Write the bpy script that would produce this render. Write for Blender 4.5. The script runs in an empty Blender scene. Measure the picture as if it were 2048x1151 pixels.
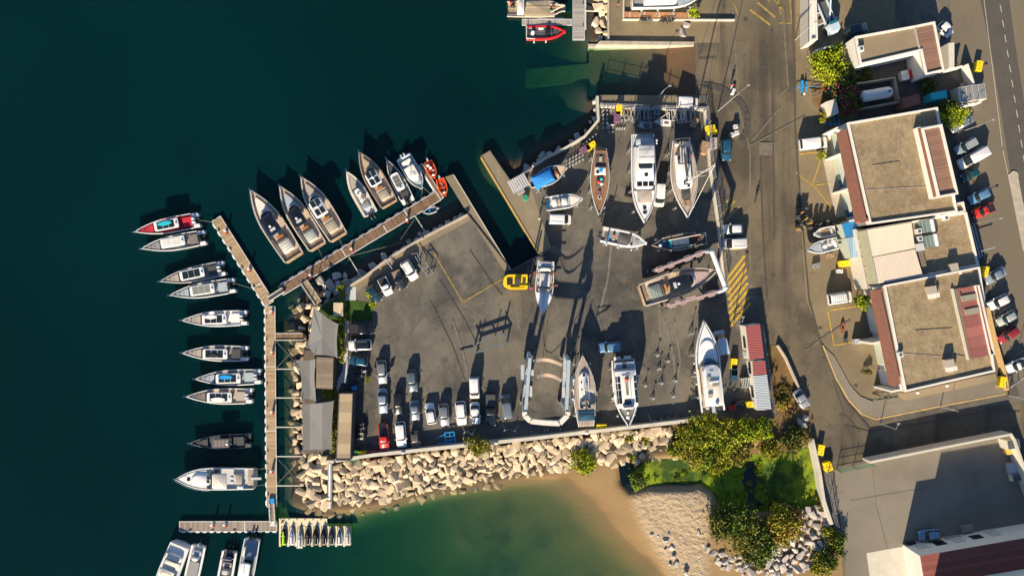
import bpy, bmesh, math, random
import numpy as np
from mathutils import Vector
random.seed(7); np.random.seed(7)
R = math.radians
S, H = 0.09, 120.0            # metres per photo pixel on the ground; drone height
def P(px, py, z=0.0):         # photo pixel -> point at height z seen there from the drone
    k = S*(H-z)/H
    return ((px-1024)*k, (575.5-py)*k, z)
def P2(px, py, z=0.0): return P(px, py, z)[:2]
def poly(pts, z=0.0): return [P2(x, y, z) for x, y in pts]

# ------------------------------------------------------------------ camera, sky, sun, exposure
scn = bpy.context.scene
col = scn.collection
cam_d = bpy.data.cameras.new('camera'); cam = bpy.data.objects.new('camera', cam_d); col.objects.link(cam)
cam.location = (0, 0, H); cam.rotation_euler = (0, 0, 0)
cam_d.sensor_fit = 'HORIZONTAL'; cam_d.angle = 2*math.atan(1024*S/H); cam_d.clip_end = 2000
scn.camera = cam
SUN_EL, SUN_DIR = R(24.0), (0.216, -0.976)       # shadows run up the picture and a little to the right
w = bpy.data.worlds.new('World'); scn.world = w; w.use_nodes = True
nt = w.node_tree; nt.nodes.clear()
sky = nt.nodes.new('ShaderNodeTexSky'); sky.sky_type = 'NISHITA'; sky.sun_disc = False
sky.sun_elevation = SUN_EL; sky.sun_rotation = R(180+12.5); sky.air_density = 1.0; sky.dust_density = 0.3; sky.ozone_density = 4.0
bg = nt.nodes.new('ShaderNodeBackground'); bg.inputs[1].default_value = 0.064
wo = nt.nodes.new('ShaderNodeOutputWorld'); nt.links.new(sky.outputs[0], bg.inputs[0]); nt.links.new(bg.outputs[0], wo.inputs[0])
sd = bpy.data.lights.new('sun', 'SUN'); sd.energy = 4.8; sd.angle = R(0.55); sd.color = (1.0, 0.82, 0.58)
sun = bpy.data.objects.new('sun', sd); col.objects.link(sun)
sv = Vector((SUN_DIR[0], -SUN_DIR[1], -math.tan(SUN_EL)))   # light travels up the picture (+y)
sun.rotation_euler = sv.to_track_quat('-Z', 'Y').to_euler()
sun.location = (-20, -60, 60)
scn.view_settings.view_transform = 'Standard'; scn.view_settings.look = 'None'
scn.view_settings.exposure = 1.28; scn.view_settings.gamma = 1
scn.cycles.max_bounces = 6; scn.cycles.transparent_max_bounces = 12; scn.cycles.use_denoising = True
scn.cycles.sample_clamp_indirect = 4

# ------------------------------------------------------------------ materials
MATS = {}
def M(name, c, rough=0.6, metal=0.0, var=0.12, scale=1.5, bump=0.0, spec=0.5, rnd=0.0, world=False, coat=0.0, fine=0.0):
    if name in MATS: return MATS[name]
    m = bpy.data.materials.new(name); m.use_nodes = True; MATS[name] = m
    n = m.node_tree.nodes; l = m.node_tree.links; b = n['Principled BSDF']
    b.inputs['Roughness'].default_value = rough; b.inputs['Metallic'].default_value = metal
    b.inputs['Specular IOR Level'].default_value = spec
    if coat: b.inputs['Coat Weight'].default_value = coat; b.inputs['Coat Roughness'].default_value = 0.08
    tc = n.new('ShaderNodeTexCoord')
    geo = n.new('ShaderNodeNewGeometry')
    src = geo.outputs['Position'] if world else tc.outputs['Object']
    nz = n.new('ShaderNodeTexNoise'); nz.inputs['Scale'].default_value = scale; nz.inputs['Detail'].default_value = 6
    nz.inputs['Roughness'].default_value = 0.65
    l.new(src, nz.inputs['Vector'])
    mr = n.new('ShaderNodeMapRange'); mr.inputs[1].default_value = 0.28; mr.inputs[2].default_value = 0.72
    mr.inputs[3].default_value = 1-var; mr.inputs[4].default_value = 1+var
    l.new(nz.outputs['Fac'], mr.inputs[0])
    fac = mr.outputs[0]
    if rnd:
        oi = n.new('ShaderNodeObjectInfo'); r2 = n.new('ShaderNodeMapRange')
        r2.inputs[3].default_value = 1-rnd; r2.inputs[4].default_value = 1+rnd
        l.new(oi.outputs['Random'], r2.inputs[0])
        mm = n.new('ShaderNodeMath'); mm.operation = 'MULTIPLY'; l.new(fac, mm.inputs[0]); l.new(r2.outputs[0], mm.inputs[1]); fac = mm.outputs[0]
    if fine:
        n2 = n.new('ShaderNodeTexNoise'); n2.inputs['Scale'].default_value = scale*9; n2.inputs['Detail'].default_value = 3
        l.new(src, n2.inputs['Vector'])
        r3 = n.new('ShaderNodeMapRange'); r3.inputs[1].default_value = 0.3; r3.inputs[2].default_value = 0.7
        r3.inputs[3].default_value = 1-fine; r3.inputs[4].default_value = 1+fine
        l.new(n2.outputs['Fac'], r3.inputs[0])
        mm = n.new('ShaderNodeMath'); mm.operation = 'MULTIPLY'; l.new(fac, mm.inputs[0]); l.new(r3.outputs[0], mm.inputs[1]); fac = mm.outputs[0]
    vm = n.new('ShaderNodeVectorMath'); vm.operation = 'SCALE'; vm.inputs[0].default_value = c[:3]; l.new(fac, vm.inputs[3])
    l.new(vm.outputs[0], b.inputs['Base Color'])
    if bump:
        bp = n.new('ShaderNodeBump'); bp.inputs['Strength'].default_value = bump; bp.inputs['Distance'].default_value = 0.05
        l.new(nz.outputs['Fac'], bp.inputs['Height']); l.new(bp.outputs[0], b.inputs['Normal'])
    return m
def layered(name, base, layers, rough=0.85, cracks=0.0, bump=0.3, streak=None):
    """ground: base colour, then (colour, scale, low, high, strength[, stretch]) noise layers in world space"""
    m = bpy.data.materials.new(name); m.use_nodes = True; MATS[name] = m
    n = m.node_tree.nodes; l = m.node_tree.links; b = n['Principled BSDF']; b.inputs['Roughness'].default_value = rough
    b.inputs['Specular IOR Level'].default_value = 0.25
    geo = n.new('ShaderNodeNewGeometry'); cur = None
    rgb = n.new('ShaderNodeRGB'); rgb.outputs[0].default_value = (*base, 1); cur = rgb.outputs[0]
    for i, ly in enumerate(layers):
        c, sc, lo, hi, st = ly[:5]
        mp = n.new('ShaderNodeMapping'); mp.inputs['Location'].default_value = (13.7*i, -7.1*i, 0)
        if len(ly) > 5: mp.inputs['Scale'].default_value = (ly[5][0], ly[5][1], 1); mp.inputs['Rotation'].default_value = (0, 0, ly[5][2])
        l.new(geo.outputs['Position'], mp.inputs[0])
        nz = n.new('ShaderNodeTexNoise'); nz.inputs['Scale'].default_value = sc; nz.inputs['Detail'].default_value = 7; nz.inputs['Roughness'].default_value = 0.62
        nz.inputs['Distortion'].default_value = 0.3
        l.new(mp.outputs[0], nz.inputs['Vector'])
        mr = n.new('ShaderNodeMapRange'); mr.inputs[1].default_value = lo; mr.inputs[2].default_value = hi; mr.inputs[4].default_value = st
        l.new(nz.outputs['Fac'], mr.inputs[0])
        mx = n.new('ShaderNodeMixRGB'); mx.inputs[2].default_value = (*c, 1); l.new(mr.outputs[0], mx.inputs[0]); l.new(cur, mx.inputs[1]); cur = mx.outputs[0]
        last = nz
    if cracks:
        for sc, wd in ((0.09, 0.006), (0.28, 0.01)):
            nz = n.new('ShaderNodeTexNoise'); nz.inputs['Scale'].default_value = 0.5; l.new(geo.outputs['Position'], nz.inputs['Vector'])
            ad = n.new('ShaderNodeVectorMath'); ad.operation = 'MULTIPLY_ADD'; ad.inputs[1].default_value = (1.6, 1.6, 1.6)
            l.new(nz.outputs['Color'], ad.inputs[0]); l.new(geo.outputs['Position'], ad.inputs[2])
            vo = n.new('ShaderNodeTexVoronoi'); vo.feature = 'DISTANCE_TO_EDGE'; vo.inputs['Scale'].default_value = sc
            l.new(ad.outputs[0], vo.inputs['Vector'])
            mr = n.new('ShaderNodeMapRange'); mr.inputs[1].default_value = 0; mr.inputs[2].default_value = wd; mr.inputs[3].default_value = cracks*(0.9 if sc < .2 else .45); mr.inputs[4].default_value = 0
            l.new(vo.outputs['Distance'], mr.inputs[0])
            mx = n.new('ShaderNodeMixRGB'); mx.inputs[2].default_value = (base[0]*.25, base[1]*.25, base[2]*.25, 1)
            l.new(mr.outputs[0], mx.inputs[0]); l.new(cur, mx.inputs[1]); cur = mx.outputs[0]
    l.new(cur, b.inputs['Base Color'])
    bp = n.new('ShaderNodeBump'); bp.inputs['Strength'].default_value = bump; bp.inputs['Distance'].default_value = 0.04
    n3 = n.new('ShaderNodeTexNoise'); n3.inputs['Scale'].default_value = 6; n3.inputs['Detail'].default_value = 5; l.new(geo.outputs['Position'], n3.inputs['Vector'])
    l.new(n3.outputs['Fac'], bp.inputs['Height']); l.new(bp.outputs[0], b.inputs['Normal'])
    return m
def banded(name, c1, c2, freq, axis=0, rough=0.7, var=0.25, sharp=0.15, metal=0.0, bump=0.0, rot=0.0, world=False, jit=.2):
    """planks / corrugations: bands along one object axis"""
    m = M(name, c1, rough, metal, var, 2.2, world=world); n = m.node_tree.nodes; l = m.node_tree.links; b = n['Principled BSDF']
    tc = n.new('ShaderNodeTexCoord'); mp = n.new('ShaderNodeMapping'); mp.inputs['Rotation'].default_value = (0, 0, rot)
    if world: g = n.new('ShaderNodeNewGeometry'); l.new(g.outputs['Position'], mp.inputs[0])
    else: l.new(tc.outputs['Object'], mp.inputs[0])
    sp = n.new('ShaderNodeSeparateXYZ'); l.new(mp.outputs[0], sp.inputs[0])
    mu = n.new('ShaderNodeMath'); mu.operation = 'MULTIPLY'; mu.inputs[1].default_value = freq; l.new(sp.outputs[axis], mu.inputs[0])
    fr = n.new('ShaderNodeMath'); fr.operation = 'FRACT'; l.new(mu.outputs[0], fr.inputs[0])
    fl = n.new('ShaderNodeMath'); fl.operation = 'FLOOR'; l.new(mu.outputs[0], fl.inputs[0])
    wn = n.new('ShaderNodeTexWhiteNoise'); wn.noise_dimensions = '1D'; l.new(fl.outputs[0], wn.inputs['W'])
    old = b.inputs['Base Color'].links[0].from_socket
    r = n.new('ShaderNodeMapRange'); r.inputs[3].default_value = 1-jit*1.1; r.inputs[4].default_value = 1+jit*.9; l.new(wn.outputs['Value'], r.inputs[0])
    sc = n.new('ShaderNodeVectorMath'); sc.operation = 'SCALE'; l.new(old, sc.inputs[0]); l.new(r.outputs[0], sc.inputs[3])
    lt = n.new('ShaderNodeMath'); lt.operation = 'LESS_THAN'; lt.inputs[1].default_value = sharp; l.new(fr.outputs[0], lt.inputs[0])
    mx = n.new('ShaderNodeMixRGB'); mx.inputs[2].default_value = (*c2, 1); l.new(lt.outputs[0], mx.inputs[0]); l.new(sc.outputs[0], mx.inputs[1])
    l.new(mx.outputs[0], b.inputs['Base Color'])
    if bump:
        sn = n.new('ShaderNodeMath'); sn.operation = 'PINGPONG'; sn.inputs[1].default_value = 0.5; l.new(mu.outputs[0], sn.inputs[0])
        bp = n.new('ShaderNodeBump'); bp.inputs['Strength'].default_value = bump; bp.inputs['Distance'].default_value = 0.12
        l.new(sn.outputs[0], bp.inputs['Height']); l.new(bp.outputs[0], b.inputs['Normal'])
    return m

# ------------------------------------------------------------------ mesh building
class MB:
    def __init__(s): s.v = []; s.f = []; s.mi = []; s.m = 0
    def face(s, idx): s.f.append(tuple(idx)); s.mi.append(s.m)
    def ring(s, pts): i = len(s.v); s.v.extend(tuple(p) for p in pts); return list(range(i, i+len(pts)))
    def bridge(s, a, b):
        n = len(a)
        for i in range(n): s.face((a[i], a[(i+1) % n], b[(i+1) % n], b[i]))
    def loft(s, rings, cap0=True, cap1=True):
        rs = [s.ring(r) for r in rings]
        for a, b in zip(rs, rs[1:]): s.bridge(a, b)
        if cap0: s.face(rs[0][::-1])
        if cap1: s.face(rs[-1])
        return s
    def prism(s, pts, z0, z1): return s.loft([[(x, y, z0) for x, y in pts], [(x, y, z1) for x, y in pts]])
    def frus(s, p0, z0, p1, z1): return s.loft([[(x, y, z0) for x, y in p0], [(x, y, z1) for x, y in p1]])
    def flat(s, pts, z): s.face(s.ring([(x, y, z) for x, y in pts])); return s
    def box(s, cx, cy, z0, sx, sy, sz, rot=0.0, taper=0.0):
        c, q = math.cos(rot), math.sin(rot)
        def o(k): return [(cx+x*c*k-y*q*k, cy+x*q*k+y*c*k) for x, y in ((-sx/2, -sy/2), (sx/2, -sy/2), (sx/2, sy/2), (-sx/2, sy/2))]
        return s.frus(o(1), z0, o(1-taper), z0+sz)
    def beam(s, p, q, w, h=None):
        h = h or w; p = Vector(p); q = Vector(q); d = (q-p)
        if d.length < 1e-6: return s
        d.normalize(); up = Vector((0, 0, 1)) if abs(d.z) < .95 else Vector((0, 1, 0))
        a = d.cross(up).normalized(); u = a.cross(d)
        cs = [a*(w/2)*i+u*(h/2)*j for i, j in ((-1, -1), (1, -1), (1, 1), (-1, 1))]
        return s.loft([[tuple(p+c) for c in cs], [tuple(q+c) for c in cs]])
    def tube(s, p, q, r, n=8, r2=None):
        r2 = r if r2 is None else r2; p = Vector(p); q = Vector(q); d = (q-p).normalized()
        up = Vector((0, 0, 1)) if abs(d.z) < .95 else Vector((0, 1, 0)); a = d.cross(up).normalized(); u = a.cross(d)
        A = [2*math.pi*k/n for k in range(n)]
        return s.loft([[tuple(p+(a*math.cos(t)+u*math.sin(t))*r) for t in A], [tuple(q+(a*math.cos(t)+u*math.sin(t))*r2) for t in A]])
    def path(s, pts, r, n=6):
        for a, b in zip(pts, pts[1:]): s.tube(a, b, r, n)
        return s
    def ball(s, c, rx, ry=None, rz=None, n=10, m=6):
        ry = ry or rx; rz = rz or rx; rings = []
        for j in range(m+1):
            t = math.pi*(j+.02)/(m+.04); rings.append([(c[0]+rx*math.sin(t)*math.cos(2*math.pi*k/n), c[1]+ry*math.sin(t)*math.sin(2*math.pi*k/n), c[2]-rz*math.cos(t)) for k in range(n)])
        return s.loft(rings)
    def strip(s, pts, wd, z):          # flat painted line through points
        for (x0, y0), (x1, y1) in zip(pts, pts[1:]):
            d = math.hypot(x1-x0, y1-y0) or 1; nx, ny = -(y1-y0)/d*wd/2, (x1-x0)/d*wd/2
            s.flat([(x0-nx, y0-ny), (x1-nx, y1-ny), (x1+nx, y1+ny), (x0+nx, y0+ny)], z)
        return s
    def obj(s, name, mat, parent=None, label=None, smooth=None):
        me = bpy.data.meshes.new(name); me.from_pydata(s.v, [], s.f)
        mats = mat if isinstance(mat, (list, tuple)) else [mat]
        for q in mats: me.materials.append(q)
        if len(mats) > 1: me.polygons.foreach_set('material_index', s.mi)
        if smooth is not None:
            me.polygons.foreach_set('use_smooth', [True]*len(me.polygons)); me.set_sharp_from_angle(angle=R(smooth))
        me.update()
        o = bpy.data.objects.new(name, me); col.objects.link(o)
        if parent: o.parent = parent
        if label: o['label'] = label
        return o
def tag(o, label, cat, group=None, kind=None):
    if label: o['label'] = label
    if cat: o['category'] = cat
    if group: o['group'] = group
    if kind: o['kind'] = kind
    return o
def thing(name, label, cat, loc=(0, 0, 0), rot=0.0, group=None):
    o = bpy.data.objects.new(name, None); col.objects.link(o); o.location = loc; o.rotation_euler = (0, 0, rot)
    o.empty_display_size = 0.5
    return tag(o, label, cat, group)
def struct(mb, name, mat, smooth=None): return tag(mb.obj(name, mat, smooth=smooth), None, None, kind='structure')
def dup(root, loc, rot, label=None, group=None):
    r = root.copy(); col.objects.link(r); r.location = loc; r.rotation_euler = (0, 0, rot)
    if label: r['label'] = label
    if group: r['group'] = group
    for ch in root.children:
        c = ch.copy(); col.objects.link(c); c.parent = r
        for g in ch.children:
            d = g.copy(); col.objects.link(d); d.parent = c
    return r
def rrect(x0, x1, w, rf=0.3, rr=None, n=4, cy=0.0):   # rounded rectangle, front = +x
    rr = rf if rr is None else rr; h = w/2; out = []
    for cx, sy, r, a0 in ((x1, 1, rf, 90), (x1, -1, rf, 0), (x0, -1, rr, -90), (x0, 1, rr, -180)):
        r = min(r, h*.98); ox = cx-r if cx == x1 else cx+r; oy = sy*(h-r)
        for k in range(n+1):
            t = R(a0-90*k/n); out.append((ox+r*math.cos(t), cy+oy+r*math.sin(t)))
    return out
def inset(pts, d):       # shrink an outline towards its own box centre by about d metres
    xs = [p[0] for p in pts]; ys = [p[1] for p in pts]; cx, cy = (min(xs)+max(xs))/2, (min(ys)+max(ys))/2
    kx = 1-2*d/max(max(xs)-min(xs), .01); ky = 1-2*d/max(max(ys)-min(ys), .01)
    return [(cx+(x-cx)*max(kx, .02), cy+(y-cy)*max(ky, .02)) for x, y in pts]
# ------------------------------------------------------------------ common materials
white = M('white_paint', (.62, .63, .63), .35, var=.04, coat=.15)
gel = M('white_gelcoat', (.66, .67, .68), .25, var=.03, coat=.3)
offw = M('cream_paint', (.55, .52, .45), .5, var=.08)
grey = M('grey_paint', (.28, .29, .30), .5, var=.08)
lgrey = M('light_grey_paint', (.45, .46, .47), .5, var=.08)
dgrey = M('dark_grey_paint', (.08, .085, .09), .5)
black = M('black_rubber', (.015, .015, .017), .55)
blackg = M('black_gloss', (.012, .013, .016), .15, coat=.5)
navy = M('navy_gelcoat', (.012, .018, .045), .12, coat=.6)
glass = M('tinted_glass', (.012, .02, .026), .12, spec=.5)
glass2 = M('pale_glass', (.12, .17, .18), .12, spec=.8)
teak = banded('teak_planks', (.30, .20, .125), (.10, .07, .05), 7.0, 1, .6, .15, .12)
teakl = banded('weathered_teak', (.42, .34, .26), (.2, .16, .12), 6.0, 1, .7, .15, .12)
cush = M('white_cushion', (.60, .58, .52), .8, var=.05)
cushg = M('grey_cushion', (.23, .235, .24), .8, var=.06)
cushb = M('beige_cushion', (.34, .30, .26), .8, var=.06)
cushr = M('red_cushion', (.45, .012, .03), .7, var=.06)
cushk = M('charcoal_cushion', (.045, .05, .055), .8)
cushp = M('pale_blue_cushion', (.30, .36, .42), .8)
steel = M('stainless_steel', (.55, .55, .56), .25, 1.0, var=.05)
galv = M('galvanised_steel', (.42, .43, .44), .45, .6, var=.12, scale=4)
yel = M('yellow_paint', (.80, .52, .01), .4, var=.06)
red = M('red_paint', (.42, .02, .015), .4)
orange = M('orange_tube', (.75, .11, .01), .5, var=.06)
blue = M('blue_tarpaulin', (.01, .17, .50), .7, var=.1)
dblue = M('dark_blue_canvas', (.008, .06, .12), .8, var=.15)
cyan = M('turquoise_paint', (.02, .42, .50), .4)
azure = M('azure_paint', (.02, .28, .62), .35)
greenp = M('green_paint', (.02, .16, .06), .5)
conc = M('pale_concrete', (.36, .32, .26), .9, var=.2, scale=.8, bump=.3, world=True, fine=.08)
concl = M('whitewashed_concrete', (.48, .45, .38), .85, var=.12, scale=.6, world=True, fine=.06)
rust = M('rusty_steel', (.20, .075, .035), .85, var=.3, scale=5)
wood = M('brown_wood', (.17, .09, .05), .7, var=.2, scale=4)
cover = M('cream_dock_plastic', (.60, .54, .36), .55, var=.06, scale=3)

# ------------------------------------------------------------------ sea bed and beach (one terrain sheet)
WL = -1.2
def wpl(pts, z=WL): return np.array(poly(pts, z))
def dist_pl(X, Y, pl):
    best = np.full(X.shape, 1e9); sgn = np.zeros(X.shape)
    for (x0, y0), (x1, y1) in zip(pl[:-1], pl[1:]):
        dx, dy = x1-x0, y1-y0; L2 = dx*dx+dy*dy
        t = np.clip(((X-x0)*dx+(Y-y0)*dy)/L2, 0, 1); d = np.hypot(X-x0-t*dx, Y-y0-t*dy)
        c = dx*(Y-y0)-dy*(X-x0); m = d < best-1e-9
        sgn = np.where(m, np.sign(c), sgn); best = np.where(m, d, best)
    return best, sgn
def inpoly(X, Y, pl):
    r = np.zeros(X.shape, bool); n = len(pl)
    for i in range(n):
        x0, y0 = pl[i]; x1, y1 = pl[(i+1) % n]
        if y0 == y1: continue
        c = ((y0 > Y) != (y1 > Y)) & (X < (x1-x0)*(Y-y0)/(y1-y0)+x0); r ^= c
    return r
def blur(Z, k):
    for _ in range(k):
        Z = (np.roll(Z, 1, 0)+np.roll(Z, -1, 0)+2*Z)/4; Z = (np.roll(Z, 1, 1)+np.roll(Z, -1, 1)+2*Z)/4
    return Z
def vnoise(X, Y, sc, seed):
    rs = np.random.RandomState(seed); G = rs.rand(64, 64)
    x = X/sc+100; y = Y/sc+100; xi = np.floor(x).astype(int); yi = np.floor(y).astype(int); fx = x-xi; fy = y-yi
    fx = fx*fx*(3-2*fx); fy = fy*fy*(3-2*fy); g = lambda a, b: G[a % 64, b % 64]
    return (g(xi, yi)*(1-fx)+g(xi+1, yi)*fx)*(1-fy)+(g(xi, yi+1)*(1-fx)+g(xi+1, yi+1)*fx)*fy-.5
ST = 0.55
xs = np.arange(-115, 68, ST); ys = np.arange(-78, 66, ST)
X, Y = np.meshgrid(xs, ys)
shore = wpl([(1060, 925), (1105, 938), (1132, 948), (1165, 978), (1200, 1022), (1240, 1068), (1290, 1112), (1345, 1160), (1440, 1260)])
d, sg = dist_pl(X, Y, shore); sd_ = d*sg       # left of travel direction = north-east = land
cove = WL-0.12*np.minimum(d, 5)-0.03*np.maximum(d-5, 0)-np.maximum(-10-X, 0)*0.085
land_ = WL+np.minimum(0.085*d, .95)
Z = np.where(sd_ > 0, land_, cove)
brk = wpl([(560, 1020), (700, 1014), (780, 1000), (900, 968), (1060, 925)], WL)
ybr = np.interp(X, brk[:, 0], brk[:, 1])
west = (Y > ybr) & (X < 9.5)
Zdeep = -8.5+0*X
Z = np.where(west, Zdeep, Z)
north = inpoly(X, Y, wpl([(-300, 2000), (-300, -600), (1300, -600), (1300, 600), (900, 800), (560, 1020), (300, 2000)]))
Zn = -8.0+np.clip((X-(-10))/30, 0, 1)*2.6
Z = np.where(north & ~((Y < ybr) & (X > -45)), Zn, Z)
Z = np.where(X < -52, np.minimum(Z, -8), Z)
for pl, top, sl in (([(640, 588), (612, 600), (600, 640), (597, 720), (600, 800), (600, 900), (598, 1000), (620, 1012), (700, 1012), (760, 1000), (860, 976), (960, 958), (1060, 947), (1110, 945)], WL+.35, .62),
                    ([(650, 590), (700, 562), (780, 508), (850, 465), (915, 425)], WL+.4, .6),
                    ([(1000, 325), (1035, 335), (1080, 305), (1125, 285), (1165, 262), (1185, 240), (1182, 190)], WL+.3, .6),
                    ([(1190, -60), (1188, 80)], WL+.3, .6)):
    dd, _ = dist_pl(X, Y, wpl(pl)); Z = np.maximum(Z, top-sl*np.maximum(dd-.6, 0))
core = inpoly(X, Y, wpl([(612, 690), (640, 605), (605, 905), (600, 990), (690, 1000), (800, 975), (960, 945), (1120, 930), (1230, 915), (1400, 860), (1410, 820), (600, 820)]))
Z = np.where(core, np.maximum(Z, -.75), Z)
BK = np.clip((inpoly(X, Y, wpl([(560, 560), (1400, 560), (1420, 830), (1345, 905), (1240, 915), (1120, 940), (950, 975), (780, 1008), (640, 1025), (560, 1010)]))|north)*1.0, 0, 1)
Z = blur(Z, 3); BK = blur(BK, 4)
dune = inpoly(X, Y, wpl([(1285, 978), (1400, 970), (1432, 985), (1438, 1030), (1414, 1078), (1418, 1150), (1500, 1250), (1420, 1250), (1330, 1130), (1290, 1060), (1262, 1000)], 0))
Z = Z+blur(dune*.35, 6); DRY = np.clip(blur(dune*1.0, 3), 0, 1)
pond = inpoly(X, Y, wpl([(1240, 925), (1350, 915), (1630, 880), (1650, 1000), (1570, 1025), (1440, 1015), (1425, 985), (1400, 968), (1290, 972), (1262, 985), (1240, 965)], -1))
Z = blur(np.where(pond, -1.5, Z), 1)
slp = inpoly(X, Y, wpl([(1178, 88), (1400, 84), (1400, 194), (1178, 194)])); Z = np.where(slp, -6.5, Z)
Z = Z+vnoise(X, Y, 3.1, 3)*.10+vnoise(X, Y, 9, 4)*.25*(Z < WL-1)+vnoise(X, Y, 1.1, 8)*.10*dune
def grid(name, X, Y, Z, mat, att=None, att2=None):
    ny, nx = X.shape; v = np.stack([X, Y, Z], -1).reshape(-1, 3)
    i = np.arange(ny*nx).reshape(ny, nx); q = np.stack([i[:-1, :-1], i[:-1, 1:], i[1:, 1:], i[1:, :-1]], -1).reshape(-1, 4)
    me = bpy.data.meshes.new(name); me.from_pydata(v.tolist(), [], q.tolist()); me.materials.append(mat)
    me.polygons.foreach_set('use_smooth', [True]*len(me.polygons)); me.update()
    if att is not None: at = me.attributes.new('rubble', 'FLOAT', 'POINT'); at.data.foreach_set('value', att.ravel().astype(np.float32))
    if att2 is not None: at = me.attributes.new('dry_dune', 'FLOAT', 'POINT'); at.data.foreach_set('value', att2.ravel().astype(np.float32))
    o = bpy.data.objects.new(name, me); col.objects.link(o); return o
# sand: dry, wet near the waterline, silt and weed with depth; deep teal paints the water's scattered glow into the bed
ms = layered('sand_and_seabed', (.35, .275, .185), [((.30, .23, .15), .12, .4, .65, .6), ((.41, .335, .245), .6, .5, .7, .35), ((.24, .185, .125), 2.5, .55, .75, .45)], .95, bump=.9)
n = ms.node_tree.nodes; l = ms.node_tree.links; b = n['Principled BSDF']
cur = b.inputs['Base Color'].links[0].from_socket
g = n.new('ShaderNodeNewGeometry'); sp = n.new('ShaderNodeSeparateXYZ'); l.new(g.outputs['Position'], sp.inputs[0])
dr = n.new('ShaderNodeAttribute'); dr.attribute_name = 'dry_dune'; ivt = n.new('ShaderNodeMath'); ivt.operation = 'SUBTRACT'; ivt.inputs[0].default_value = 1; l.new(dr.outputs['Fac'], ivt.inputs[1])
mx = n.new('ShaderNodeMixRGB'); mx.inputs[2].default_value = (.225, .14, .055, 1); mk = n.new('ShaderNodeMath'); mk.operation = 'MULTIPLY'; mk.inputs[1].default_value = .8; l.new(ivt.outputs[0], mk.inputs[0]); l.new(mk.outputs[0], mx.inputs[0]); l.new(cur, mx.inputs[1]); cur = mx.outputs[0]
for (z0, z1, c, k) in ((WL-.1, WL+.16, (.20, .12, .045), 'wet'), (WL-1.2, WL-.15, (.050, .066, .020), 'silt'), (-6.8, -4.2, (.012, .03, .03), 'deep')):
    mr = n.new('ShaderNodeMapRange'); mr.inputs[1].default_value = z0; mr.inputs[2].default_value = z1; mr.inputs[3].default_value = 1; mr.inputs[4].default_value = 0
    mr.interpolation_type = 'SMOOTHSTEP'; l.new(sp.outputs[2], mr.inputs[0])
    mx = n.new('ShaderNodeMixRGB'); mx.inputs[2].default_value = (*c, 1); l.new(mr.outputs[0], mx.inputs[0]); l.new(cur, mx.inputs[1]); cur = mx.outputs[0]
nz = n.new('ShaderNodeTexNoise'); nz.inputs['Scale'].default_value = .13; nz.inputs['Detail'].default_value = 8; l.new(g.outputs['Position'], nz.inputs['Vector'])
mr = n.new('ShaderNodeMapRange'); mr.inputs[1].default_value = .52; mr.inputs[2].default_value = .68; l.new(nz.outputs['Fac'], mr.inputs[0])
m2 = n.new('ShaderNodeMapRange'); m2.inputs[1].default_value = WL-.9; m2.inputs[2].default_value = WL-.3; m2.inputs[3].default_value = .75; m2.inputs[4].default_value = 0; l.new(sp.outputs[2], m2.inputs[0])
mm = n.new('ShaderNodeMath'); mm.operation = 'MULTIPLY'; l.new(mr.outputs[0], mm.inputs[0]); l.new(m2.outputs[0], mm.inputs[1])
mx = n.new('ShaderNodeMixRGB'); mx.inputs[2].default_value = (.025, .035, .015, 1); l.new(mm.outputs[0], mx.inputs[0]); l.new(cur, mx.inputs[1]); l.new(mx.outputs[0], b.inputs['Base Color'])
n3 = n.new('ShaderNodeTexNoise'); n3.inputs['Scale'].default_value = 1.35; n3.inputs['Detail'].default_value = 4
l.new(g.outputs['Position'], n3.inputs['Vector']); bp = [q for q in n if q.type == 'BUMP'][0]; bp.inputs['Distance'].default_value = .34
l.new(n3.outputs['Fac'], bp.inputs['Height']); bs_ = n.new('ShaderNodeMath'); bs_.operation = 'MULTIPLY_ADD'; bs_.inputs[1].default_value = .8; bs_.inputs[2].default_value = .16; l.new(dr.outputs['Fac'], bs_.inputs[0]); l.new(bs_.outputs[0], bp.inputs['Strength'])
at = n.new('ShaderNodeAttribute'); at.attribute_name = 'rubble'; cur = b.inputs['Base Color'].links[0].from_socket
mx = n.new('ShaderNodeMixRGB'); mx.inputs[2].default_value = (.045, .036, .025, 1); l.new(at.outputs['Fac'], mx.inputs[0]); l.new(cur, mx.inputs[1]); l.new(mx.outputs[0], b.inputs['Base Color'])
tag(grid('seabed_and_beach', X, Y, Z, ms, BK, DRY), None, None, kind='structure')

# ------------------------------------------------------------------ water: clear surface over an absorbing body, slight turbidity
mw = bpy.data.materials.new('sea_water'); mw.use_nodes = True; n = mw.node_tree.nodes; l = mw.node_tree.links; n.clear()
out = n.new('ShaderNodeOutputMaterial'); tr = n.new('ShaderNodeBsdfTransparent'); df = n.new('ShaderNodeBsdfDiffuse'); ad = n.new('ShaderNodeAddShader')
tr.inputs[0].default_value = (.93, .95, .95, 1); df.inputs[0].default_value = (.0006, .020, .0215, 1)
gl = n.new('ShaderNodeBsdfGlossy'); gl.inputs['Roughness'].default_value = .12; lw = n.new('ShaderNodeLayerWeight'); lw.inputs[0].default_value = .5; pw = n.new('ShaderNodeMath'); pw.operation = 'POWER'; pw.inputs[1].default_value = 5; fr = n.new('ShaderNodeMath'); fr.operation = 'MULTIPLY_ADD'; fr.inputs[1].default_value = .9; fr.inputs[2].default_value = .02
l.new(lw.outputs['Facing'], pw.inputs[0]); l.new(pw.outputs[0], fr.inputs[0])
geo = n.new('ShaderNodeNewGeometry'); nz = n.new('ShaderNodeTexNoise'); nz.inputs['Scale'].default_value = .9; nz.inputs['Detail'].default_value = 5; l.new(geo.outputs['Position'], nz.inputs['Vector'])
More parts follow.
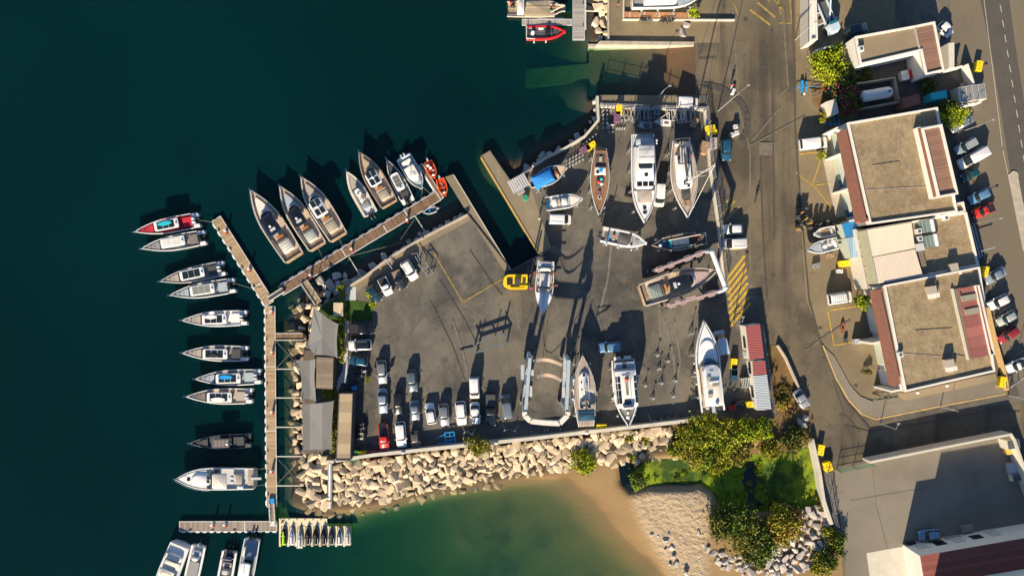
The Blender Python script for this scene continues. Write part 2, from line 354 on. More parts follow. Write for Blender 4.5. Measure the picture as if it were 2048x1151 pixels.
bp = n.new('ShaderNodeBump'); bp.inputs['Strength'].default_value = .6; bp.inputs['Distance'].default_value = .16; l.new(nz.outputs['Fac'], bp.inputs['Height'])
l.new(bp.outputs[0], gl.inputs['Normal']); l.new(bp.outputs[0], df.inputs['Normal'])
# drifting turbidity
nt2 = n.new('ShaderNodeTexNoise'); nt2.inputs['Scale'].default_value = .016; nt2.inputs['Detail'].default_value = 4; l.new(geo.outputs['Position'], nt2.inputs['Vector'])
mr = n.new('ShaderNodeMapRange'); mr.inputs[1].default_value = .35; mr.inputs[2].default_value = .65; mr.inputs[3].default_value = .8; mr.inputs[4].default_value = 1.25; l.new(nt2.outputs['Fac'], mr.inputs[0])
vm = n.new('ShaderNodeVectorMath'); vm.operation = 'SCALE'; vm.inputs[0].default_value = (.0004, .0122, .0155); l.new(mr.outputs[0], vm.inputs[3]); l.new(vm.outputs[0], df.inputs[0])
l.new(tr.outputs[0], ad.inputs[0]); l.new(df.outputs[0], ad.inputs[1])
mix = n.new('ShaderNodeMixShader'); l.new(fr.outputs[0], mix.inputs[0]); l.new(ad.outputs[0], mix.inputs[1]); l.new(gl.outputs[0], mix.inputs[2]); l.new(mix.outputs[0], out.inputs[0])
ab = n.new('ShaderNodeVolumeAbsorption'); ab.inputs['Color'].default_value = (.40, .74, .42, 1); ab.inputs['Density'].default_value = .50
l.new(ab.outputs[0], out.inputs['Volume'])
wb = MB(); wb.box(-25, -5, -9.6, 420, 330, 9.6+WL)
struct(wb, 'sea_water', mw)

# ------------------------------------------------------------------ land
asph = layered('yard_asphalt', (.100, .094, .083), [((.150, .136, .110), .045, .44, .58, .9), ((.050, .050, .049), .085, .47, .60, .8), ((.17, .155, .125), .30, .52, .68, .6), ((.026, .026, .026), .7, .60, .70, .6), ((.19, .175, .145), 1.3, .62, .74, .45), ((.05, .049, .046), .16, .52, .64, .6, (1, .25, .6)), ((.12, .11, .092), .2, .54, .66, .45, (.3, 1, .35)),
    ((.035, .034, .032), .5, .6, .72, .55), ((.13, .115, .09), .9, .6, .8, .3, (.12, 1, .5)), ((.05, .048, .043), .9, .6, .8, .35, (1, .1, .2))], .9, cracks=.5)
land_pts = [(1218, -250), (1218, 84), (1391, 86), (1391, 190), (1192, 190), (1194, 212), (1198, 240), (1198, 251), (1170, 272), (1129, 297), (1092, 315), (1049, 345), (1022, 362), (980, 301), (961, 312), (1078, 508), (1022, 540), (907, 348), (890, 354), (936, 428), (880, 457), (835, 481), (778, 515), (729, 553), (697, 573), (652, 603), (640, 616), (612, 690), (606, 720), (607, 800), (606, 905), (671, 921), (750, 911), (1060, 879), (1200, 863), (1410, 839), (1545, 838), (1560, 842), (1612, 860), (1626, 878), (1648, 985), (1665, 1050), (1685, 1100), (1700, 1400), (2600, 1400), (2600, -250)]
struct(MB().prism(poly(land_pts), -7, 0), 'ground', asph)
roadm = layered('road_asphalt', (.125, .105, .073), [((.062, .054, .041), .06, .44, .58, .8), ((.17, .138, .09), .09, .48, .64, .75), ((.03, .028, .025), .8, .60, .70, .5), ((.045, .04, .034), .25, .52, .68, .7, (1, .08, .03)), ((.13, .105, .07), .35, .52, .68, .5, (1, .12, .02)),
    ((.20, .175, .13), .6, .62, .8, .35, (1, .06, .02)), ((.045, .042, .037), .9, .64, .76, .5), ((.16, .14, .1), 2.5, .6, .8, .25)], .9, cracks=.45)
ave = layered('avenue_asphalt', (.155, .13, .093), [((.13, .115, .088), .06, .4, .65, .7), ((.20, .175, .13), .3, .55, .8, .4, (1, .1, -.25)), ((.11, .1, .085), 1.5, .6, .8, .3)], .9, cracks=.15)
lotm = layered('lot_concrete', (.20, .18, .145), [((.15, .135, .11), .06, .42, .6, .8), ((.12, .11, .095), .5, .6, .75, .5), ((.235, .215, .18), .25, .55, .8, .4), ((.14, .13, .115), 1.5, .62, .8, .3)], .9, cracks=.2)
court = layered('forecourt_concrete', (.20, .162, .10), [((.13, .107, .07), .09, .42, .65, .7), ((.24, .20, .13), .4, .55, .75, .5), ((.09, .08, .06), .6, .62, .75, .5)], .9, cracks=.4)
quay = layered('quay_concrete', (.21, .175, .12), [((.15, .13, .095), .15, .42, .65, .7), ((.34, .29, .2), .5, .55, .8, .5), ((.12, .105, .08), .8, .62, .76, .5)], .9, cracks=.3)
darkp = layered('fresh_asphalt', (.075, .07, .062), [((.1, .092, .078), .2, .4, .7, .6), ((.05, .048, .045), .5, .55, .8, .5)], .9)
Zs = [0.004]
def sheet(name, pts, mat, lvl=1):
    return struct(MB().flat(poly(pts), .004*lvl), name, mat)
sheet('road', [(1418, -240), (1590, -240), (1592, 150), (1600, 420), (1612, 600), (1648, 690), (1700, 800), (1760, 845), (2060, 800), (2300, 790), (2300, 880), (2060, 868), (1760, 915), (1665, 935), (1640, 900), (1610, 850), (1590, 830), (1540, 700), (1512, 600), (1475, 470), (1440, 330), (1418, 200)], roadm)
sheet('forecourt', [(1590, -240), (1790, -240), (1790, 60), (1690, 60), (1690, 250), (1720, 500), (1800, 790), (1700, 800), (1648, 690), (1612, 600), (1600, 420), (1592, 150)], court, 2)
sheet('avenue', [(1895, -240), (2600, -240), (2600, 780), (2300, 790), (2060, 800), (2000, 690), (1955, 440), (1905, 250)], ave, 3)
sheet('avenue_lane', [(1948, -60), (2010, -60), (2035, 120), (2068, 330), (2100, 420), (2030, 400), (2012, 290), (1985, 120)], darkp, 4)
sheet('parking_lot', [(1668, 940), (1745, 922), (2030, 872), (2100, 1100), (2100, 1400), (1705, 1400), (1690, 1110)], lotm, 3)
sheet('concrete_apron', [(1733, 1105), (1811, 1091), (1830, 1300), (1760, 1300)], concl, 4)
sheet('north_quay', [(1218, -240), (1440, -240), (1440, 86), (1391, 86), (1218, 84)], court, 2)
sheet('east_parking', [(1876, 240), (1905, 250), (1955, 440), (2000, 690), (2040, 790), (2012, 795), (1960, 540)], darkp, 5)
sheet('quay_edge', [(961, 312), (980, 301), (1000, 334), (1022, 362), (1049, 345), (1060, 372), (1103, 497), (1078, 508)], quay, 1)
sheet('dock_quay', [(907, 348), (890, 354), (936, 428), (1008, 541), (1022, 540)], quay, 1)
sheet('bank_path', [(936, 428), (880, 457), (835, 481), (778, 515), (729, 553), (697, 573), (704, 590), (735, 567), (783, 530), (840, 496), (885, 470), (942, 440)], quay, 1)
sheet('slip_apron', [(1394, 86), (1420, 86), (1420, 190), (1394, 190)], roadm, 3)
sheet('slip_quay', [(1192, 190), (1194, 212), (1400, 216), (1400, 192)], quay, 2)
tag(MB().prism(poly([(1645, 690), (1668, 712), (1700, 770), (1720, 792), (1745, 802), (2010, 755), (2014, 786), (1752, 837), (1725, 828), (1698, 800), (1672, 755)]), -.2, .13).obj('pavement', lotm), None, None, kind='structure')
# slipway and its sunken apron
mbs = MB(); mbs.v += [P(1391, 86, -.02), P(1391, 190, -.02), P(1325, 192, WL), P(1325, 90, WL), P(1178, 194, -2.5), P(1178, 90, -2.5)]
b0 = mbs.ring([(v[0], v[1], -7) for v in mbs.v[:6]])
for f in ((0, 3, 2, 1), (3, 5, 4, 2), (0, 1, 7, 6), (5, 3, 9, 11), (3, 0, 6, 9), (1, 2, 8, 7), (2, 4, 10, 8), (4, 5, 11, 10)): mbs.face(f)
slipm = layered('slipway_concrete', (.115, .07, .04), [((.07, .05, .03), .15, .4, .65, .7), ((.10, .09, .035), .3, .55, .7, .5), ((.08, .07, .05), 1.2, .6, .75, .5, (.15, 1, 0))], .8)
tag(mbs.obj('slipway', slipm), None, None, kind='structure')
_a, _b, _c, _d = poly([(1052, 127), (1180, 122), (1180, 160), (1052, 161)], WL)
struct(MB().loft([[(*_a, -7.5), (*_b, -7.5), (*_c, -7.5), (*_d, -7.5)], [(*_a, -4.6), (*_b, -2.5), (*_c, -2.5), (*_d, -4.6)]]), 'sunken_slip_apron', M('weedy_concrete', (.055, .06, .03), .9, var=.4, scale=.5, world=True))
struct(MB().prism(poly([(1178, 84), (1218, 84), (1218, 90), (1178, 90)]), -6, -1.0), 'slip_foot', conc)
tag(MB().prism(poly([(1192, 89.5), (1200, 82), (1388, 84), (1388, 91)], 0.5), -3.5, .55).obj('slipway_wall', conc), 'pale sunlit concrete wall along the north side of the slipway', 'wall')
# paint on the ground
ym = M('road_paint_yellow', (.44, .29, .035), .8, var=.55, scale=3.5, world=True); wm = M('road_paint_white', (.42, .40, .34), .8, var=.4, scale=2.5, world=True)
ymf = M('faded_yellow_paint', (.26, .19, .05), .85, var=.5, scale=1.5, world=True)
PL = [7]
def paint(name, lines, mat, wd, lvl=0):
    m = MB(); lvl = PL[0]; PL[0] += 1
    if name == 'manhole_slab': lines = [[(1518, 298), (1550, 298)]]; wd = 2.4
    for ln in lines: m.strip(poly(ln), wd, .004*lvl)
    return struct(m, name, mat)
hz = []
for i in range(11):
    y0 = 500+i*13.5; xl = 1450+(y0-497)*.07; hz.append([(xl+1, y0+32), (xl+36+(y0-500)*.05, y0-16)])
pat = M('trench_patch', (.13, .113, .085), .9, var=.3, scale=1.2, world=True); patd = M('tar_patch', (.055, .05, .045), .85, var=.4, scale=.8, world=True)
paint('hatched_marking', [h for h in hz if h[0][1] < 655 and h[1][1] > 500], ym, .46)
paint('worn_hatching', [[(1440, 432), (1470, 402)], [(1446, 446), (1480, 412)], [(1452, 405), (1462, 395)], [(1500, 20), (1540, 50)], [(1515, 5), (1550, 35)], [(1430, 455), (1445, 440)]], ymf, .4)
paint('hatched_marking_edge', [[(1468, 646), (1448, 500), (1484, 498)]], ym, .12)
paint('bay_marking', [[(868, 506), (926, 604), (1004, 558)]], ymf, .22)
paint('bay_marking_east', [[(1600, 308), (1652, 303)], [(1592, 345), (1625, 370)], [(1641, 320), (1625, 368), (1670, 425)], [(1625, 371), (1663, 366)]], ym, .16)
paint('bay_marking_south', [[(1660, 620), (1712, 612)], [(1655, 620), (1668, 690), (1712, 682)]], ym, .2)
paint('bay_marking_north', [[(1554, -10), (1562, 30)], [(1580, 0), (1583, 47), (1556, 46)], [(1530, -20), (1566, 20)], [(1510, -30), (1540, 5)], [(1468, 5), (1475, 30)]], ymf, .22)
paint('tyre_mark', [[(1088, 632), (1087, 680), (1092, 702), (1103, 706), (1120, 690), (1150, 640), (1180, 590)], [(940, 500), (980, 560), (1005, 590)], [(880, 560), (930, 640), (960, 700)], [(860, 600), (905, 690), (930, 760)], [(1095, 640), (1085, 720)], [(1690, 850), (1740, 862), (1850, 845), (1990, 818), (2040, 822)], [(1665, 760), (1690, 830), (1720, 862)]], patd, .16)
paint('lot_joint', [[(1745, 935), (1752, 1010), (1775, 1095)], [(1700, 1000), (1850, 975)]], patd, .05)
paint('light_scuff', [[(905, 640), (925, 700), (935, 745)], [(1330, 640), (1345, 700), (1352, 760)], [(1318, 600), (1322, 690)], [(1225, 470), (1215, 560), (1200, 620)], [(1345, 810), (1360, 720), (1350, 640)]], M('worn_track', (.135, .125, .105), .9, var=.35, scale=.9, world=True), .38)
paint('avenue_centre_line', [[(1995+i*4.6, -20+i*30), (1998+i*4.6, -5+i*30)] for i in range(14)], wm, .13)
paint('avenue_edge_line', [[(2003, 290), (2020, 370), (2040, 460)], [(1965, -20), (2005, 300)]], wm, .1)
paint('parking_bay_line', [[(1982+i*13, 640+i*45), (2020+i*13, 610+i*45)] for i in range(4)], wm, .1)
# lighter joints and repair trenches in the road, dark tyre sweeps
paint('trench_repair', [[(1465, 0), (1472, 120), (1478, 220), (1500, 300), (1500, 560)], [(1566, 20), (1572, 120), (1576, 175), (1560, 190)], [(1505, 280), (1560, 215)], [(1500, 292), (1610, 232)], [(1612, 700), (1650, 672), (1700, 640)]], pat, .32, 3)
paint('manhole_slab', [[(1518, 297), (1550, 297)], [(1518, 300), (1550, 300)]], pat, 2.4, 2)
arc = [(1400+95*math.cos(t), 245-75*math.sin(t)) for t in np.linspace(1.5, -.55, 14)]
arc2 = [(1850+i*26, 868-70+(i*1.2)) for i in range(8)]
paint('tyre_sweep', [arc], patd, 1.1, 3)
paint('asphalt_seam', [[(1585, 0), (1590, 260), (1602, 420), (1618, 600), (1645, 700), (1690, 800), (1740, 858)], [(1543, 60), (1545, 200), (1548, 480)], [(1520, 310), (1526, 480), (1534, 600)]], patd, .28, 3)
def disc(px, py, r, z=0.0, n=14): x, y = P2(px, py, z); return [(x+r*math.cos(2*math.pi*k/n), y+r*math.sin(2*math.pi*k/n)) for k in range(n)]
for i, (px, py, r) in enumerate([(1524, 233, .42), (1577, 696, .42), (1491, 39, .42), (1530, 133, .4), (1683, 829, .4), (1546, 551, .4), (1725, 742, .4), (1712, 770, .35), (1640, 655, .35), (905, 655, .3)]):
    o = MB().loft([[(x, y, .0165) for x, y in disc(px, py, r)], [(x, y, .03) for x, y in disc(px, py, r*.92)]], cap0=False).obj('manhole_cover', M('dark_iron', (.06, .045, .035), .8))
    tag(o, 'round rusty iron manhole cover set flush in the asphalt', 'manhole cover', 'manhole covers')
# ------------------------------------------------------------------ boats
def place2(bow, stern, z):            # bow and stern pixels of a thing whose edge is at height z
    b = P2(*bow, z); s = P2(*stern, z); L = math.dist(b, s)
    return ((b[0]+s[0])/2, (b[1]+s[1])/2), math.atan2(b[1]-s[1], b[0]-s[0]), L
def hwfun(L, B, tm=.42, st=.86, p=2.4, blunt=.02):
    def f(x):
        t = min(max((x+L/2)/L, 0), 1)
        if t > tm: return max(B/2*(1-((t-tm)/(1-tm))**p), blunt*B)
        return B/2*(st+(1-st)*math.sin(t/tm*math.pi/2))
    return f
def outline(f, x0, x1, ins=0.0, n=14):
    xs = [x0+(x1-x0)*k/n for k in range(n+1)]
    hs = [max(f(x)-ins, .015) for x in xs]
    return [(x, -h) for x, h in zip(xs, hs)]+[(x, h) for x, h in zip(xs[::-1], hs[::-1])]
def hpatch(f, x0, x1, ins, z0, z1, n=10): return MB().prism(outline(f, x0, x1, ins, n), z0, z1)
def make_hull(root, f, L, F, D, hm, dm, rim=.16, sink=.35, sheer=.35, stripe=None, vee=.55, deckx=None):
    """hull shell with gunwale (hm), recessed deck (dm)"""
    N = 20; h = MB(); secs = []
    def zs(t): return F+sheer*max(t, 0)**2.2
    for k in range(N+1):
        t = k/N; x = -L/2+L*t; w_ = f(x); z = zs(t); kz = -D+(D+z*.55)*max(0, (t-.72)/.28)**2.2; cz = -.1+(z*.6+.1)*max(0, (t-.7)/.3)**2
        ri = max(w_-rim, .01)
        secs.append([(x-(0 if t < .98 else 0), 0, kz), (x, w_*(vee+.25*(1-t)), min(cz, z-.05)), (x, w_*(.97 if t < .9 else .9), z*.62), (x, w_, z-.03), (x, w_-.03, z), (x, ri, z), (x, ri, z-.05)])
    idx = []
    for s in secs: idx.append((h.ring(s), h.ring([(a, -b_, c) for a, b_, c in s])))
    m = len(secs[0])
    for (a, a2), (b_, b2) in zip(idx, idx[1:]):
        for j in range(m-1):
            h.face((a[j], b_[j], b_[j+1], a[j+1])); h.face((a2[j], a2[j+1], b2[j+1], b2[j]))
    a, a2 = idx[0]; h.face(a[:5]+a2[:5][::-1])
    a, a2 = idx[-1]; h.face(a[:5][::-1]+a2[:5])
    hull = h.obj('hull', hm, root, smooth=40)
    dk = MB(); fl = []
    for k in range(N+1):
        t = k/N; x = -L/2+.04+(L-.1)*t; wi = max(f(x)-rim+.01, .012); z = zs(t); fl.append((dk.ring([(x, wi, z-.02), (x, wi-.005, z-sink)]), dk.ring([(x, -wi, z-.02), (x, -wi+.005, z-sink)])))
    for (a, b_), (c, d_) in zip(fl, fl[1:]):
        dk.face((a[0], c[0], c[1], a[1])); dk.face((b_[0], b_[1], d_[1], d_[0])); dk.face((a[1], c[1], d_[1], b_[1]))
    a, b_ = fl[0]; dk.face((a[0], a[1], b_[1], b_[0]))
    dk.obj('deck', dm, root)
    return hull, zs
def outboard(root, x, y, z, cm, s=1.0):
    m = MB(); m.frus(rrect(x-.55*s, x+.05*s, .42*s, .12, .16, cy=y), z, inset(rrect(x-.55*s, x+.05*s, .42*s, .12, .16, cy=y), .06), z+.5*s)
    m.box(x-.25*s, y, z-.9, .22*s, .14*s, .95)
    o = m.obj('outboard_motor', cm, root, smooth=50)
    g = MB(); g.box(x-.72*s, y, z-.5, .5*s, .26*s, .06); g.tube((x-.85*s, y-.14*s, z-.48), (x-.85*s, y+.14*s, z-.48), .06*s); g.obj('trim_bracket', dgrey, o)
def rail(root, f, x0, x1, zf, ht=.55, ins=.08, both=True, name='guard_rail', r=.022, mat=None):
    m = MB(); n = max(3, int((x1-x0)/1.1))
    for sgn in (1, -1):
        pts = [(x0+(x1-x0)*k/n, sgn*max(f(x0+(x1-x0)*k/n)-ins, .03), zf(x0+(x1-x0)*k/n)) for k in range(n+1)]
        m.path([(a, b_, c+ht) for a, b_, c in pts], r, 5)
        for a, b_, c in pts: m.tube((a, b_, c), (a, b_, c+ht), r*.8, 4)
    m.obj(name, mat or steel, root)
def seat(root, x, y, z, mat, w_=.5, name='seat'):
    m = MB(); m.prism(rrect(x-.25, x+.25, w_, .08, cy=y), z, z+.45); m.box(x-.24, y, z+.45, .12, w_, .35); m.obj(name, mat, root, smooth=40)
def anchor(root, x, z):
    m = MB(); m.beam((x-.4, 0, z), (x+.35, 0, z-.02), .12, .06); m.beam((x+.3, -.2, z-.05), (x+.3, .2, z-.05), .08); m.obj('anchor', steel, root)
def boards(x0, x1, y, wd, z, mat, label, cat='paddle board', loc=None, rot=0):
    m = MB(); f = lambda t: wd/2*math.sin(math.pi*min(max(t*.96+.02, 0), 1))**.55
    n = 14; xs = [x0+(x1-x0)*k/n for k in range(n+1)]; o = [(x, y-f((x-x0)/(x1-x0))) for x in xs]+[(x, y+f((x-x0)/(x1-x0))) for x in xs[::-1]]
    m.frus(o, z, inset(o, .03), z+.12); ob = m.obj('paddle_board', mat, smooth=40); ob.location = loc; ob.rotation_euler = (0, 0, rot)
    tag(ob, label, cat); return ob
GW = WL   # waterline

def day_boat(bow, stern, B, label, hm=gel, dm=cushg, fore=cushb, aft=cushg, top=glass, topf=gel, om=gel, board=None, seats=True, wind=True, nmot=2, group='T-top day boats moored bow-out along the pontoon', cat='motor boat', tf=(.36, .74), z=-.2):
    (cx, cy), a, L = place2(bow, stern, z)
    r = thing('day_boat', label, cat, (cx, cy, GW), a, group)
    f = hwfun(L, B, .40, .94, 2.0); F = .95
    x0 = -L/2+L*.10
    # hull stops at the transom, side pods run past it either side of the motors
    hull, zs = make_hull_at(r, f, x0, L/2, F, .5, hm, dm)
    X = lambda t: L/2-L*t                      # t = fraction from the bow
    zt = lambda t: zs((X(t)-x0)/(L/2-x0))-.35
    for s_ in (1, -1):
        m = MB(); yy = s_*(B/2*.94-.36)
        m.frus(rrect(-L/2, x0+.15, .66, .08, .2, cy=yy), -.35, rrect(-L/2, x0+.15, .64, .08, .2, cy=yy), F-.22); m.obj('stern_platform', topf if topf is not white else hm, r, smooth=40)
    hpatch(f, X(.30), X(.09), .38, zt(.2)-.05, zt(.2)+.32).obj('foredeck_cushion', fore, r)
    for t in (.16, .23): MB().box(X(t), 0, zt(t)+.3, .05, 1.2*(1.1-t), .05).obj('cushion_seam', dgrey, r)
    if wind: m = MB(); m.frus(rrect(X(.37), X(.30), B*.56, .25, .05), zt(.33), rrect(X(.38), X(.34), B*.5, .15, .05), zt(.33)+1.25); m.obj('windscreen', glass, r, smooth=30)
    tw = B*.60; t0, t1 = tf; zr = F+1.15
    o = rrect(X(t1), X(t0), tw, .35, .3)
    m = MB(); m.frus(inset(o, .1), zr-.08, o, zr); m.frus(o, zr, inset(o, .05), zr+.06); roof = m.obj('hardtop', topf, r, smooth=40)
    xa, xb = X(t1)+.75, X(t0)-.5
    for i in range(3):
        a0 = xa+(xb-xa)*i/3+.04; a1 = xa+(xb-xa)*(i+1)/3-.04; MB().box((a0+a1)/2, 0, zr+.062, a1-a0, tw-.42, .03).obj('roof_panel', top, roof)
    for sx in (X(t0)-.3, X(t1)+.5):
        for sy in (-1, 1): MB().tube((sx, sy*tw*.36, zt(.5)), (sx, sy*tw*.42, zr), .04, 6).obj('hardtop_post', dgrey, r)
    m = MB(); m.ball((X(t1)+.45, .1, zr+.18), .2, .2, .12); m.box(X(t1)+.4, 0, zr+.06, .3, .9, .06); m.obj('radar_dome', white, roof, smooth=60)
    m = MB(); m.prism(rrect(X(.90), X(t1+.02), B*.56, .08), zt(.8)-.02, zt(.8)+.42); m.obj('aft_cushion', aft, r)
    m = MB(); m.prism(rrect(X(.62), X(.48), .95, .1), zt(.5), zt(.5)+.9); m.obj('helm_console', topf, r)
    if seats:
        for s_ in (-.38, .38): seat(r, X(.68), s_, zt(.6), fore)
    for i in range(nmot): outboard(r, x0-.05, (i-(nmot-1)/2)*.62, F-.2, om, 1.05)
    anchor(r, L/2-.05, zs(1)+.02)
    rail(r, f, X(.20), X(.02), lambda x: zs((x-x0)/(L/2-x0)), .3, .06, r=.018)
    if board:
        bm, bl, yo, xo0, xo1 = board
        boards(X(xo1), X(xo0), yo, .75, zr+.1, bm, bl, loc=(cx, cy, GW), rot=a)
    return r
def make_hull_at(root, f, x0, x1, F, D, hm, dm, **k):
    L = x1-x0; c = (x0+x1)/2; g = lambda x: f(x+c)
    before = set(root.children)
    out_ = make_hull(root, g, L, F, D, hm, dm, **k)
    for ch in root.children:
        if ch not in before: ch.location.x += c
    return out_
def boat(name, label, cat, bow, stern, B, F, D, base, hm, dm, feats, group=None, tm=.42, st=.86, p=2.4, rim=.16, sink=.35, sheer=.35, z=None, blunt=.02):
    z = base+F if z is None else z
    (cx, cy), a, L = place2(bow, stern, z)
    r = thing(name, label, cat, (cx, cy, base), a, group)
    f = hwfun(L, B, tm, st, p, blunt); hull, zs = make_hull(r, f, L, F, D, hm, dm, rim, sink, sheer)
    X = lambda t: L/2-L*t
    dz = lambda t: zs(1-t)-sink
    last = r
    for ft in feats:
        nm, k = ft[0], ft[1]; q = ft[2:]; par = r
        if nm[0] == '>': nm = nm[1:]; par = last
        m = MB(); o = None
        if k == 'P':      # hull-following patch: t0 t1 inset h0 h1 mat
            t0, t1, ins, h0, h1, mt = q; zz = dz((t0+t1)/2); o = hpatch(f, X(t1), X(t0), ins, zz+h0, zz+h1).obj(nm, mt, par)
        elif k == 'S':    # rounded slab: t0 t1 width h0 h1 taper mat [rf rr y]
            t0, t1, wd, h0, h1, tp, mt = q[:7]; rf, rr, y = (list(q[7:])+[.2, .2, 0][len(q[7:]):])
            zz = dz((t0+t1)/2); base_ = rrect(X(t1), X(t0), wd, rf, rr, cy=y); top_ = inset(base_, tp)
            m.frus(base_, zz+h0, top_, zz+h1-.04); m.frus(top_, zz+h1-.04, inset(top_, .05), zz+h1); o = m.obj(nm, mt, par, smooth=35)
        elif k == 'B':    # box(es): t y h0 lx ly lz mat
            t, y, h0, lx, ly, lz, mt = q; m.box(X(t), y, dz(t)+h0, lx, ly, lz); o = m.obj(nm, mt, par)
        elif k == 'N':    # n repeated bars across, one mesh: t0 t1 n w thick h mat
            t0, t1, n_, wd, th, h, mt = q
            for i in range(n_): t = t0+(t1-t0)*(i+.5)/n_; o = MB().box(X(t), 0, dz(.5)+h, th, wd, .03).obj(nm, mt, par)
        elif k == 'R':
            t0, t1, ht, ins = q; rail(r, f, X(t1), X(t0), lambda x: zs((x+L/2)/L), ht, ins); continue
        elif k == 'O':
            for i in range(q[0]): outboard(r, -L/2-.05, (i-(q[0]-1)/2)*.62, F-.2, q[1])
            continue
        elif k == 'A': anchor(r, L/2, zs(1)); continue
        elif k == 'T':    # tubes: list of polylines in (t, y, h), radius, mat
            for pl in q[0]: o = MB().path([(X(t), y, dz(min(max(t, 0), 1))+h) for t, y, h in pl], q[1], 6).obj(nm, q[2], par)
        elif k == 'E':    # ball t y h r mat
            t, y, h, rr_, mt = q; m.ball((X(t), y, dz(t)+h), rr_, rr_, rr_*.7); o = m.obj(nm, mt, par, smooth=60)
        elif k == 'H':    # seat
            seat(r, X(q[0]), q[1], dz(q[0]), q[2]); continue
        if par is r: last = o
    return r
# --- the T-top boats down the west pontoon
DB = day_boat
w3 = 2.9
DB((269, 463.5), (396, 439), w3, 'T-top boat with bright red cushions, topmost at the west pontoon', fore=cushr, aft=cushr, dm=M('red_deck', (.30, .012, .03), .7), board=(cyan, 'turquoise paddle board lying on the red-cushioned boat roof', -.25, .42, .64), wind=False)
DB((282.5, 497), (408, 474), w3, 'T-top boat with solid white roof, just below the red-cushioned one', top=M('white_roof_panel', (.58, .57, .55), .4), om=blackg, fore=cushg, aft=M('taupe_cushion', (.16, .14, .13), .8))
DB((320, 562.5), (447, 535.5), w3, 'T-top boat with beige bow cushions and charcoal stern pad, third of the row', aft=cushk, topf=gel, hm=lgrey)
DB((339.5, 590), (467.5, 570), w3, 'T-top boat with pale blue cushions and sage roof panel, fourth of the row', fore=cushp, top=M('sage_panel', (.17, .19, .165), .6), om=blackg, aft=cushp)
DB((363, 640), (492, 635), w3, 'T-top boat with white stern deck carrying a white board, fifth of the row', hm=gel, dm=gel, aft=gel, board=(gel, 'white paddle board on the left roof half of the fifth pontoon boat', -.4, .40, .60))
DB((364, 705), (494, 707), w3, 'T-top boat carrying a black-rimmed inflatable ring on slatted dark roof panels', om=blackg, aft=cushk, fore=cushb, board=(black, 'black inflatable ring board lying on dark slatted roof panels', .3, .46, .60))
DB((390, 757), (520, 753), w3, 'T-top boat with a red bow cushion and a bright blue board on its roof', fore=cushp, aft=cushp, board=(azure, 'bright blue paddle board on the roof of the red-strip boat', -.25, .40, .62), om=white)
DB((372, 792), (503, 792), w3, 'T-top boat with taupe bow cushion, lowest white one above the black boat', fore=M('taupe_cushion', (.16, .14, .13), .8), aft=cushb, board=(gel, 'white paddle board on the lowest T-top boat of the row', .35, .42, .64), dm=teakl)
DB((380, 885), (500, 881), 2.7, 'black open sports boat with dark cockpit, alone below the white T-top boats', hm=navy, dm=cushk, fore=cushk, aft=cushk, topf=dgrey, top=M('taupe_cushion', (.16, .14, .13), .8), om=blackg, wind=False, tf=(.40, .70), group=None)
DB((773, 318), (817, 404), 2.6, 'slim white tender with one long grey roof panel beside the tan-decked cruiser', group=None, fore=cushk, top=M('grey_roof_panel', (.12, .12, .115), .5), om=blackg, hm=lgrey, aft=cushk)
# red strip cushion of the seventh
# --- the four teak-decked cruisers
def cruiser(bow, stern, B, label, hm, fore, top, topglass, aftc, base=WL, F=1.55, group='teak-decked cruisers', steering=None, aftm=None, D=.8):
    fe = [('foredeck_cushion', 'P', .13, .37, .72, .0, .45, fore), ('cabin_trunk', 'S', .31, .44, B*.60, .0, .75, .1, hm, 1.0, .2),
          ('windscreen', 'S', .335, .42, B*.52, .5, 1.5, .28, glass, .9, .1), ('hardtop', 'S', .40, .665, B*.62, 1.95, 2.12, .08, top, .7, .35)]
    if topglass:
        for i, (t, y) in enumerate(((.46, -.48), (.46, .48), (.59, -.48), (.59, .48))): fe.append(('>skylight', 'B', t, y, 2.12, 1.15, .78, .03, glass))
        fe.append(('>radar_dome', 'E', .525, 0, 2.2, .28, white))
    else:
        fe += [('>satellite_dome', 'E', .55, .1, 2.22, .26, white), ('>antenna_mount', 'B', .60, 0, 2.12, .5, 1.0, .05, lgrey), ('>roof_hatch', 'S', .43, .62, B*.45, 2.12, 2.15, .05, blackg, .3, .3)]
    fe += [('hardtop_post', 'T', [[(.44, y, .3), (.47, y, 2.0)] for y in (-B*.28, B*.28)]+[[(.63, y, .1), (.62, y, 2.0)] for y in (-B*.28, B*.28)], .06, dgrey),
           ('helm_console', 'S', .46, .50, B*.5, 0, 1.0, .1, white, .1, .1),
           ('table', 'S', .675, .71, B*.34, .35, .72, .03, M('varnished_teak', (.38, .16, .05), .35, coat=.3), .1, .1),
           ('sofa', 'S', .715, .745, B*.5, 0, .62, .03, cushk if topglass is False else cushb, .05, .05), ('aft_sunpad', 'S', .75, .905, B*.50, .0, .55, .05, aftc, .12, .12),
           ('>cushion_seam', 'N', .76, .90, 4, B*.48, .03, .54, cushb),
           ('side_locker', 'S', .66, .9, .45, 0, .3, .02, teakl, .1, .1, B*.40), ('swim_platform', 'S', .925, 1.02, B*.86, -.5, .06, .05, teak, .2, .3),
           ('R', 'R', .02, .5, .5, .1), ('A', 'A'), ('cleat', 'T', [[(.93, y, .45), (.945, y, .45)] for y in (-B*.4, B*.4)]+[[(.05, .1, .45), (.07, .1, .45)]], .05, steel)]
    return boat('cruiser', label, 'motor yacht', bow, stern, B, F, D, base, hm, teakl, fe, group, tm=.45, st=.90, p=2.1, rim=.22, sink=.42, sheer=.25)
cg = M('champagne_gelcoat', (.46, .43, .39), .25, coat=.4)
cruiser((500.8, 379.5), (587, 514), 4.3, 'grey cruiser with a glossy navy roof and wide white sunpad, leftmost of the diagonal row', cg, cush, navy, False, cush)
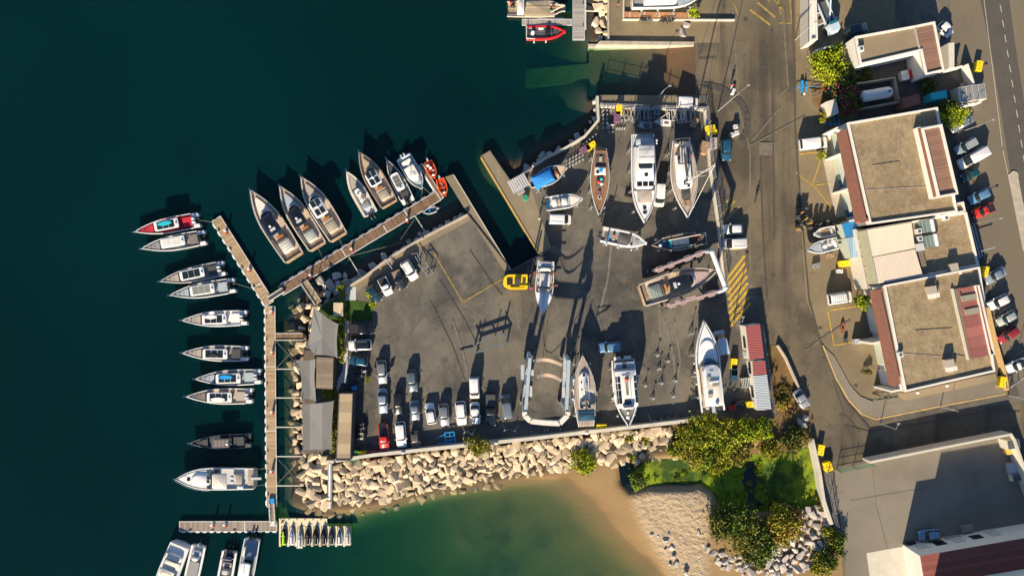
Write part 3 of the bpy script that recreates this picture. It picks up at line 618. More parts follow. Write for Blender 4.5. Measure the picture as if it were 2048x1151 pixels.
cruiser((559.5, 371.5), (634, 492), 3.9, 'cruiser with black roof and pale green sunpad, between two larger cruisers', cg, cushp, blackg, False, M('pale_green_cushion', (.42, .46, .42), .8))
cruiser((602, 352.8), (676, 473), 4.0, 'cruiser with a white roof holding four blue-grey skylights, nearest the diagonal pontoon', cg, cushb, gel, True, M('sand_cushion', (.40, .36, .28), .8))
cruiser((718, 303.5), (778, 407), 3.7, 'tan-decked bronze cruiser with white roof, right of the open RIB', M('bronze_gelcoat', (.26, .20, .16), .3, coat=.4), M('tan_pad', (.38, .29, .20), .8), gel, True, M('sand_cushion', (.40, .36, .28), .8))
# --- other boats afloat
bt = boat
bt('rigid_inflatable', 'open RIB with white console and amber frame beside the tan-decked cruiser', 'RIB', (693.5, 342), (741, 427), 2.9, .8, .4, WL, M('cream_tube', (.50, .48, .42), .5), lgrey,
   [('bow_cushion', 'P', .10, .38, .55, 0, .3, cushb), ('helm_console', 'S', .42, .58, 1.3, 0, 1.1, .15, gel, .5, .2), ('>windscreen', 'S', .40, .44, 1.1, .8, 1.3, .1, glass, .3, .1), ('aft_frame', 'T', [[(.60, -.7, .3), (.60, -.7, 1.6), (.60, .7, 1.6), (.60, .7, .3)], [(.80, -.7, .3), (.80, -.7, 1.6), (.80, .7, 1.6), (.80, .7, .3)], [(.60, -.7, 1.6), (.80, -.7, 1.6)], [(.60, .7, 1.6), (.80, .7, 1.6)]], .06, M('amber_tube', (.32, .2, .05), .4)),
    ('leaning_post', 'S', .63, .70, 1.0, 0, .9, .05, gel), ('aft_bench', 'S', .76, .88, 1.5, 0, .5, .05, cushp), ('O', 'O', 2, blackg), ('A', 'A')], rim=.42, sink=.3, st=.95, p=2.2)
bt('walkaround_boat', 'white stern-out fishing boat with two grey outboards beside the orange launches', 'motor boat', (843.5, 377), (807, 314), 2.95, 1.0, .5, WL, gel, cushp,
   [('bow_cushion', 'P', .06, .24, .35, 0, .18, cushp), ('cabin', 'S', .24, .62, 1.9, 0, 1.5, .25, gel, .8, .2), ('hardtop', 'S', .30, .66, 2.0, 1.7, 1.85, .08, cush, .5, .2), ('>skylight', 'B', .42, .3, 1.85, .8, .5, .02, cushp), ('>rod_rack', 'T', [[(.36, -.5, 1.95), (.6, .5, 1.95)], [(.40, -.6, 1.95), (.62, .3, 1.95)]], .03, grey),
    ('aft_bench', 'S', .78, .90, 2.1, 0, .55, .05, cush), ('engine_bracket', 'S', .93, 1.04, 2.6, -.5, .25, .05, gel), ('O', 'O', 2, M('grey_cowling', (.3, .36, .42), .3)), ('R', 'R', .02, .5, .4, .06)], p=3.0, st=.95, blunt=.1)
for bw, stn, wd, lb, od in (((869.5, 357), (856, 322.5), 1.75, 'orange launch loaded with white gear and console, upper of the pair', True), ((891, 392), (879.5, 357), 1.75, 'orange launch with an empty deck, lower of the pair', False)):
    fe = [('bow_locker', 'P', .04, .22, .2, 0, .18, orange), ('bow_hatch', 'S', .14, .26, .5, .15, .3, .03, gel, .1, .1), ('thwart', 'B', .5, 0, .1, .3, 1.1, .06, M('dark_orange', (.45, .05, .01), .5))]
    if od: fe += [('console', 'S', .55, .68, .6, 0, .8, .05, gel), ('fuel_tank', 'B', .78, .2, 0, .4, .3, .3, M('red_can', (.5, .03, .02), .4)), ('gear_bag', 'E', .8, -.3, .25, .3, cush), ('gear_bag', 'E', .45, .35, .2, .22, grey)]
    else: fe += [('painter_rope', 'T', [[(.1, 0, .3), (.4, .2, .1), (.8, -.1, .1)]], .03, white)]
    fe.append(('O', 'O', 1, M('grey_cowling', (.3, .36, .42), .3)))
    bt('launch', lb, 'launch', bw, stn, wd, .55, .3, WL, orange, M('dark_orange', (.45, .05, .01), .5), fe, 'orange launches at the pontoon end', rim=.2, sink=.25, p=2.8, st=.85, blunt=.12)
bt('dinghy', 'small pale dinghy with a blue interior moored behind the diagonal pontoon', 'dinghy', (846.5, 425.5), (872, 417.5), 1.3, .45, .25, WL, lgrey, dblue, [('thwart', 'B', .5, 0, .1, .25, .9, .05, blue), ('O', 'O', 1, grey)], rim=.22, sink=.25, blunt=.1)
bt('motor_yacht', 'white yacht with cream sunroof and gangplank below the black boat', 'motor yacht', (352, 957), (507, 957), 4.0, 1.7, .8, WL, gel, lgrey,
   [('foredeck', 'P', .03, .40, .38, .0, .36, gel), ('>coachroof', 'S', .20, .44, 2.2, .36, .75, .35, gel, 1.1, .4), ('>deck_hatch', 'B', .17, 0, .37, .5, .55, .05, blackg), ('>side_window', 'B', .425, .35, .74, .6, .45, .03, blackg), ('>side_window', 'B', .425, -.35, .74, .6, .45, .03, blackg), ('windscreen', 'S', .45, .56, 3.1, .3, 1.1, .3, glass, .9, .2),
    ('hardtop', 'S', .51, .70, 2.7, 1.7, 1.85, .1, cush, .3, .2), ('>roof_slat', 'N', .53, .69, 4, 2.3, .05, 2.2, cushb), ('helm_seat', 'E', .735, .35, .7, .35, cushp), ('helm_seat', 'E', .735, -.45, .7, .35, cushp),
    ('sunpad', 'S', .77, .86, 1.9, 0, .6, .05, cushb), ('cockpit_locker', 'S', .79, .87, .5, 0, .55, .03, gel, .1, .1, 1.45), ('swim_platform', 'S', .915, 1.01, 3.7, -.3, .1, .03, teakl, .1, .2), ('gangplank', 'B', 1.03, -.05, .25, 1.9, .4, .08, lgrey), ('R', 'R', .02, .45, .6, .08), ('A', 'A')], tm=.5, st=.94, p=2.6)
# boats below the south pontoon, cut by the frame
bt('motor_yacht', 'white cruiser with pale rounded stern platform, leftmost below the south pontoon', 'motor yacht', (312, 1208), (359, 1090), 3.9, 1.6, .7, WL, gel, gel,
   [('swim_platform', 'S', .93, 1.01, 3.4, -.5, .05, .1, lgrey, .2, .7), ('aft_sunpad', 'S', .75, .84, 2.7, 0, .55, .05, cush), ('cockpit_seat', 'S', .62, .73, 2.9, 0, .4, .05, cush), ('hardtop', 'S', .5, .64, 2.8, 1.5, 1.65, .1, cush, .4, .2), ('>sunroof', 'S', .53, .61, 1.9, 1.65, 1.68, .03, offw), ('windscreen', 'S', .40, .52, 3.0, .3, 1.2, .3, glass, .8, .2), ('foredeck', 'P', .04, .40, .35, 0, .4, gel), ('R', 'R', .02, .45, .5, .1)], tm=.5, st=.92)
bt('rigid_inflatable', 'white RIB with grey sunpad and one pale outboard below the south pontoon', 'RIB', (373, 1200), (397, 1092), 2.8, .9, .4, WL, gel, lgrey,
   [('sunpad', 'P', .35, .72, .5, 0, .5, cushg), ('helm_console', 'S', .74, .82, 1.2, 0, .9, .1, gel, .4, .1), ('sofa', 'S', .84, .93, 1.7, 0, .45, .05, cushp), ('O', 'O', 1, M('grey_cowling', (.3, .36, .42), .3)), ('bow_cushion', 'P', .1, .3, .5, 0, .3, cushg)], rim=.4, st=.95)
bt('rigid_inflatable', 'white RIB with navy sunpad and two black outboards below the south pontoon', 'RIB', (440, 1212), (459, 1103), 2.9, .85, .4, WL, gel, cushk,
   [('sunpad', 'S', .84, .93, 1.3, 0, .5, .05, navy), ('sofa', 'S', .73, .82, 1.7, 0, .5, .05, cushb), ('arch', 'T', [[(.9, -1.0, .2), (.9, -.8, 1.5), (.9, .8, 1.5), (.9, 1.0, .2)]], .07, steel), ('helm_console', 'S', .6, .70, 1.2, 0, 1.0, .1, lgrey, .4, .1), ('O', 'O', 2, blackg), ('bow_cushion', 'P', .1, .4, .5, 0, .3, cushg)], rim=.42, st=.95)
bt('walkaround_boat', 'tall white hardtop fishing boat, rightmost below the south pontoon', 'motor boat', (483, 1200), (504, 1079), 3.0, 1.1, .5, WL, gel, M('blue_grey_deck', (.22, .27, .34), .7),
   [('cabin', 'S', .42, .66, 1.8, 0, 1.5, .2, glass, .4, .1), ('hardtop', 'S', .36, .68, 2.0, 1.75, 1.9, .08, gel, .4, .25), ('>antenna', 'T', [[(.5, .1, 1.95), (.64, -.1, 2.3)]], .04, grey), ('side_bench', 'S', .72, .88, .5, 0, .5, .03, cush, .05, .05, -1.0), ('bait_table', 'S', .74, .79, .7, 0, .9, .03, gel), ('O', 'O', 2, blackg), ('foredeck', 'P', .05, .36, .35, 0, .3, gel)], st=.95, p=2.8)
# top edge
bt('work_barge', 'flat-decked workboat with a tan planked deck and bow winch at the top pontoon', 'workboat', (1130, 18), (1014, 18), 3.1, .7, .5, WL, M('rusty_white_steel', (.42, .38, .32), .6, var=.25, scale=3), banded('barge_planks', (.36, .30, .21), (.2, .16, .1), 3, 1, .8),
   [('deck_house', 'S', .70, .83, 2.3, 0, 1.9, .08, offw, .2, .2), ('>roof_hatch', 'S', .73, .80, 1.5, 1.9, 1.98, .04, lgrey), ('cargo_deck', 'S', .18, .70, 2.9, .1, .42, .02, banded('barge_planks', (.36, .30, .21), (.2, .16, .1), 3, 1, .8), .05, .05),
    ('bow_derrick', 'T', [[(.25, .7, .4), (.02, .1, 1.3)], [(.25, -.7, .4), (.02, .1, 1.3)], [(.05, -.3, 1.2), (.05, .4, 1.2)]], .07, offw), ('winch', 'E', .20, .2, .6, .35, rust), ('rope_coil', 'E', .24, -.4, .5, .3, greenp), ('aft_winch', 'E', .90, .5, .5, .45, black), ('life_ring', 'E', .93, 1.0, .6, .3, red), ('R', 'R', .78, .99, .9, .1)], p=3.2, st=.9, tm=.5, blunt=.2, rim=.18)
bt('rigid_inflatable', 'red and white RIB with a dark slatted deck moored under the top pontoon finger', 'RIB', (1131, 65), (1052, 66.5), 2.7, .65, .35, WL, M('red_tube', (.55, .015, .02), .45), banded('dark_slats', (.03, .035, .05), (.35, .36, .38), 3.3, 1, .6, .1, .1),
   [('helm_console', 'S', .40, .52, .9, 0, .9, .05, blackg), ('jockey_seat', 'S', .32, .37, .9, 0, .5, .05, cushk), ('thwart', 'B', .62, .75, .1, .9, .35, .3, cush), ('stern_frame', 'T', [[(.95, -1.1, .2), (.99, -1.1, .9), (.99, 1.1, .9), (.95, 1.1, .2)], [(.78, -1.1, .4), (.99, -1.1, .8)]], .07, white), ('console_seat', 'S', .78, .88, .6, 0, .8, .05, gel), ('fender', 'B', .8, -1.5, -.2, .25, .35, .2, white), ('fender', 'B', .5, -1.5, -.2, .25, .35, .2, white), ('bow_step', 'P', .04, .26, .45, 0, .1, cushk)], rim=.4, sink=.3, p=2.6, st=.95, blunt=.1)
# ------------------------------------------------------------------ boats ashore on their stands
def jack(mb, x, y, h, a=0.0, s=1.0):
    for k in range(4):
        t = a+math.pi/4+k*math.pi/2; mb.beam((x+.48*s*math.cos(t), y+.48*s*math.sin(t), .03), (x, y, h*.55), .09)
    mb.tube((x, y, h*.3), (x, y, h), .05, 6); mb.box(x, y, h, .32, .32, .06)
def cradle(root, L, B, base, n=3, inn=.62):
    """keel blocks and side props under a laid-up boat, as parts of the boat's own cradle"""
    loc = root.location; a = root.rotation_euler.z; c, s = math.cos(a), math.sin(a)
    for i in range(n):
        x = L*(-.36+.72*i/(n-1))
        for sy in (1, -1):
            m = MB(); jack(m, 0, 0, base-.1+.05)
            o = m.obj('boat_stand', galv); yy = sy*B*inn*(.8 if i == n-1 else 1)
            o.location = (loc.x+x*c-yy*s, loc.y+x*s+yy*c, 0); tag(o, 'galvanised prop stand holding up a laid-up boat hull', 'boat stand', 'prop stands under boat hulls')
tb = banded('orange_teak', (.24, .13, .07), (.09, .045, .025), 7, 1, .6, .15, .12)
base_ = 1.5
Y = {}
Y['pointu'] = boat('fishing_boat', 'old wooden fishing boat under a bright blue tarpaulin, beside the quay shelter', 'fishing boat', (1134, 334), (1061, 370), 3.1, .9, .7, 1.3, lgrey, M('maroon_deck', (.12, .04, .035), .7),
   [('tarpaulin', 'S', .38, .92, 2.5, .2, 1.35, .45, blue, .1, .1), ('bow_deck', 'P', .05, .22, .2, .05, .2, M('peach_deck', (.5, .36, .26), .7)), ('thwart', 'B', .30, 0, .2, .5, 2.2, .06, M('peach_deck', (.5, .36, .26), .7)), ('engine_box', 'S', .26, .36, .9, 0, .5, .05, rust), ('A', 'A')], tm=.5, st=.35, p=2.0)
Y['console'] = boat('centre_console', 'white centre-console boat with blue engine bracket, parked above a white van', 'motor boat', (1165, 398), (1092, 408), 2.6, .9, .5, 1.2, gel, lgrey,
   [('bow_seat', 'P', .06, .34, .35, 0, .35, cush), ('>bow_cover', 'P', .26, .44, .5, .35, .40, cushp), ('helm_console', 'S', .42, .58, 1.3, 0, 1.0, .12, white, .3, .1), ('leaning_post', 'S', .60, .68, 1.2, 0, .8, .05, cushb), ('side_seat', 'S', .7, .84, 1.3, 0, .5, .04, white), ('engine_bracket', 'B', .97, 0, .1, .6, 1.5, .4, dblue), ('O', 'O', 1, blackg)], st=.95, p=2.8, blunt=.06)
Y['classic'] = boat('wooden_sailboat', 'mastless classic yacht with an orange teak deck, narrow and bow down in the yard', 'sailing boat', (1197.5, 431), (1201.5, 297), 3.35, 1.1, 1.4, 2.0, gel, tb,
   [('deck', 'P', .03, .97, .14, -.02, .33, tb), ('aft_cockpit', 'S', .74, .93, 1.9, .33, .40, .02, M('dark_cockpit', (.06, .045, .04), .7), .2, .2), ('>cockpit_seat', 'B', .84, 0, .42, .8, .5, .2, cushb), ('deckhouse', 'S', .60, .72, 2.0, .33, .8, .08, cush, .1, .1), ('>companionway', 'B', .67, .1, .8, .7, .6, .04, azure), ('>hatch', 'B', .64, -.5, .8, .5, .5, .06, navy),
    ('coachroof', 'S', .42, .58, 1.2, .33, .62, .1, cushk, .3, .2), ('>gear_pile', 'E', .50, -.2, .7, .42, red), ('>gear_pile', 'E', .47, .3, .7, .35, lgrey), ('>gear_pile', 'E', .54, .2, .7, .35, cyan), ('skylight', 'S', .30, .38, .5, .33, .5, .05, M('mauve_canvas', (.16, .07, .11), .8), .05, .05), ('fore_hatch', 'B', .27, 0, .34, .6, .6, .1, cush), ('>hatch_glass', 'B', .27, 0, .44, .42, .42, .02, blackg),
    ('A', 'A'), ('stern_davit', 'B', 1.0, -.1, .4, .5, .7, .4, black)], tm=.45, st=.62, p=1.9, rim=.1, sink=.3)
Y['yacht'] = boat('motor_yacht', 'large white flybridge yacht standing bow down between two sailing boats', 'motor yacht', (1288.5, 446), (1285, 269.5), 4.3, 2.4, 1.0, 1.9, gel, lgrey,
   [('foredeck', 'P', .02, .36, .30, .05, .35, gel), ('>deck_hatch', 'B', .17, 0, .35, .6, .55, .05, blackg), ('>deck_hatch', 'B', .115, 0, .35, .5, .6, .05, blackg), ('>sunpad', 'S', .22, .365, 2.5, .36, .6, .08, cushb, .1, .1),
    ('cabin', 'S', .37, .86, 3.5, .0, 1.5, .2, gel, .8, .1), ('>forward_window', 'B', .425, 0, 1.45, .75, .85, .06, blackg), ('>forward_window', 'B', .425, 1.0, 1.45, .75, .85, .06, blackg), ('>forward_window', 'B', .425, -1.0, 1.45, .75, .85, .06, blackg),
    ('flybridge_coaming', 'S', .50, .84, 3.0, 1.5, 2.1, .15, white, .8, .1), ('>windscreen', 'S', .59, .66, 2.4, 2.1, 2.3, .1, glass, .4, .1), ('bimini', 'S', .64, .84, 2.75, 3.1, 3.2, .06, lgrey, .2, .1), ('>bimini_seam', 'N', .66, .82, 2, 2.6, .04, 3.2, grey), ('>hatch', 'B', .52, .05, 2.1, .5, .6, .06, blackg),
    ('aft_roof', 'S', .86, .93, 3.1, 1.8, 1.95, .05, cushp, .1, .3), ('boat_deck_locker', 'B', .90, 1.75, 0, 2.0, .5, .5, M('brown_locker', (.2, .09, .06), .6)), ('fender', 'E', .90, 2.3, .2, .25, white), ('fender', 'E', .93, 2.35, .2, .25, white), ('stern_rail', 'T', [[(.94, -1.6, .6), (1.0, -1.5, .9), (1.0, 1.5, .9), (.94, 1.6, .6)]], .05, steel), ('R', 'R', .0, .42, .8, .1), ('A', 'A')], tm=.5, st=.92, p=2.6, z=3.9)
mastm = M('anodised_mast', (.50, .50, .49), .35, .4)
Y['ketch'] = boat('sailing_yacht', 'big sailing yacht with its leaning mast, boom and teak deck near the east fence', 'sailing boat', (1375.5, 434.5), (1363, 279.6), 4.7, 1.5, 1.6, 2.3, gel, teakl,
   [('deck', 'P', .02, .98, .16, 0, .34, teakl), ('coachroof', 'S', .36, .82, 2.9, .34, .72, .15, gel, 1.2, .2), ('>window_strip', 'B', .60, 1.2, .72, 2.8, .14, .03, blackg), ('>hatch', 'B', .44, 0, .72, .6, .6, .06, glass), ('>hatch', 'B', .40, .5, .70, .4, .4, .06, glass), ('fore_hatch_cover', 'S', .24, .37, 1.5, .34, .5, .04, cushk, .1, .1), ('fore_locker', 'B', .19, 0, .34, .9, 1.1, .08, teak),
    ('cockpit', 'S', .68, .88, 2.1, .73, .80, .03, M('dark_cockpit', (.06, .045, .04), .7), .3, .2), ('>folded_sail', 'T', [[(.70, -.5, 1.0), (.90, -.4, 1.0)], [(.70, -.1, 1.0), (.88, .1, 1.0)], [(.72, .6, 1.0), (.90, .5, 1.0)]], .14, lgrey), ('>gear_pile', 'E', .78, .9, .9, .3, red), ('>gear_pile', 'E', .74, -.8, .9, .3, dblue), ('boom', 'T', [[(.45, .0, 2.0), (.80, -.2, 2.3)]], .15, dgrey), ('>sail_cover', 'T', [[(.50, .0, 2.25), (.78, -.15, 2.5)]], .22, cushk),
    ('steering_wheel', 'T', [[(.92, -.6, 1.2), (.92, 0, 1.6), (.92, .6, 1.2), (.92, 0, .8), (.92, -.6, 1.2)]], .04, steel), ('dinghy_davit', 'T', [[(.95, -1.2, .4), (1.0, -1.2, 1.6), (1.0, 1.2, 1.6), (.95, 1.2, .4)]], .06, steel), ('stern_gear', 'E', .93, .9, .7, .4, lgrey), ('stern_gear', 'E', .94, -.9, .7, .35, white), ('R', 'R', .0, .92, .65, .1), ('A', 'A'),
    ('mast', 'T', [[(.44, .0, .7), (.445, .0, 17.5)]], .13, mastm), ('>spreader', 'T', [[(.445, -1.6, 7.0), (.445, 1.6, 7.0)], [(.445, -1.1, 12.0), (.445, 1.1, 12.0)]], .06, mastm), ('>masthead_gear', 'T', [[(.42, 0, 17.6), (.47, 0, 17.6)]], .06, mastm), ('forestay', 'T', [[(0, 0, .4), (.44, 0, 17.3)]], .035, white), ('backstay', 'T', [[(1.0, 0, .4), (.45, 0, 17.3)]], .02, steel),
    ('shroud', 'T', [[(.46, -2.2, .4), (.445, -1.6, 7.0), (.445, -.1, 16.5)], [(.46, 2.2, .4), (.445, 1.6, 7.0), (.445, .1, 16.5)]], .02, steel)], tm=.48, st=.62, p=1.85, rim=.12, sink=.3, z=4.0)
Y['cabin'] = boat('rigid_inflatable', 'white-tubed boat with a dark slatted roof and cluttered stern, left of the cluttered sailboat', 'RIB', (1293, 487), (1203, 468.5), 2.9, .95, .55, 1.4, gel, cushg,
   [('bow_seat', 'P', .08, .30, .45, 0, .3, cushp), ('>bow_table', 'B', .22, 0, .3, .8, .8, .1, cushg), ('windscreen', 'S', .34, .38, 1.9, .3, 1.3, .2, gel, .5, .2), ('bimini', 'S', .38, .66, 1.85, 1.8, 1.88, .05, M('dark_slat_roof', (.07, .065, .06), .6), .1, .1), ('>roof_slat', 'N', .39, .65, 4, 1.75, .04, 1.88, black), ('helm_seat', 'E', .73, .2, .5, .28, M('terracotta_cushion', (.45, .15, .08), .7)), ('helm_seat', 'E', .73, -.4, .5, .25, cushb), ('aft_bench', 'S', .82, .92, 1.8, 0, .5, .05, dgrey), ('stern_arch', 'T', [[(.86, -1.3, .3), (.86, -1.2, 1.7), (.86, 1.2, 1.7), (.86, 1.3, .3)]], .07, azure), ('stern_locker', 'B', .93, 1.1, .2, .9, .6, .5, cush), ('fender', 'B', .3, -1.65, 0, .25, .3, .4, white), ('fender', 'B', .6, -1.65, 0, .25, .3, .4, white), ('fender', 'B', .85, -1.6, 0, .25, .3, .4, white), ('O', 'O', 2, blackg)], st=.95, p=2.8, rim=.4, sink=.3, blunt=.08)
Y['clutter'] = boat('sailing_boat_stripped', 'cluttered old sailing boat with red and turquoise gear heaped on its deck', 'sailing boat', (1303.5, 490.5), (1410, 477), 3.0, 1.0, 1.2, 1.7, M('worn_hull', (.35, .28, .2), .6, var=.3), M('worn_deck', (.12, .10, .085), .8, var=.4, scale=3),
   [('coachroof', 'S', .36, .80, 1.2, .0, .65, .1, offw, .8, .2), ('>hatch', 'B', .56, .1, .65, .5, .5, .08, cush), ('turquoise_tarp', 'S', .32, .38, 1.5, .1, .85, .2, cyan, .2, .2), ('blue_tarp', 'P', .12, .27, .35, .0, .4, dblue), ('buoy', 'E', .15, .2, .5, .3, white), ('dark_cockpit', 'S', .68, .86, 1.2, .2, .7, .05, black), ('red_can', 'E', .86, -.6, .7, .38, red), ('red_can', 'E', .81, -.9, .5, .3, red), ('red_can', 'E', .89, -.2, .7, .3, M('pink_bag', (.5, .18, .16), .7)), ('boom', 'T', [[(.30, -.5, 1.0), (.90, -.8, 1.2)], [(.35, .9, .5), (.8, .8, .6)]], .08, offw), ('side_plank', 'T', [[(.4, 1.2, .4), (.75, 1.1, .45)], [(.2, -1.0, .4), (.6, -1.25, .45)]], .07, M('bleached_wood', (.42, .34, .24), .8)), ('life_ring', 'E', .70, 1.0, .4, .3, cush), ('stern_frame', 'T', [[(.93, -1, .3), (.99, -1, 1.4), (.99, 1, 1.4), (.93, 1, .3)]], .05, galv), ('R', 'R', .05, .9, .6, .1)], tm=.5, st=.5, p=1.9, rim=.12)
Y['lifted'] = cruiser((1436, 540), (1285, 590.5), 4.5, 'grey cruiser with a black roof hanging in the pink travel lift', cg, M('mauve_pad', (.36, .28, .28), .8), blackg, False, M('grey_green_pad', (.17, .21, .20), .8), base=2.2, group=None)
Y['forked'] = boat('day_sailer', 'plain white mastless boat carried on the forks of the yellow forklift', 'motor boat', (1085.5, 627), (1092, 522), 3.2, 1.2, .6, 2.2, gel, lgrey,
   [('foredeck', 'P', .02, .40, .16, .0, .36, gel), ('>deck_ridge', 'S', .10, .38, .45, .36, .46, .03, lgrey, .2, .1), ('windscreen_cover', 'S', .38, .50, 2.3, .2, .8, .2, cushb, .9, .2), ('cockpit_cover', 'S', .50, .78, 2.0, .15, .65, .1, M('ivory_cover', (.5, .47, .44), .7), .1, .1), ('bench', 'S', .80, .88, 2.1, .1, .6, .1, cush, .1, .4), ('side_box', 'B', .6, 1.1, .1, 2.5, .3, .3, cushb), ('swim_platform', 'S', .90, .99, 2.4, -.2, .2, .05, cushp, .1, .6), ('A', 'A')], tm=.45, st=.9, p=2.3, rim=.14, blunt=.04)
Y['sloop'] = boat('sailing_yacht', 'mastless sloop with a blue cockpit canopy, right of the white travel lift', 'sailing boat', (1165, 710), (1172.5, 853), 4.0, 1.4, 1.5, 2.1, gel, teakl,
   [('deck', 'P', .02, .97, .15, 0, .34, banded('pinkish_teak', (.33, .28, .24), (.2, .17, .14), 7, 1, .7, .1, .1)), ('coachroof', 'S', .23, .72, 1.9, .34, .75, .12, gel, .9, .2), ('>deck_hatch', 'B', .27, 0, .75, .45, .45, .05, blackg), ('>portlight', 'B', .37, .5, .75, .35, .18, .04, blackg), ('>portlight', 'B', .37, -.5, .75, .35, .18, .04, blackg), ('>portlight', 'B', .47, .5, .75, .35, .18, .04, blackg), ('boom', 'T', [[(.42, -.1, 1.3), (.74, -.1, 1.5)]], .13, dgrey),
    ('mast_step', 'T', [[(.41, 0, .7), (.42, 0, 3.0)], [(.43, -.2, 2.4), (.52, -1.9, 3.6)], [(.44, .2, 2.4), (.50, -1.6, 3.2)], [(.40, .1, 2.8), (.49, -1.9, 3.4)]], .07, offw), ('sprayhood', 'S', .60, .71, 1.9, .75, 1.3, .3, M('grey_hood', (.2, .22, .24), .8), .6, .1), ('cockpit_gear', 'E', .62, -.2, 1.2, .35, M('terracotta_cushion', (.45, .15, .08), .7)), ('helm_box', 'B', .69, .65, .8, .9, .5, .3, dblue), ('helm_box', 'B', .69, -.65, .8, .9, .5, .3, dblue),
    ('cockpit_canopy', 'S', .735, .895, 2.9, 1.6, 1.75, .06, dblue, .1, .15), ('>canopy_seam', 'N', .80, .83, 1, 2.8, .06, 1.75, black), ('stern_platform', 'S', .92, 1.0, 2.7, .0, .3, .05, teakl, .05, .3), ('fender', 'E', .33, 1.75, .5, .2, white), ('fender', 'E', .47, 2.0, .5, .2, white), ('fender', 'E', .60, 2.05, .5, .2, white), ('R', 'R', .0, .9, .6, .1), ('A', 'A')], tm=.52, st=.68, p=1.75, rim=.12, sink=.3)
Y['ferry'] = boat('passenger_boat', 'white passenger boat with rows of dark side windows and a red roof ring', 'passenger boat', (1257, 853), (1246, 719.5), 4.4, 1.7, .8, 1.3, gel, cushg,
   [('aft_deck', 'S', .00, .001, .1, 0, .01, .0, gel), ('saloon', 'S', .30, .87, 3.9, 0, 1.9, .15, gel, .5, .1)]+
    [('>side_window', 'B', .42+.105*i, y*s_, 1.9, 1.05, w_, .04, glass) for i in range(4) for (y, w_, s_) in ((1.25, .5, -1), (1.7, .25, -1), (1.55, .45, 1))]+
    [('roof_walkway', 'S', .38, .80, 1.5, 1.95, 2.05, .05, cush, .1, .1), ('>roof_lettering_block', 'B', .79, .35, 2.05, .5, .7, .02, cushg), ('>life_ring', 'E', .735, .1, 2.1, .38, red), ('>roof_ladder', 'T', [[(.5, .2, 2.1), (.71, .2, 2.1)], [(.5, -.15, 2.1), (.71, -.15, 2.1)]]+[[(.5+.03*i, -.15, 2.1), (.5+.03*i, .2, 2.1)] for i in range(7)], .05, cushg), ('>roof_hatch', 'B', .40, .0, 1.95, .8, 1.2, .1, navy),
     ('wheelhouse', 'S', .28, .36, 2.3, 1.2, 2.3, .2, white, .5, .1), ('>wheelhouse_window', 'B', .335, 0, 2.3, .2, 1.7, .04, glass), ('bow_deck', 'P', .04, .27, .55, .0, .12, M('green_grey_deck', (.15, .16, .13), .7)), ('windlass', 'E', .15, 0, .3, .35, white), ('windlass', 'E', .21, .1, .3, .3, white), ('aft_canopy', 'S', .89, .985, 3.6, 1.3, 1.4, .05, cushp, .1, .1), ('>canopy_gap', 'B', .935, 0, 1.41, 1.0, .7, .03, cushk), ('stern_bench', 'B', 1.03, .8, .2, .6, 1.2, .3, cush), ('stern_bench', 'B', 1.03, -1.0, .2, .6, 1.2, .3, cush), ('fender', 'E', .75, 2.4, .6, .22, lgrey), ('fender', 'E', .45, -2.4, .6, .22, lgrey), ('R', 'R', .0, .28, .8, .1)], tm=.45, st=.92, p=2.0, rim=.24)
Y['fly'] = boat('motor_yacht', 'long white flybridge yacht with teal windscreen and grey-cushioned bow, bow up in the yard', 'motor yacht', (1407, 641.5), (1426.5, 822), 4.3, 2.1, 1.0, 1.9, gel, teakl,
   [('foredeck', 'P', .03, .46, .42, .0, .5, gel), ('>deck_hatch', 'B', .255, 0, .5, .5, .5, .05, blackg), ('>sunpad', 'S', .27, .335, 2.1, .5, .68, .06, cushb, .1, .1), ('>forward_coachroof', 'S', .20, .46, 2.6, .5, .8, .2, gel, 1.2, .2), ('windscreen', 'S', .405, .50, 3.1, .5, 1.5, .35, M('teal_glass', (.01, .07, .11), .08, coat=.5), 1.3, .1),
    ('flybridge', 'S', .47, .925, 3.2, 1.5, 2.2, .12, gel, 1.2, .3), ('>flybridge_floor', 'S', .59, .90, 2.5, 2.2, 2.24, .02, cush, .4, .2), ('>helm_panel', 'B', .61, .7, 2.24, .5, .6, .2, cushg), ('>seat_locker', 'B', .655, -.1, 2.24, .3, 1.6, .3, white), ('>sofa_cushion', 'B', .70, -.3, 2.24, .3, 1.1, .3, cushb), ('>table', 'B', .80, .75, 2.24, .7, .7, .3, M('mauve_pad', (.36, .28, .28), .8)), ('>dome', 'E', .90, -.2, 2.5, .33, white), ('>name_plate', 'B', .53, .1, 2.2, .15, .6, .03, cushk),
    ('passerelle', 'B', .965, -.1, .4, 1.6, .6, .06, cushp), ('aft_table', 'E', .95, .9, .3, .4, cushb), ('aft_rail', 'T', [[(.93, -1.9, .8), (.93, 1.9, .9)], [(.99, -1.9, .8), (.93, -1.9, .8)]], .07, white), ('side_plank', 'B', .70, 1.85, .45, 5.5, .15, .06, cush), ('R', 'R', .0, .45, .8, .08), ('A', 'A'), ('fender', 'E', .45, 2.4, .3, .2, lgrey), ('fender', 'E', .55, 2.4, .3, .2, lgrey), ('fender', 'E', .68, 2.35, .3, .2, lgrey)], tm=.5, st=.93, p=2.3, rim=.22, z=4.0)
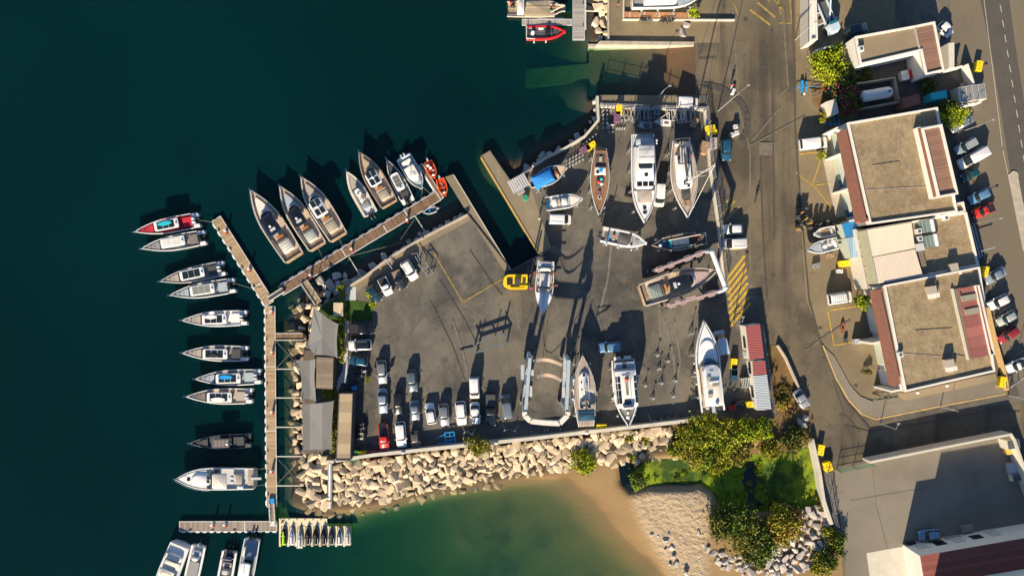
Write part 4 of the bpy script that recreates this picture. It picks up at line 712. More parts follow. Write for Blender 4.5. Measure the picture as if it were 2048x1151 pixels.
Y['top'] = boat('motor_yacht', 'white yacht laid up behind the planters at the top edge, mostly out of frame', 'motor yacht', (1406, -10), (1266, -7), 4.3, 1.9, 1.0, 1.9, gel, cushg,
   [('foredeck', 'P', .02, .36, .3, .05, .35, cushp), ('cabin', 'S', .36, .85, 3.2, .0, 1.3, .2, gel, .8, .1), ('>side_window', 'B', .6, 1.2, 1.3, 3, .4, .04, glass), ('swim_platform', 'S', .93, 1.02, 3.6, -.5, 0, .05, teakl), ('ladder', 'T', [[(.92, 1.6, .3), (.97, 3.0, -2.5)], [(.94, 1.6, .3), (.99, 3.0, -2.5)]], .05, white), ('R', 'R', .0, .4, .7, .1)], tm=.5, st=.93, p=2.5, z=3.8)
bt('small_sailboat', 'small shaded sailing dinghy with a dark cockpit above the flybridge yacht stern', 'sailing boat', (1273, 252), (1305, 249.5), 1.5, .5, .3, .5, dgrey, cushp, [('cockpit', 'S', .5, .85, .8, .0, .25, .05, dgrey), ('mast_foot', 'T', [[(.4, 0, .2), (.4, 0, 1.2)]], .05, black), ('foredeck', 'P', .05, .4, .1, 0, .28, cushp)], rim=.1)
bt('racing_dinghy', 'small white pointed dinghy with folded sail lying by the north fence', 'sailing dinghy', (1307, 243.5), (1343, 246.5), 1.25, .45, .2, .35, lgrey, cushg, [('foredeck', 'P', .0, .45, .05, 0, .36, cushp), ('side_deck', 'P', .5, .97, .05, 0, .34, gel), ('>cockpit', 'S', .58, .85, .45, .34, .38, .01, M('mauve_canvas', (.16, .07, .11), .8)), ('lowered_mast', 'T', [[(.1, 0, .4), (.75, -1.6, 1.4)], [(.75, -1.6, 1.4), (.85, -.3, .6)]], .05, offw)], rim=.06, sink=.3, p=1.6, blunt=.03)
bt('open_boat', 'small open boat with brown slatted floor, upper of the workshop pair', 'open boat', (1627, 469), (1671, 460.5), 1.9, .6, .3, .7, gel, offw, [('floor_slats', 'P', .18, .85, .42, -.05, .06, teak), ('bench', 'S', .78, .88, 1.2, 0, .35, .04, lgrey), ('O', 'O', 1, blackg)], rim=.25, p=3, st=.93, blunt=.15)
bt('open_boat', 'white cuddy boat with a pale blue foredeck, lower of the workshop pair', 'open boat', (1614, 501), (1676, 485.5), 2.3, .8, .4, .9, gel, lgrey, [('foredeck', 'P', .12, .46, .35, .0, .3, cushp), ('helm_console', 'S', .52, .64, .9, 0, .7, .1, white, .3, .1), ('helm_seat', 'E', .74, -.1, .4, .3, cush), ('engine_well', 'S', .88, .97, 1.5, 0, .35, .04, gel), ('O', 'O', 1, blackg), ('A', 'A')], rim=.2, p=2.6, st=.93, blunt=.08)
for k_, L_, B_, b_ in (('pointu', 7.2, 3, 1.3), ('console', 6.5, 2.5, 1.2), ('classic', 12, 3.3, 2.0), ('yacht', 15.3, 4.2, 2.2), ('ketch', 13.5, 4.5, 2.4), ('cabin', 8, 2.9, 1.3), ('clutter', 9.4, 3, 1.6), ('sloop', 12.6, 4, 2.2), ('ferry', 11.8, 4.3, 1.3), ('fly', 15.8, 4.2, 2.1), ('top', 12, 4.2, 2.1)):
    cradle(Y[k_], L_, B_, b_, 4 if L_ > 9 else 3, .44)

# ------------------------------------------------------------------ vehicles
TY = dict(hatch=(.92, 1.48, .27, .40, .86, .97), suv=(1.02, 1.68, .26, .37, .90, .975), sedan=(.90, 1.42, .29, .41, .72, .86), van=(1.12, 1.98, .15, .32, .97, .995), pickup=(1.05, 1.75, .27, .37, .56, .60))
PC = {}
def paintc(name, c, metal=.0):
    return M('car_paint_'+name, c, .28, metal, .03, coat=.6)
def car(front, rear, W, ty, pm, label, cat='car', roofm=None, bedm=None, rack=False, doors=False, h=.9):
    F_ = P2(*front, h); R_ = P2(*rear, h); L = math.dist(F_, R_); a = math.atan2(F_[1]-R_[1], F_[0]-R_[0])
    bz, rz, wb_, rs, re_, wr = TY[ty]
    r = thing({'hatch': 'parked_car', 'sedan': 'parked_car', 'suv': 'parked_suv', 'van': 'parked_van', 'pickup': 'pickup_truck'}[ty], label, cat, ((F_[0]+R_[0])/2, (F_[1]+R_[1])/2, .07), a)
    X = lambda t: L/2-L*t
    o = rrect(-L/2, L/2, W, .55 if ty != 'van' else .35, .35 if ty != 'van' else .15, 5)
    def hz(x, z):   # bonnet and boot drop away
        t = (L/2-x)/L; return z-(.16 if ty != 'van' else .25)*max(0, (wb_-t)/wb_)**1.3-(.06 if ty == 'sedan' else 0)*max(0, t-.86)
    m = MB(); rings = [[(x, y, .28) for x, y in inset(o, .06)], [(x, y, .5) for x, y in o], [(x, y, hz(x, bz-.16)) for x, y in o]]
    for d, z in ((.03, bz-.06), (.09, bz)): rings.append([(x, y, hz(x, z)) for x, y in inset(o, d)])
    m.loft(rings); m.obj('body', pm, r, smooth=45)
    gb = rrect(X(wr), X(wb_), W-.22, .45 if ty != 'van' else .3, .25 if ty in ('hatch', 'sedan', 'suv') else .1, 4); gt = rrect(X(re_), X(rs), W-.46 if ty != 'van' else W-.34, .25, .2, 4)
    m = MB(); m.frus(gb, bz-.03, gt, rz-.05); m.obj('windows', glass, r, smooth=30)
    m = MB(); g2 = rrect(X(re_)-.02, X(rs)+.02, (W-.40 if ty != 'van' else W-.26), .25, .2, 4); m.loft([[(x, y, rz-.06) for x, y in g2], [(x, y, rz-.02) for x, y in inset(g2, .02)], [(x, y, rz+.02) for x, y in inset(g2, .14)]]); rf = m.obj('roof', roofm or pm, r, smooth=60)
    if ty == 'van': m = MB(); m.frus(rrect(X(.975), X(rs)-.2, W-.12, .1, .1), bz-.02, rrect(X(.975), X(rs)-.25, W-.28, .1, .1), rz-.04); m.obj('side_panel', pm, r, smooth=30)
    else:
        for sy in (1, -1):
            t = (rs+re_)/2; MB().beam((X(t), sy*(W/2-.13), bz-.02), (X(t), sy*(W/2-.22), rz-.04), .09).obj('door_pillar', pm, r)
    if ty == 'pickup':
        m = MB(); m.prism(rrect(X(.975), X(.615), W-.28, .05, .05), bz-.02, bz+.015); m.obj('load_bed', bedm or black, r)
        for sy in (1, -1): MB().box(X(.8), sy*(W/2-.09), bz-.02, L*.36, .1, .1).obj('bed_rail', pm, r)
    for sx in (.19, .80):
        for sy in (1, -1):
            m = MB(); m.tube((X(sx), sy*(W/2-.22), .25), (X(sx), sy*(W/2+.005), .25), .32, 12); wq = m.obj('wheel', black, r)
            MB().tube((X(sx), sy*(W/2-.05), .25), (X(sx), sy*(W/2+.012), .25), .2, 8).obj('rim', galv, wq)
    for sy in (1, -1):
        MB().box(L/2-.16, sy*(W/2-.3), .58, .3, .32, .14).obj('headlight', M('headlight_glass', (.6, .62, .6), .1, coat=.5), r)
        MB().box(X(wb_+.07), sy*(W/2+.08), bz-.05, .14, .22, .14).obj('wing_mirror', pm if ty != 'van' else black, r)
        MB().box(-L/2+.05, sy*(W/2-.25), .7, .08, .3, .12).obj('tail_light', red, r)
    if rack:
        for sy in (1, -1): MB().beam((X(rs+.06), sy*(W/2-.3), rz+.06), (X(re_-.04), sy*(W/2-.3), rz+.06), .045).obj('roof_rail', galv if rack == 1 else lgrey, rf)
        if rack == 2:
            for i in range(7): t = rs+.1+(re_-rs-.15)*i/6; MB().beam((X(t), -(W/2-.3), rz+.09), (X(t), W/2-.3, rz+.09), .05).obj('rack_bar', lgrey, rf)
    if doors:
        for sy in (1, -1): MB().beam((X(.38), sy*W/2, .75), (X(.55)+.15, sy*(W/2+.85), .75), .09, .8).obj('open_door', pm, r)
    return r
cw = paintc('white', (.66, .66, .66)); cs = paintc('silver', (.38, .39, .41), .5); csb = paintc('silver_blue', (.26, .32, .38), .4); ck = paintc('black', (.01, .012, .015)); cr = paintc('red', (.50, .025, .015)); cg2 = paintc('slate', (.10, .13, .16), .3)
cbr = paintc('bronze', (.12, .10, .085), .4); cb = paintc('blue', (.015, .075, .14), .2); cdb = paintc('midnight', (.008, .03, .05)); clb = paintc('light_blue', (.13, .27, .42), .3); cmr = paintc('maroon', (.22, .02, .025)); cgn = paintc('pale_green', (.42, .46, .42), .3); cdg = paintc('dark_green', (.008, .05, .055)); cgb = paintc('grey_blue', (.20, .24, .29), .4)
W_ = 1.75
car((765.4, 767), (762, 720), W_, 'hatch', cs, 'silver-grey car with both front doors open in the leftmost parking column', doors=True, roofm=paintc('mid_grey', (.2, .21, .23), .4))
car((766.4, 826), (764, 776.5), W_, 'sedan', csb, 'silver-blue saloon directly above the red car')
car((769.5, 901.5), (766, 846), W_, 'pickup', cr, 'red pickup with a dark covered bed near the seawall', 'pickup', bedm=ck)
car((797, 829), (795.6, 786), 1.6, 'hatch', ck, 'small black car directly above the white SUV of the parking columns')
car((804, 894), (799.5, 842.5), 1.85, 'suv', cw, 'white SUV between the red pickup and the small bronze car')
car((826.8, 783), (821.4, 738), W_, 'hatch', cg2, 'slate car parked alone at the top of the third column')
car((831, 840), (828, 800), 1.65, 'sedan', cgb, 'grey-blue car in shadow, third column, below the slate car')
car((832.3, 896), (829, 861), 1.6, 'hatch', cbr, 'small bronze car at the bottom of the third column')
car((857.5, 805.5), (864.6, 847.5), W_, 'hatch', cw, 'white car with its bonnet towards the yard, left of the silver one', rack=1)
car((890, 851), (886, 806.5), W_, 'hatch', cs, 'silver car between two white ones in the bottom parking row', roofm=paintc('mid_grey', (.2, .21, .23), .4))
car((924.3, 849.5), (920, 802), 1.85, 'suv', cw, 'white SUV right of the silver car in the bottom parking row', rack=1)
car((951.6, 847.5), (949, 804), W_, 'sedan', cw, 'white saloon directly below the small white van in the bottom row')
car((949.6, 796.5), (948, 753.5), W_, 'van', cw, 'small white van directly above the white saloon', 'van')
car((981.3, 851), (981, 787), 1.95, 'pickup', ck, 'black double-cab pickup in the bottom parking row', 'pickup', bedm=cushk)
car((1009.5, 789), (1017.3, 835), W_, 'van', cgb, 'grey-blue van facing the yard beside the white travel lift', 'van')
car((698, 720.5), (735.5, 723), 1.65, 'hatch', cb, 'small blue car in the shade, third by the hedge')
car((696.5, 691), (743, 688.5), 1.85, 'suv', cw, 'white SUV with a black roof parked nose-in by the hedge', roofm=ck, rack=1)
car((749, 657), (697, 659), 2.0, 'pickup', ck, 'black pickup in deep shade below the small lawn', 'pickup')
car((830.5, 558.5), (807.5, 522), 1.85, 'suv', cw, 'white SUV with roof bars beside the metal racks', rack=1)
car((806.5, 577), (790, 541), 1.9, 'pickup', ck, 'black pickup with a tan bed cover between two white vehicles', 'pickup', bedm=M('tan_tarp', (.22, .16, .12), .8))
car((779.5, 589), (763, 556), 1.75, 'pickup', cw, 'white pickup with a dark empty bed', 'pickup')
car((757, 603), (738.5, 571), 1.75, 'hatch', cdb, 'dark blue car leftmost in the angled row by the lawn')
car((1142.5, 439), (1098, 438), 1.75, 'van', cw, 'white van under the centre-console boat', 'van', rack=1)
car((1318, 413), (1320.5, 368), 1.75, 'van', cw, 'white van parked against the flybridge yacht', 'van')
car((1396.5, 207), (1353.5, 205), 1.85, 'van', cw, 'white van parked outside the north fence corner', 'van')
car((1453.5, 321), (1451, 278), 1.8, 'suv', cb, 'blue pickup-style car outside the fence by the yellow skips')
car((1447, 458.5), (1486, 458), 1.75, 'hatch', cw, 'white car outside the fence, upper of two')
car((1446, 488), (1491, 486), 1.85, 'van', cw, 'white van with a ribbed roof outside the fence, lower of two', 'van', rack=2)
car((1614, 814), (1592.5, 780), 1.8, 'sedan', cs, 'silver car on the road edge by the scrub slope')
car((1196.5, 695), (1243, 693), 1.8, 'suv', clb, 'light blue estate car in the shadow behind the passenger boat')
car((1437, 661), (1447, 708), 1.95, 'van', M('blue_white_paint', (.42, .52, .62), .3, coat=.5), 'pale blue-white van beside the long flybridge yacht', 'van')
car((1654, 283.5), (1599, 290), 1.95, 'van', cw, 'large white van in front of the workshop', 'van')
car((1703.5, 592), (1656, 599), 1.95, 'van', cw, 'white van with a full roof rack by the round green tree', 'van', rack=2)
car((1912, 303), (1952.5, 281), 1.7, 'suv', csb, 'silver car with a ribbed grey roof, topmost in the avenue-side parking', rack=2)
car((1919, 331), (1972, 301), 1.95, 'van', cw, 'long white van in the avenue-side parking', 'van')
car((1925, 358), (1958, 340), 1.7, 'hatch', cdg, 'dark green car in shadow below the long white van')
car((1939.5, 402), (1979, 382), 1.75, 'hatch', clb, 'light blue car just above the red pickup')
car((1946.5, 429), (1988, 412.5), 1.75, 'pickup', cr, 'red pickup with a dark bed in the avenue-side parking', 'pickup')
car((1971.5, 562), (2011, 539), 1.8, 'sedan', csb, 'silver-blue car beside the upper yellow bin')
car((1978, 613.5), (2017.5, 594), 1.75, 'hatch', cw, 'white car by the ochre wall, above the pale green car')
car((1996.5, 646), (2031, 626), 1.65, 'hatch', cgn, 'pale green car between a white and a maroon car')
car((1999, 681), (2035, 656), 1.7, 'suv', cmr, 'maroon car below the pale green one')
car((2014.5, 738), (2052, 722), 1.75, 'pickup', cw, 'white pickup at the right edge of the picture', 'pickup')
car((1903, 259), (1946, 234), 1.75, 'sedan', cgb, 'grey car half under the tree behind the workshop')
car((1736, 53), (1692, 64), 1.9, 'suv', cdb, 'midnight blue SUV in the deep shade of the upper lane')
car((1902.5, 70), (1880, 47), 1.8, 'hatch', cw, 'white car tucked behind the corner of the brown-roofed house')
car((1838.5, 1071), (1880, 1067), 1.8, 'hatch', clb, 'bright blue car in the shaded south lot')
# ------------------------------------------------------------------ pontoons and moorings
def seg_frame(p, q, z):
    a = P2(*p, z); b = P2(*q, z); L = math.dist(a, b); return ((a[0]+b[0])/2, (a[1]+b[1])/2), math.atan2(b[1]-a[1], b[0]-a[0]), L
plank = banded('pontoon_planks', (.33, .24, .14), (.13, .09, .055), 2.6, 0, .8, .22, .08)
plankd = banded('dark_pontoon_planks', (.16, .10, .06), (.06, .04, .03), 2.6, 0, .8, .45, .08)
plankg = banded('grey_pontoon_planks', (.24, .20, .165), (.1, .085, .07), 2.6, 0, .8, .2, .08)
plankt = banded('grey_fine_planks', (.30, .29, .26), (.13, .125, .11), 3.2, 0, .8, .12, .1)
ZD = -.72
def pontoon(name, label, p, q, wd, mat, joints=(), floats=1, edge=white, nfl=None, cleats=True, z=ZD):
    (cx, cy), a, L = seg_frame(p, q, z); r = thing(name, label, 'pontoon', (cx, cy, z), a)
    MB().box(0, 0, -.12, L, wd-.14, .12).obj('decking', mat, r)
    for sy in (1, -1): MB().box(0, sy*(wd/2-.035), -.2, L, .09, .23).obj('edge_beam', edge, r)
    for sx in (1, -1): MB().box(sx*(L/2-.04), 0, -.2, .1, wd-.16, .225).obj('end_beam', edge, r)
    for t in joints: MB().box(-L/2+L*t, 0, -.15, .14, wd-.16, .175).obj('joint_plate', edge, r)
    n = nfl or int(L/1.6)
    for i in range(n):
        for s_ in ((1, -1) if floats == 2 else (floats,)): MB().prism(rrect(-L/2+L*(i+.3)/n, -L/2+L*(i+.85)/n, .3, .1, cy=s_*(wd/2+.1)), -.6, -.1).obj('float', white, r)
    if cleats:
        for i in range(int(L/4)):
            MB().box(-L/2+2+i*4, (wd/2-.3)*(1 if floats > 0 else -1), .0, .5, .12, .12).obj('cleat', black, r)
    return r
def gangway(label, p, q, wd, z0, z1, mat, rails=.9):
    a = P(*p, z0); b = P(*q, z1); r = thing('gangway', label, 'gangway', ((a[0]+b[0])/2, (a[1]+b[1])/2, (z0+z1)/2), math.atan2(b[1]-a[1], b[0]-a[0]))
    L = math.dist(a[:2], b[:2]); dz = (z1-z0)/2
    MB().beam((-L/2, 0, -dz), (L/2, 0, dz), wd-.3, .08).obj('walkway', mat, r)
    for s_ in (1, -1):
        MB().beam((-L/2, s_*wd/2, .05-dz), (L/2, s_*wd/2, .05+dz), .16, .3).obj('side_beam', offw, r)
        m = MB().tube((-L/2, s_*wd/2, rails-dz), (L/2, s_*wd/2, rails+dz), .03, 5)
        for i in range(5): x = -L/2+L*i/4; m.tube((x, s_*wd/2, -dz+dz*i/2), (x, s_*wd/2, rails-dz+dz*i/2), .025, 4)
        m.obj('handrail', galv, r)
pontoon('pontoon', 'brown plank pontoon running diagonally past the red-cushioned boat', (432, 437), (539, 607), 1.9, plank, (.78,), -1)
pontoon('pontoon', 'long straight plank pontoon where the T-top boats tie up', (540, 612), (543.5, 1013), 1.85, plank, (.035, .3, .62), -1)
pontoon('pontoon', 'weathered plank pontoon running diagonally behind the teak-decked cruisers', (561, 581.5), (877, 391), 1.85, plankd, (.4, .66, .8), 1, nfl=18)
pontoon('pontoon', 'short grey-brown pontoon at the bottom with white edge beams', (358.5, 1052), (554, 1051.5), 1.85, plankg, (.335, .67), -1, nfl=14)
pontoon('finger_pontoon', 'narrow dark finger pontoon beside the orange launches', (841, 329), (884, 397), .75, plankd, (), -1, nfl=1, cleats=False)
pontoon('pontoon', 'grey fine-planked pontoon at the top beside the red RIB', (1157.5, -60), (1157.5, 80), 2.2, plankt, (), 1, nfl=1, edge=lgrey)
pontoon('finger_pontoon', 'grey finger pontoon between the workboat and the red RIB', (1044, 44.5), (1144, 44.5), 1.1, plankt, (), 1, nfl=1, edge=lgrey, cleats=False)
gangway('plank gangway from the diagonal pontoon down to the rocks', (608, 563), (637, 606), 1.25, -.5, .1, plank)
gangway('brown gangway between the long pontoon and the shade sails', (551, 673), (606, 673), 1.2, -.55, .15, plankd)
gangway('dark link gangway joining two diagonal pontoons', (537, 598), (567, 579), .8, -.45, -.45, M('tread_plate', (.1, .11, .13), .5, .4), .6)
gangway('grey link gangway between the long and the short pontoon', (543.5, 1005), (546, 1048), .85, -.45, -.45, plankg, .6)
for px, py, mat in ((543, 1001, azure), (545.5, 1046, white)): x, y = P2(px, py, -.4); tag(MB().box(x, y, -.7, 1.0, .9, .35).obj('landing_plate', mat), 'blue landing plate on the long pontoon end' if mat is azure else 'bright white landing plate on the short pontoon', 'landing plate')
for i, (a_, b_) in enumerate([((553, 737.5), (604, 737.5)), ((553, 795), (604, 795)), ((553, 853.5), (604, 853.5)), ((553, 912), (604, 912)), ((553, 970.5), (607, 970.5)), ((698, 514), (722, 553)), ((830, 432), (856, 472)), ((1171, 22), (1216, 24))]):
    p0 = P(*a_, -.6); p1 = P(*b_, -.2)
    tag(MB().beam(p0, p1, .16, .14).obj('mooring_boom', offw), 'pale steel boom holding a pontoon off the rocky bank', 'mooring boom', 'pontoon booms')
for a_, b_ in (((553, 683), (600, 735)), ((553, 735), (604, 680)), ((553, 915), (604, 970)), ((553, 968), (604, 915)), ((600, 569), (680, 560)), ((700, 512), (860, 470)), ((830, 436), (800, 480)), ((698, 517), (690, 530)), ((676, 474), (688, 497)), ((634, 492), (645, 515)), ((845, 377), (842, 398)), ((848, 376), (862, 388)), ((509, 940), (532, 935)), ((509, 972), (532, 968)), ((398, 440), (430, 445)), ((469, 566), (520, 582))):
    p0 = P(*a_, -.55); p1 = P(*b_, -.35); mid = tuple((p0[i]+p1[i])/2-(.2 if i == 2 else 0) for i in range(3))
    tag(MB().path([p0, mid, p1], .035, 5).obj('mooring_rope', M('rope', (.2, .18, .14), .9)), 'thin mooring rope stretched between pontoon, boat and bank', 'rope', 'mooring ropes and chains')
def pedestal(px, py, col_=red):
    x, y = P2(px, py, ZD); r = thing('service_pedestal', 'white service pedestal standing on a pontoon', 'service pedestal', (x, y, ZD), 0, 'pontoon service pedestals')
    MB().prism(rrect(-.2, .2, .4, .1), 0, .95).obj('cabinet', white, r, smooth=40); MB().box(.05, -.38, 0, .35, .3, .4).obj('hose_reel', col_, r)
for q in [(453, 462), (500, 538), (545, 622), (546, 703), (546, 822), (545, 940), (704, 498), (815, 440), (622, 550), (427, 1046), (452, 1046)]: pedestal(*q)
# jet ski dock
DZ = -.75
df_ = thing('jet_ski_dock', 'cream modular plastic dock carrying nine jet skis', 'floating dock', (*P2(630, 1064, DZ), DZ))
def loc(px, py, z=DZ): x, y = P2(px, py, z); return (x-df_.location.x, y-df_.location.y)
MB().prism([loc(*p) for p in [(558, 1051), (558, 1036), (654, 1036), (654, 1051)]], -.4, 0).obj('platform', cover, df_)
for i in range(9):
    x0 = 558+i*16
    MB().prism([loc(*p) for p in [(x0, 1092), (x0, 1051.2), (x0+4.5, 1051.2), (x0+4.5, 1092)]], -.4, .003*(i % 2)).obj('berth_rail', cover, df_)
    MB().prism([loc(*p) for p in [(x0+4.6, 1089), (x0+4.6, 1052.5), (x0+15.9, 1052.5), (x0+15.9, 1089)]], -.4, -.12).obj('berth_cradle', M('shaded_dock_plastic', (.42, .37, .26), .6), df_)  # darker copy of the dock plastic, berth shade put into its colour
for i in range(12): x, y = loc(562+i*8, 1038+(i % 2)*12); MB().tube((x, y, 0), (x, y, .08), .1, 6).obj('deck_plug', black, df_)
js = [('black jet ski with a bright lime hull stripe, first on the cream dock', blackg, M('lime_paint', (.35, .65, .01), .4), 0), ('jet ski in a blue-grey cover with white stern, second on the dock', cushp, white, 1), ('jet ski in a pale blue cover, pulled back from the third berth', M('pale_cover', (.35, .42, .5), .7), cush, 1), ('black and tan jet ski in the fourth berth', blackg, cushb, 2), ('black and tan jet ski in the fifth berth', blackg, cushb, 2), ('black and tan jet ski in the sixth berth', blackg, cushb, 2), ('navy and grey jet ski in the seventh berth', navy, cushp, 2), ('dark blue jet ski with white stern in the eighth berth', dblue, white, 1), ('white jet ski with a blue-grey bow in the ninth berth', cushp, cush, 1)]
for i, (lb, ca, cb_, k_) in enumerate(js):
    px = 564.5+i*15.95+2; py0, py1 = (1055, 1091) if i != 2 else (1058, 1097)
    (cx, cy), a, L = place2((px, py0), (px, py1), -.2); r = thing('jet_ski', lb, 'jet ski', (cx, cy, -.78), a)
    f = hwfun(L, 1.12, .40, .9, 2.2, .06); make_hull(r, f, L, .42, .1, ca if k_ != 1 else cb_, ca, .1, .08, .12)
    MB().frus(outline(f, -L*.05, L*.46, .12), .35, outline(f, 0, L*.38, .3), .75).obj('bow_cowling', ca, r, smooth=40)
    m = MB().frus(rrect(-L*.42, L*.04, .42, .1, .1), .3, rrect(-L*.38, L*.02, .3, .08, .08), .82); m.obj('seat', cb_ if k_ != 2 else cushk, r, smooth=40)
    MB().path([(L*.06, -.38, .9), (L*.12, 0, .92), (L*.06, .38, .9)], .035, 5).obj('handlebar', black if k_ else cb_, r)
    MB().prism(rrect(-L*.5, -L*.40, .85, .1), .28, .38).obj('stern_deck', cb_, r)
    if k_ == 0: MB().strip([(L*.3, 0), (-L*.1, 0)], .3, .78).obj('stripe', cb_, r)
    if k_ == 2:
        for s_ in (1, -1): MB().box(-L*.25, s_*.42, .42, L*.3, .07, .06).obj('side_trim', white, r)

# ------------------------------------------------------------------ walls and quay furniture
def wallline(name, label, pts, wd, z0, z1, mat, cat='wall', zp=None, capm=None):
    r = MB(); P_ = poly(pts, z1 if zp is None else zp); L_, R_ = [], []
    for i, (x, y) in enumerate(P_):
        x0, y0 = P_[max(i-1, 0)]; x1, y1 = P_[min(i+1, len(P_)-1)]; d = math.hypot(x1-x0, y1-y0); nx, ny = -(y1-y0)/d*wd/2, (x1-x0)/d*wd/2
        L_.append((x+nx, y+ny)); R_.append((x-nx, y-ny))
    for i in range(len(P_)-1):
        rings = [[(*q, z) for q in (R_[i], R_[i+1], L_[i+1], L_[i])] for z in (z0, z1)]; r.loft(rings)
    return tag(r.obj(name, mat), label, cat)
wallline('seawall', 'long pale concrete seawall between the boat yard and the breakwater rocks', [(671, 921), (750, 909), (905, 893), (1060, 877), (1200, 861), (1412, 837)], .62, -2, 1.35, concl)
wallline('harbour_wall', 'tan parapet along the rocky bank behind the diagonal pontoon', [(935, 429), (880, 457), (835, 481), (778, 515), (729, 553), (697, 573)], .35, -2, .7, conc)
wallline('harbour_wall', 'pale parapet beside the stacked stands, northwest of the yard', [(1195, 192), (1197, 240), (1170, 272), (1129, 297), (1092, 315), (1045, 347)], .4, -2, 1.0, concl)
wallline('dock_kerb', 'dark rubber kerb beside the travel lift dock', [(938, 430), (1016, 530)], .22, 0, .15, black, 'kerb')
wallline('dock_edge', 'white-edged coping on the west side of the lift dock', [(907.5, 350), (1022, 539)], .12, -.3, .1, offw, 'kerb')
wallline('dock_edge', 'ochre timber edge on the east side of the lift dock', [(962, 314), (1077, 506)], .25, -2, .12, M('ochre_timber', (.40, .26, .08), .7), 'kerb')
wallline('dock_edge', 'dark steel edge closing the lift dock end', [(1103, 498), (1021, 541)], .25, -2, .14, dgrey, 'kerb')
wallline('low_wall', 'thin concrete edge above the rocks by the top pontoon', [(1217, -40), (1217, 84)], .35, -2, .35, conc)
wallline('parking_wall', 'long pale retaining wall of the south parking lot along the shaded road', [(1740, 924), (1890, 894), (2024, 868), (2030, 880), (2075, 1010)], .42, 0, 2.5, concl)
wallline('boundary_wall', 'pale weathered boundary wall between the green pond and the south lot', [(1625, 878), (1640, 945), (1648, 1000), (1664, 1048)], .55, -1.5, 1.2, concl)
wallline('boundary_wall', 'low concrete wall between the scrub slope and the road', [(1556, 690), (1572, 715), (1592, 760), (1604, 790)], .3, -.2, .8, conc)
wallline('ochre_wall', 'ochre garden wall along the east side of the workshop parking', [(1977, 614), (1992, 680), (2012, 752), (2016, 780)], .5, 0, .9, M('ochre_render', (.50, .33, .14), .85, var=.12))
wallline('kerb_island', 'long white-edged concrete traffic island at the right edge', [(2026, 347), (2040, 420), (2056, 500)], 1.6, 0, .16, conc, 'kerb')
tag(MB().prism(disc(2027, 351, .8), 0, .157).obj('island_nose', conc), 'rounded nose of the traffic island at the right edge', 'kerb')
wallline('planter_bed', 'long rusty corrugated planter bed with cream posts below the top yacht', [(1249, 29), (1385, 31)], .95, 0, .5, banded('rusty_corrugated', (.34, .17, .08), (.50, .42, .3), .38, 0, .8, .3, .06, world=True), 'planter')
wallline('planter_edge', 'cream wall in front of the rusty planter bed', [(1246, 38.5), (1470, 39.5)], .22, 0, .55, concl, 'wall')
wallline('planter_edge', 'cream return wall left of the laid-up top yacht', [(1248, -30), (1247, 38)], .25, 0, .55, concl, 'wall')
wallline('fence_wall', 'pale kerb wall below the north fence', [(1196, 212), (1300, 216), (1410, 219)], .5, 0, .45, concl)
wallline('fence_wall', 'pale kerb wall below the east fence', [(1410, 219), (1420, 330), (1436, 440), (1450, 575)], .5, 0, .45, concl)
wallline('kerb', 'yellow-edged kerb sweeping round the workshop pavement', [(1646, 690), (1672, 755), (1698, 800), (1725, 828), (1752, 838), (1880, 812), (2013, 787)], .22, 0, .17, M('yellow_kerb', (.42, .31, .12), .8, var=.3), 'kerb')
def fence(label, pts, h, bars=.5, mat=galv, cat='fence', rails=3, z=0, name='fence'):
    """mesh fence: posts, rails and upright bars are parts"""
    P_ = poly(pts, z); r = thing(name, label, cat, (*P_[0], z)); ox, oy = P_[0]
    for (x0, y0), (x1, y1) in zip(P_, P_[1:]):
        L = math.dist((x0, y0), (x1, y1)); n = max(1, round(L/2.6))
        for i in range(n+1):
            t = i/n; MB().box(x0+(x1-x0)*t-ox, y0+(y1-y0)*t-oy, 0, .11, .11, h+.1).obj('post', mat, r)
        m = MB()
        for j in range(rails): zz = h*(j+.35)/rails+.15; m.beam((x0-ox, y0-oy, zz), (x1-ox, y1-oy, zz), .05)
        k = int(L/bars)
        for i in range(k): t = (i+.5)/k; m.beam((x0+(x1-x0)*t-ox, y0+(y1-y0)*t-oy, .1), (x0+(x1-x0)*t-ox, y0+(y1-y0)*t-oy, h), .035)
        m.obj('mesh_panel', mat, r)
    return r
fence('tall galvanised mesh fence along the north side of the boat yard', [(1199, 213), (1300, 217), (1408, 220)], 2.4, .3)
fence('tall galvanised mesh fence along the east side of the boat yard', [(1411, 222), (1421, 330), (1437, 440), (1450, 573)], 2.4, .3)
fence('green railing gate closing the south lot', [(1673, 938), (1740, 926)], 1.9, .4, greenp)
fence('steel fence round the red-roofed cabins', [(1466, 650), (1519, 646), (1545, 828)], 1.8, .5)
fence('thin fence rails over the boundary wall of the south lot', [(1650, 940), (1668, 1045)], 1.9, 2.6)

# ------------------------------------------------------------------ boulders of the breakwater and banks
rockm = M('limestone_boulder', (.45, .365, .25), .9, var=.22, scale=1.1, bump=.5, rnd=.38, fine=.14)
n = rockm.node_tree.nodes; l = rockm.node_tree.links; _b = n['Principled BSDF']; _c = _b.inputs['Base Color'].links[0].from_socket; _g = n.new('ShaderNodeNewGeometry'); _s = n.new('ShaderNodeSeparateXYZ'); l.new(_g.outputs['Position'], _s.inputs[0])
_r = n.new('ShaderNodeMapRange'); _r.inputs[1].default_value = -1.05; _r.inputs[2].default_value = -.75; _r.inputs[3].default_value = .75; _r.inputs[4].default_value = 0; l.new(_s.outputs[2], _r.inputs[0]); _m = n.new('ShaderNodeMixRGB'); _m.inputs[2].default_value = (.16, .105, .045, 1); l.new(_r.outputs[0], _m.inputs[0]); l.new(_c, _m.inputs[1]); l.new(_m.outputs[0], _b.inputs['Base Color'])
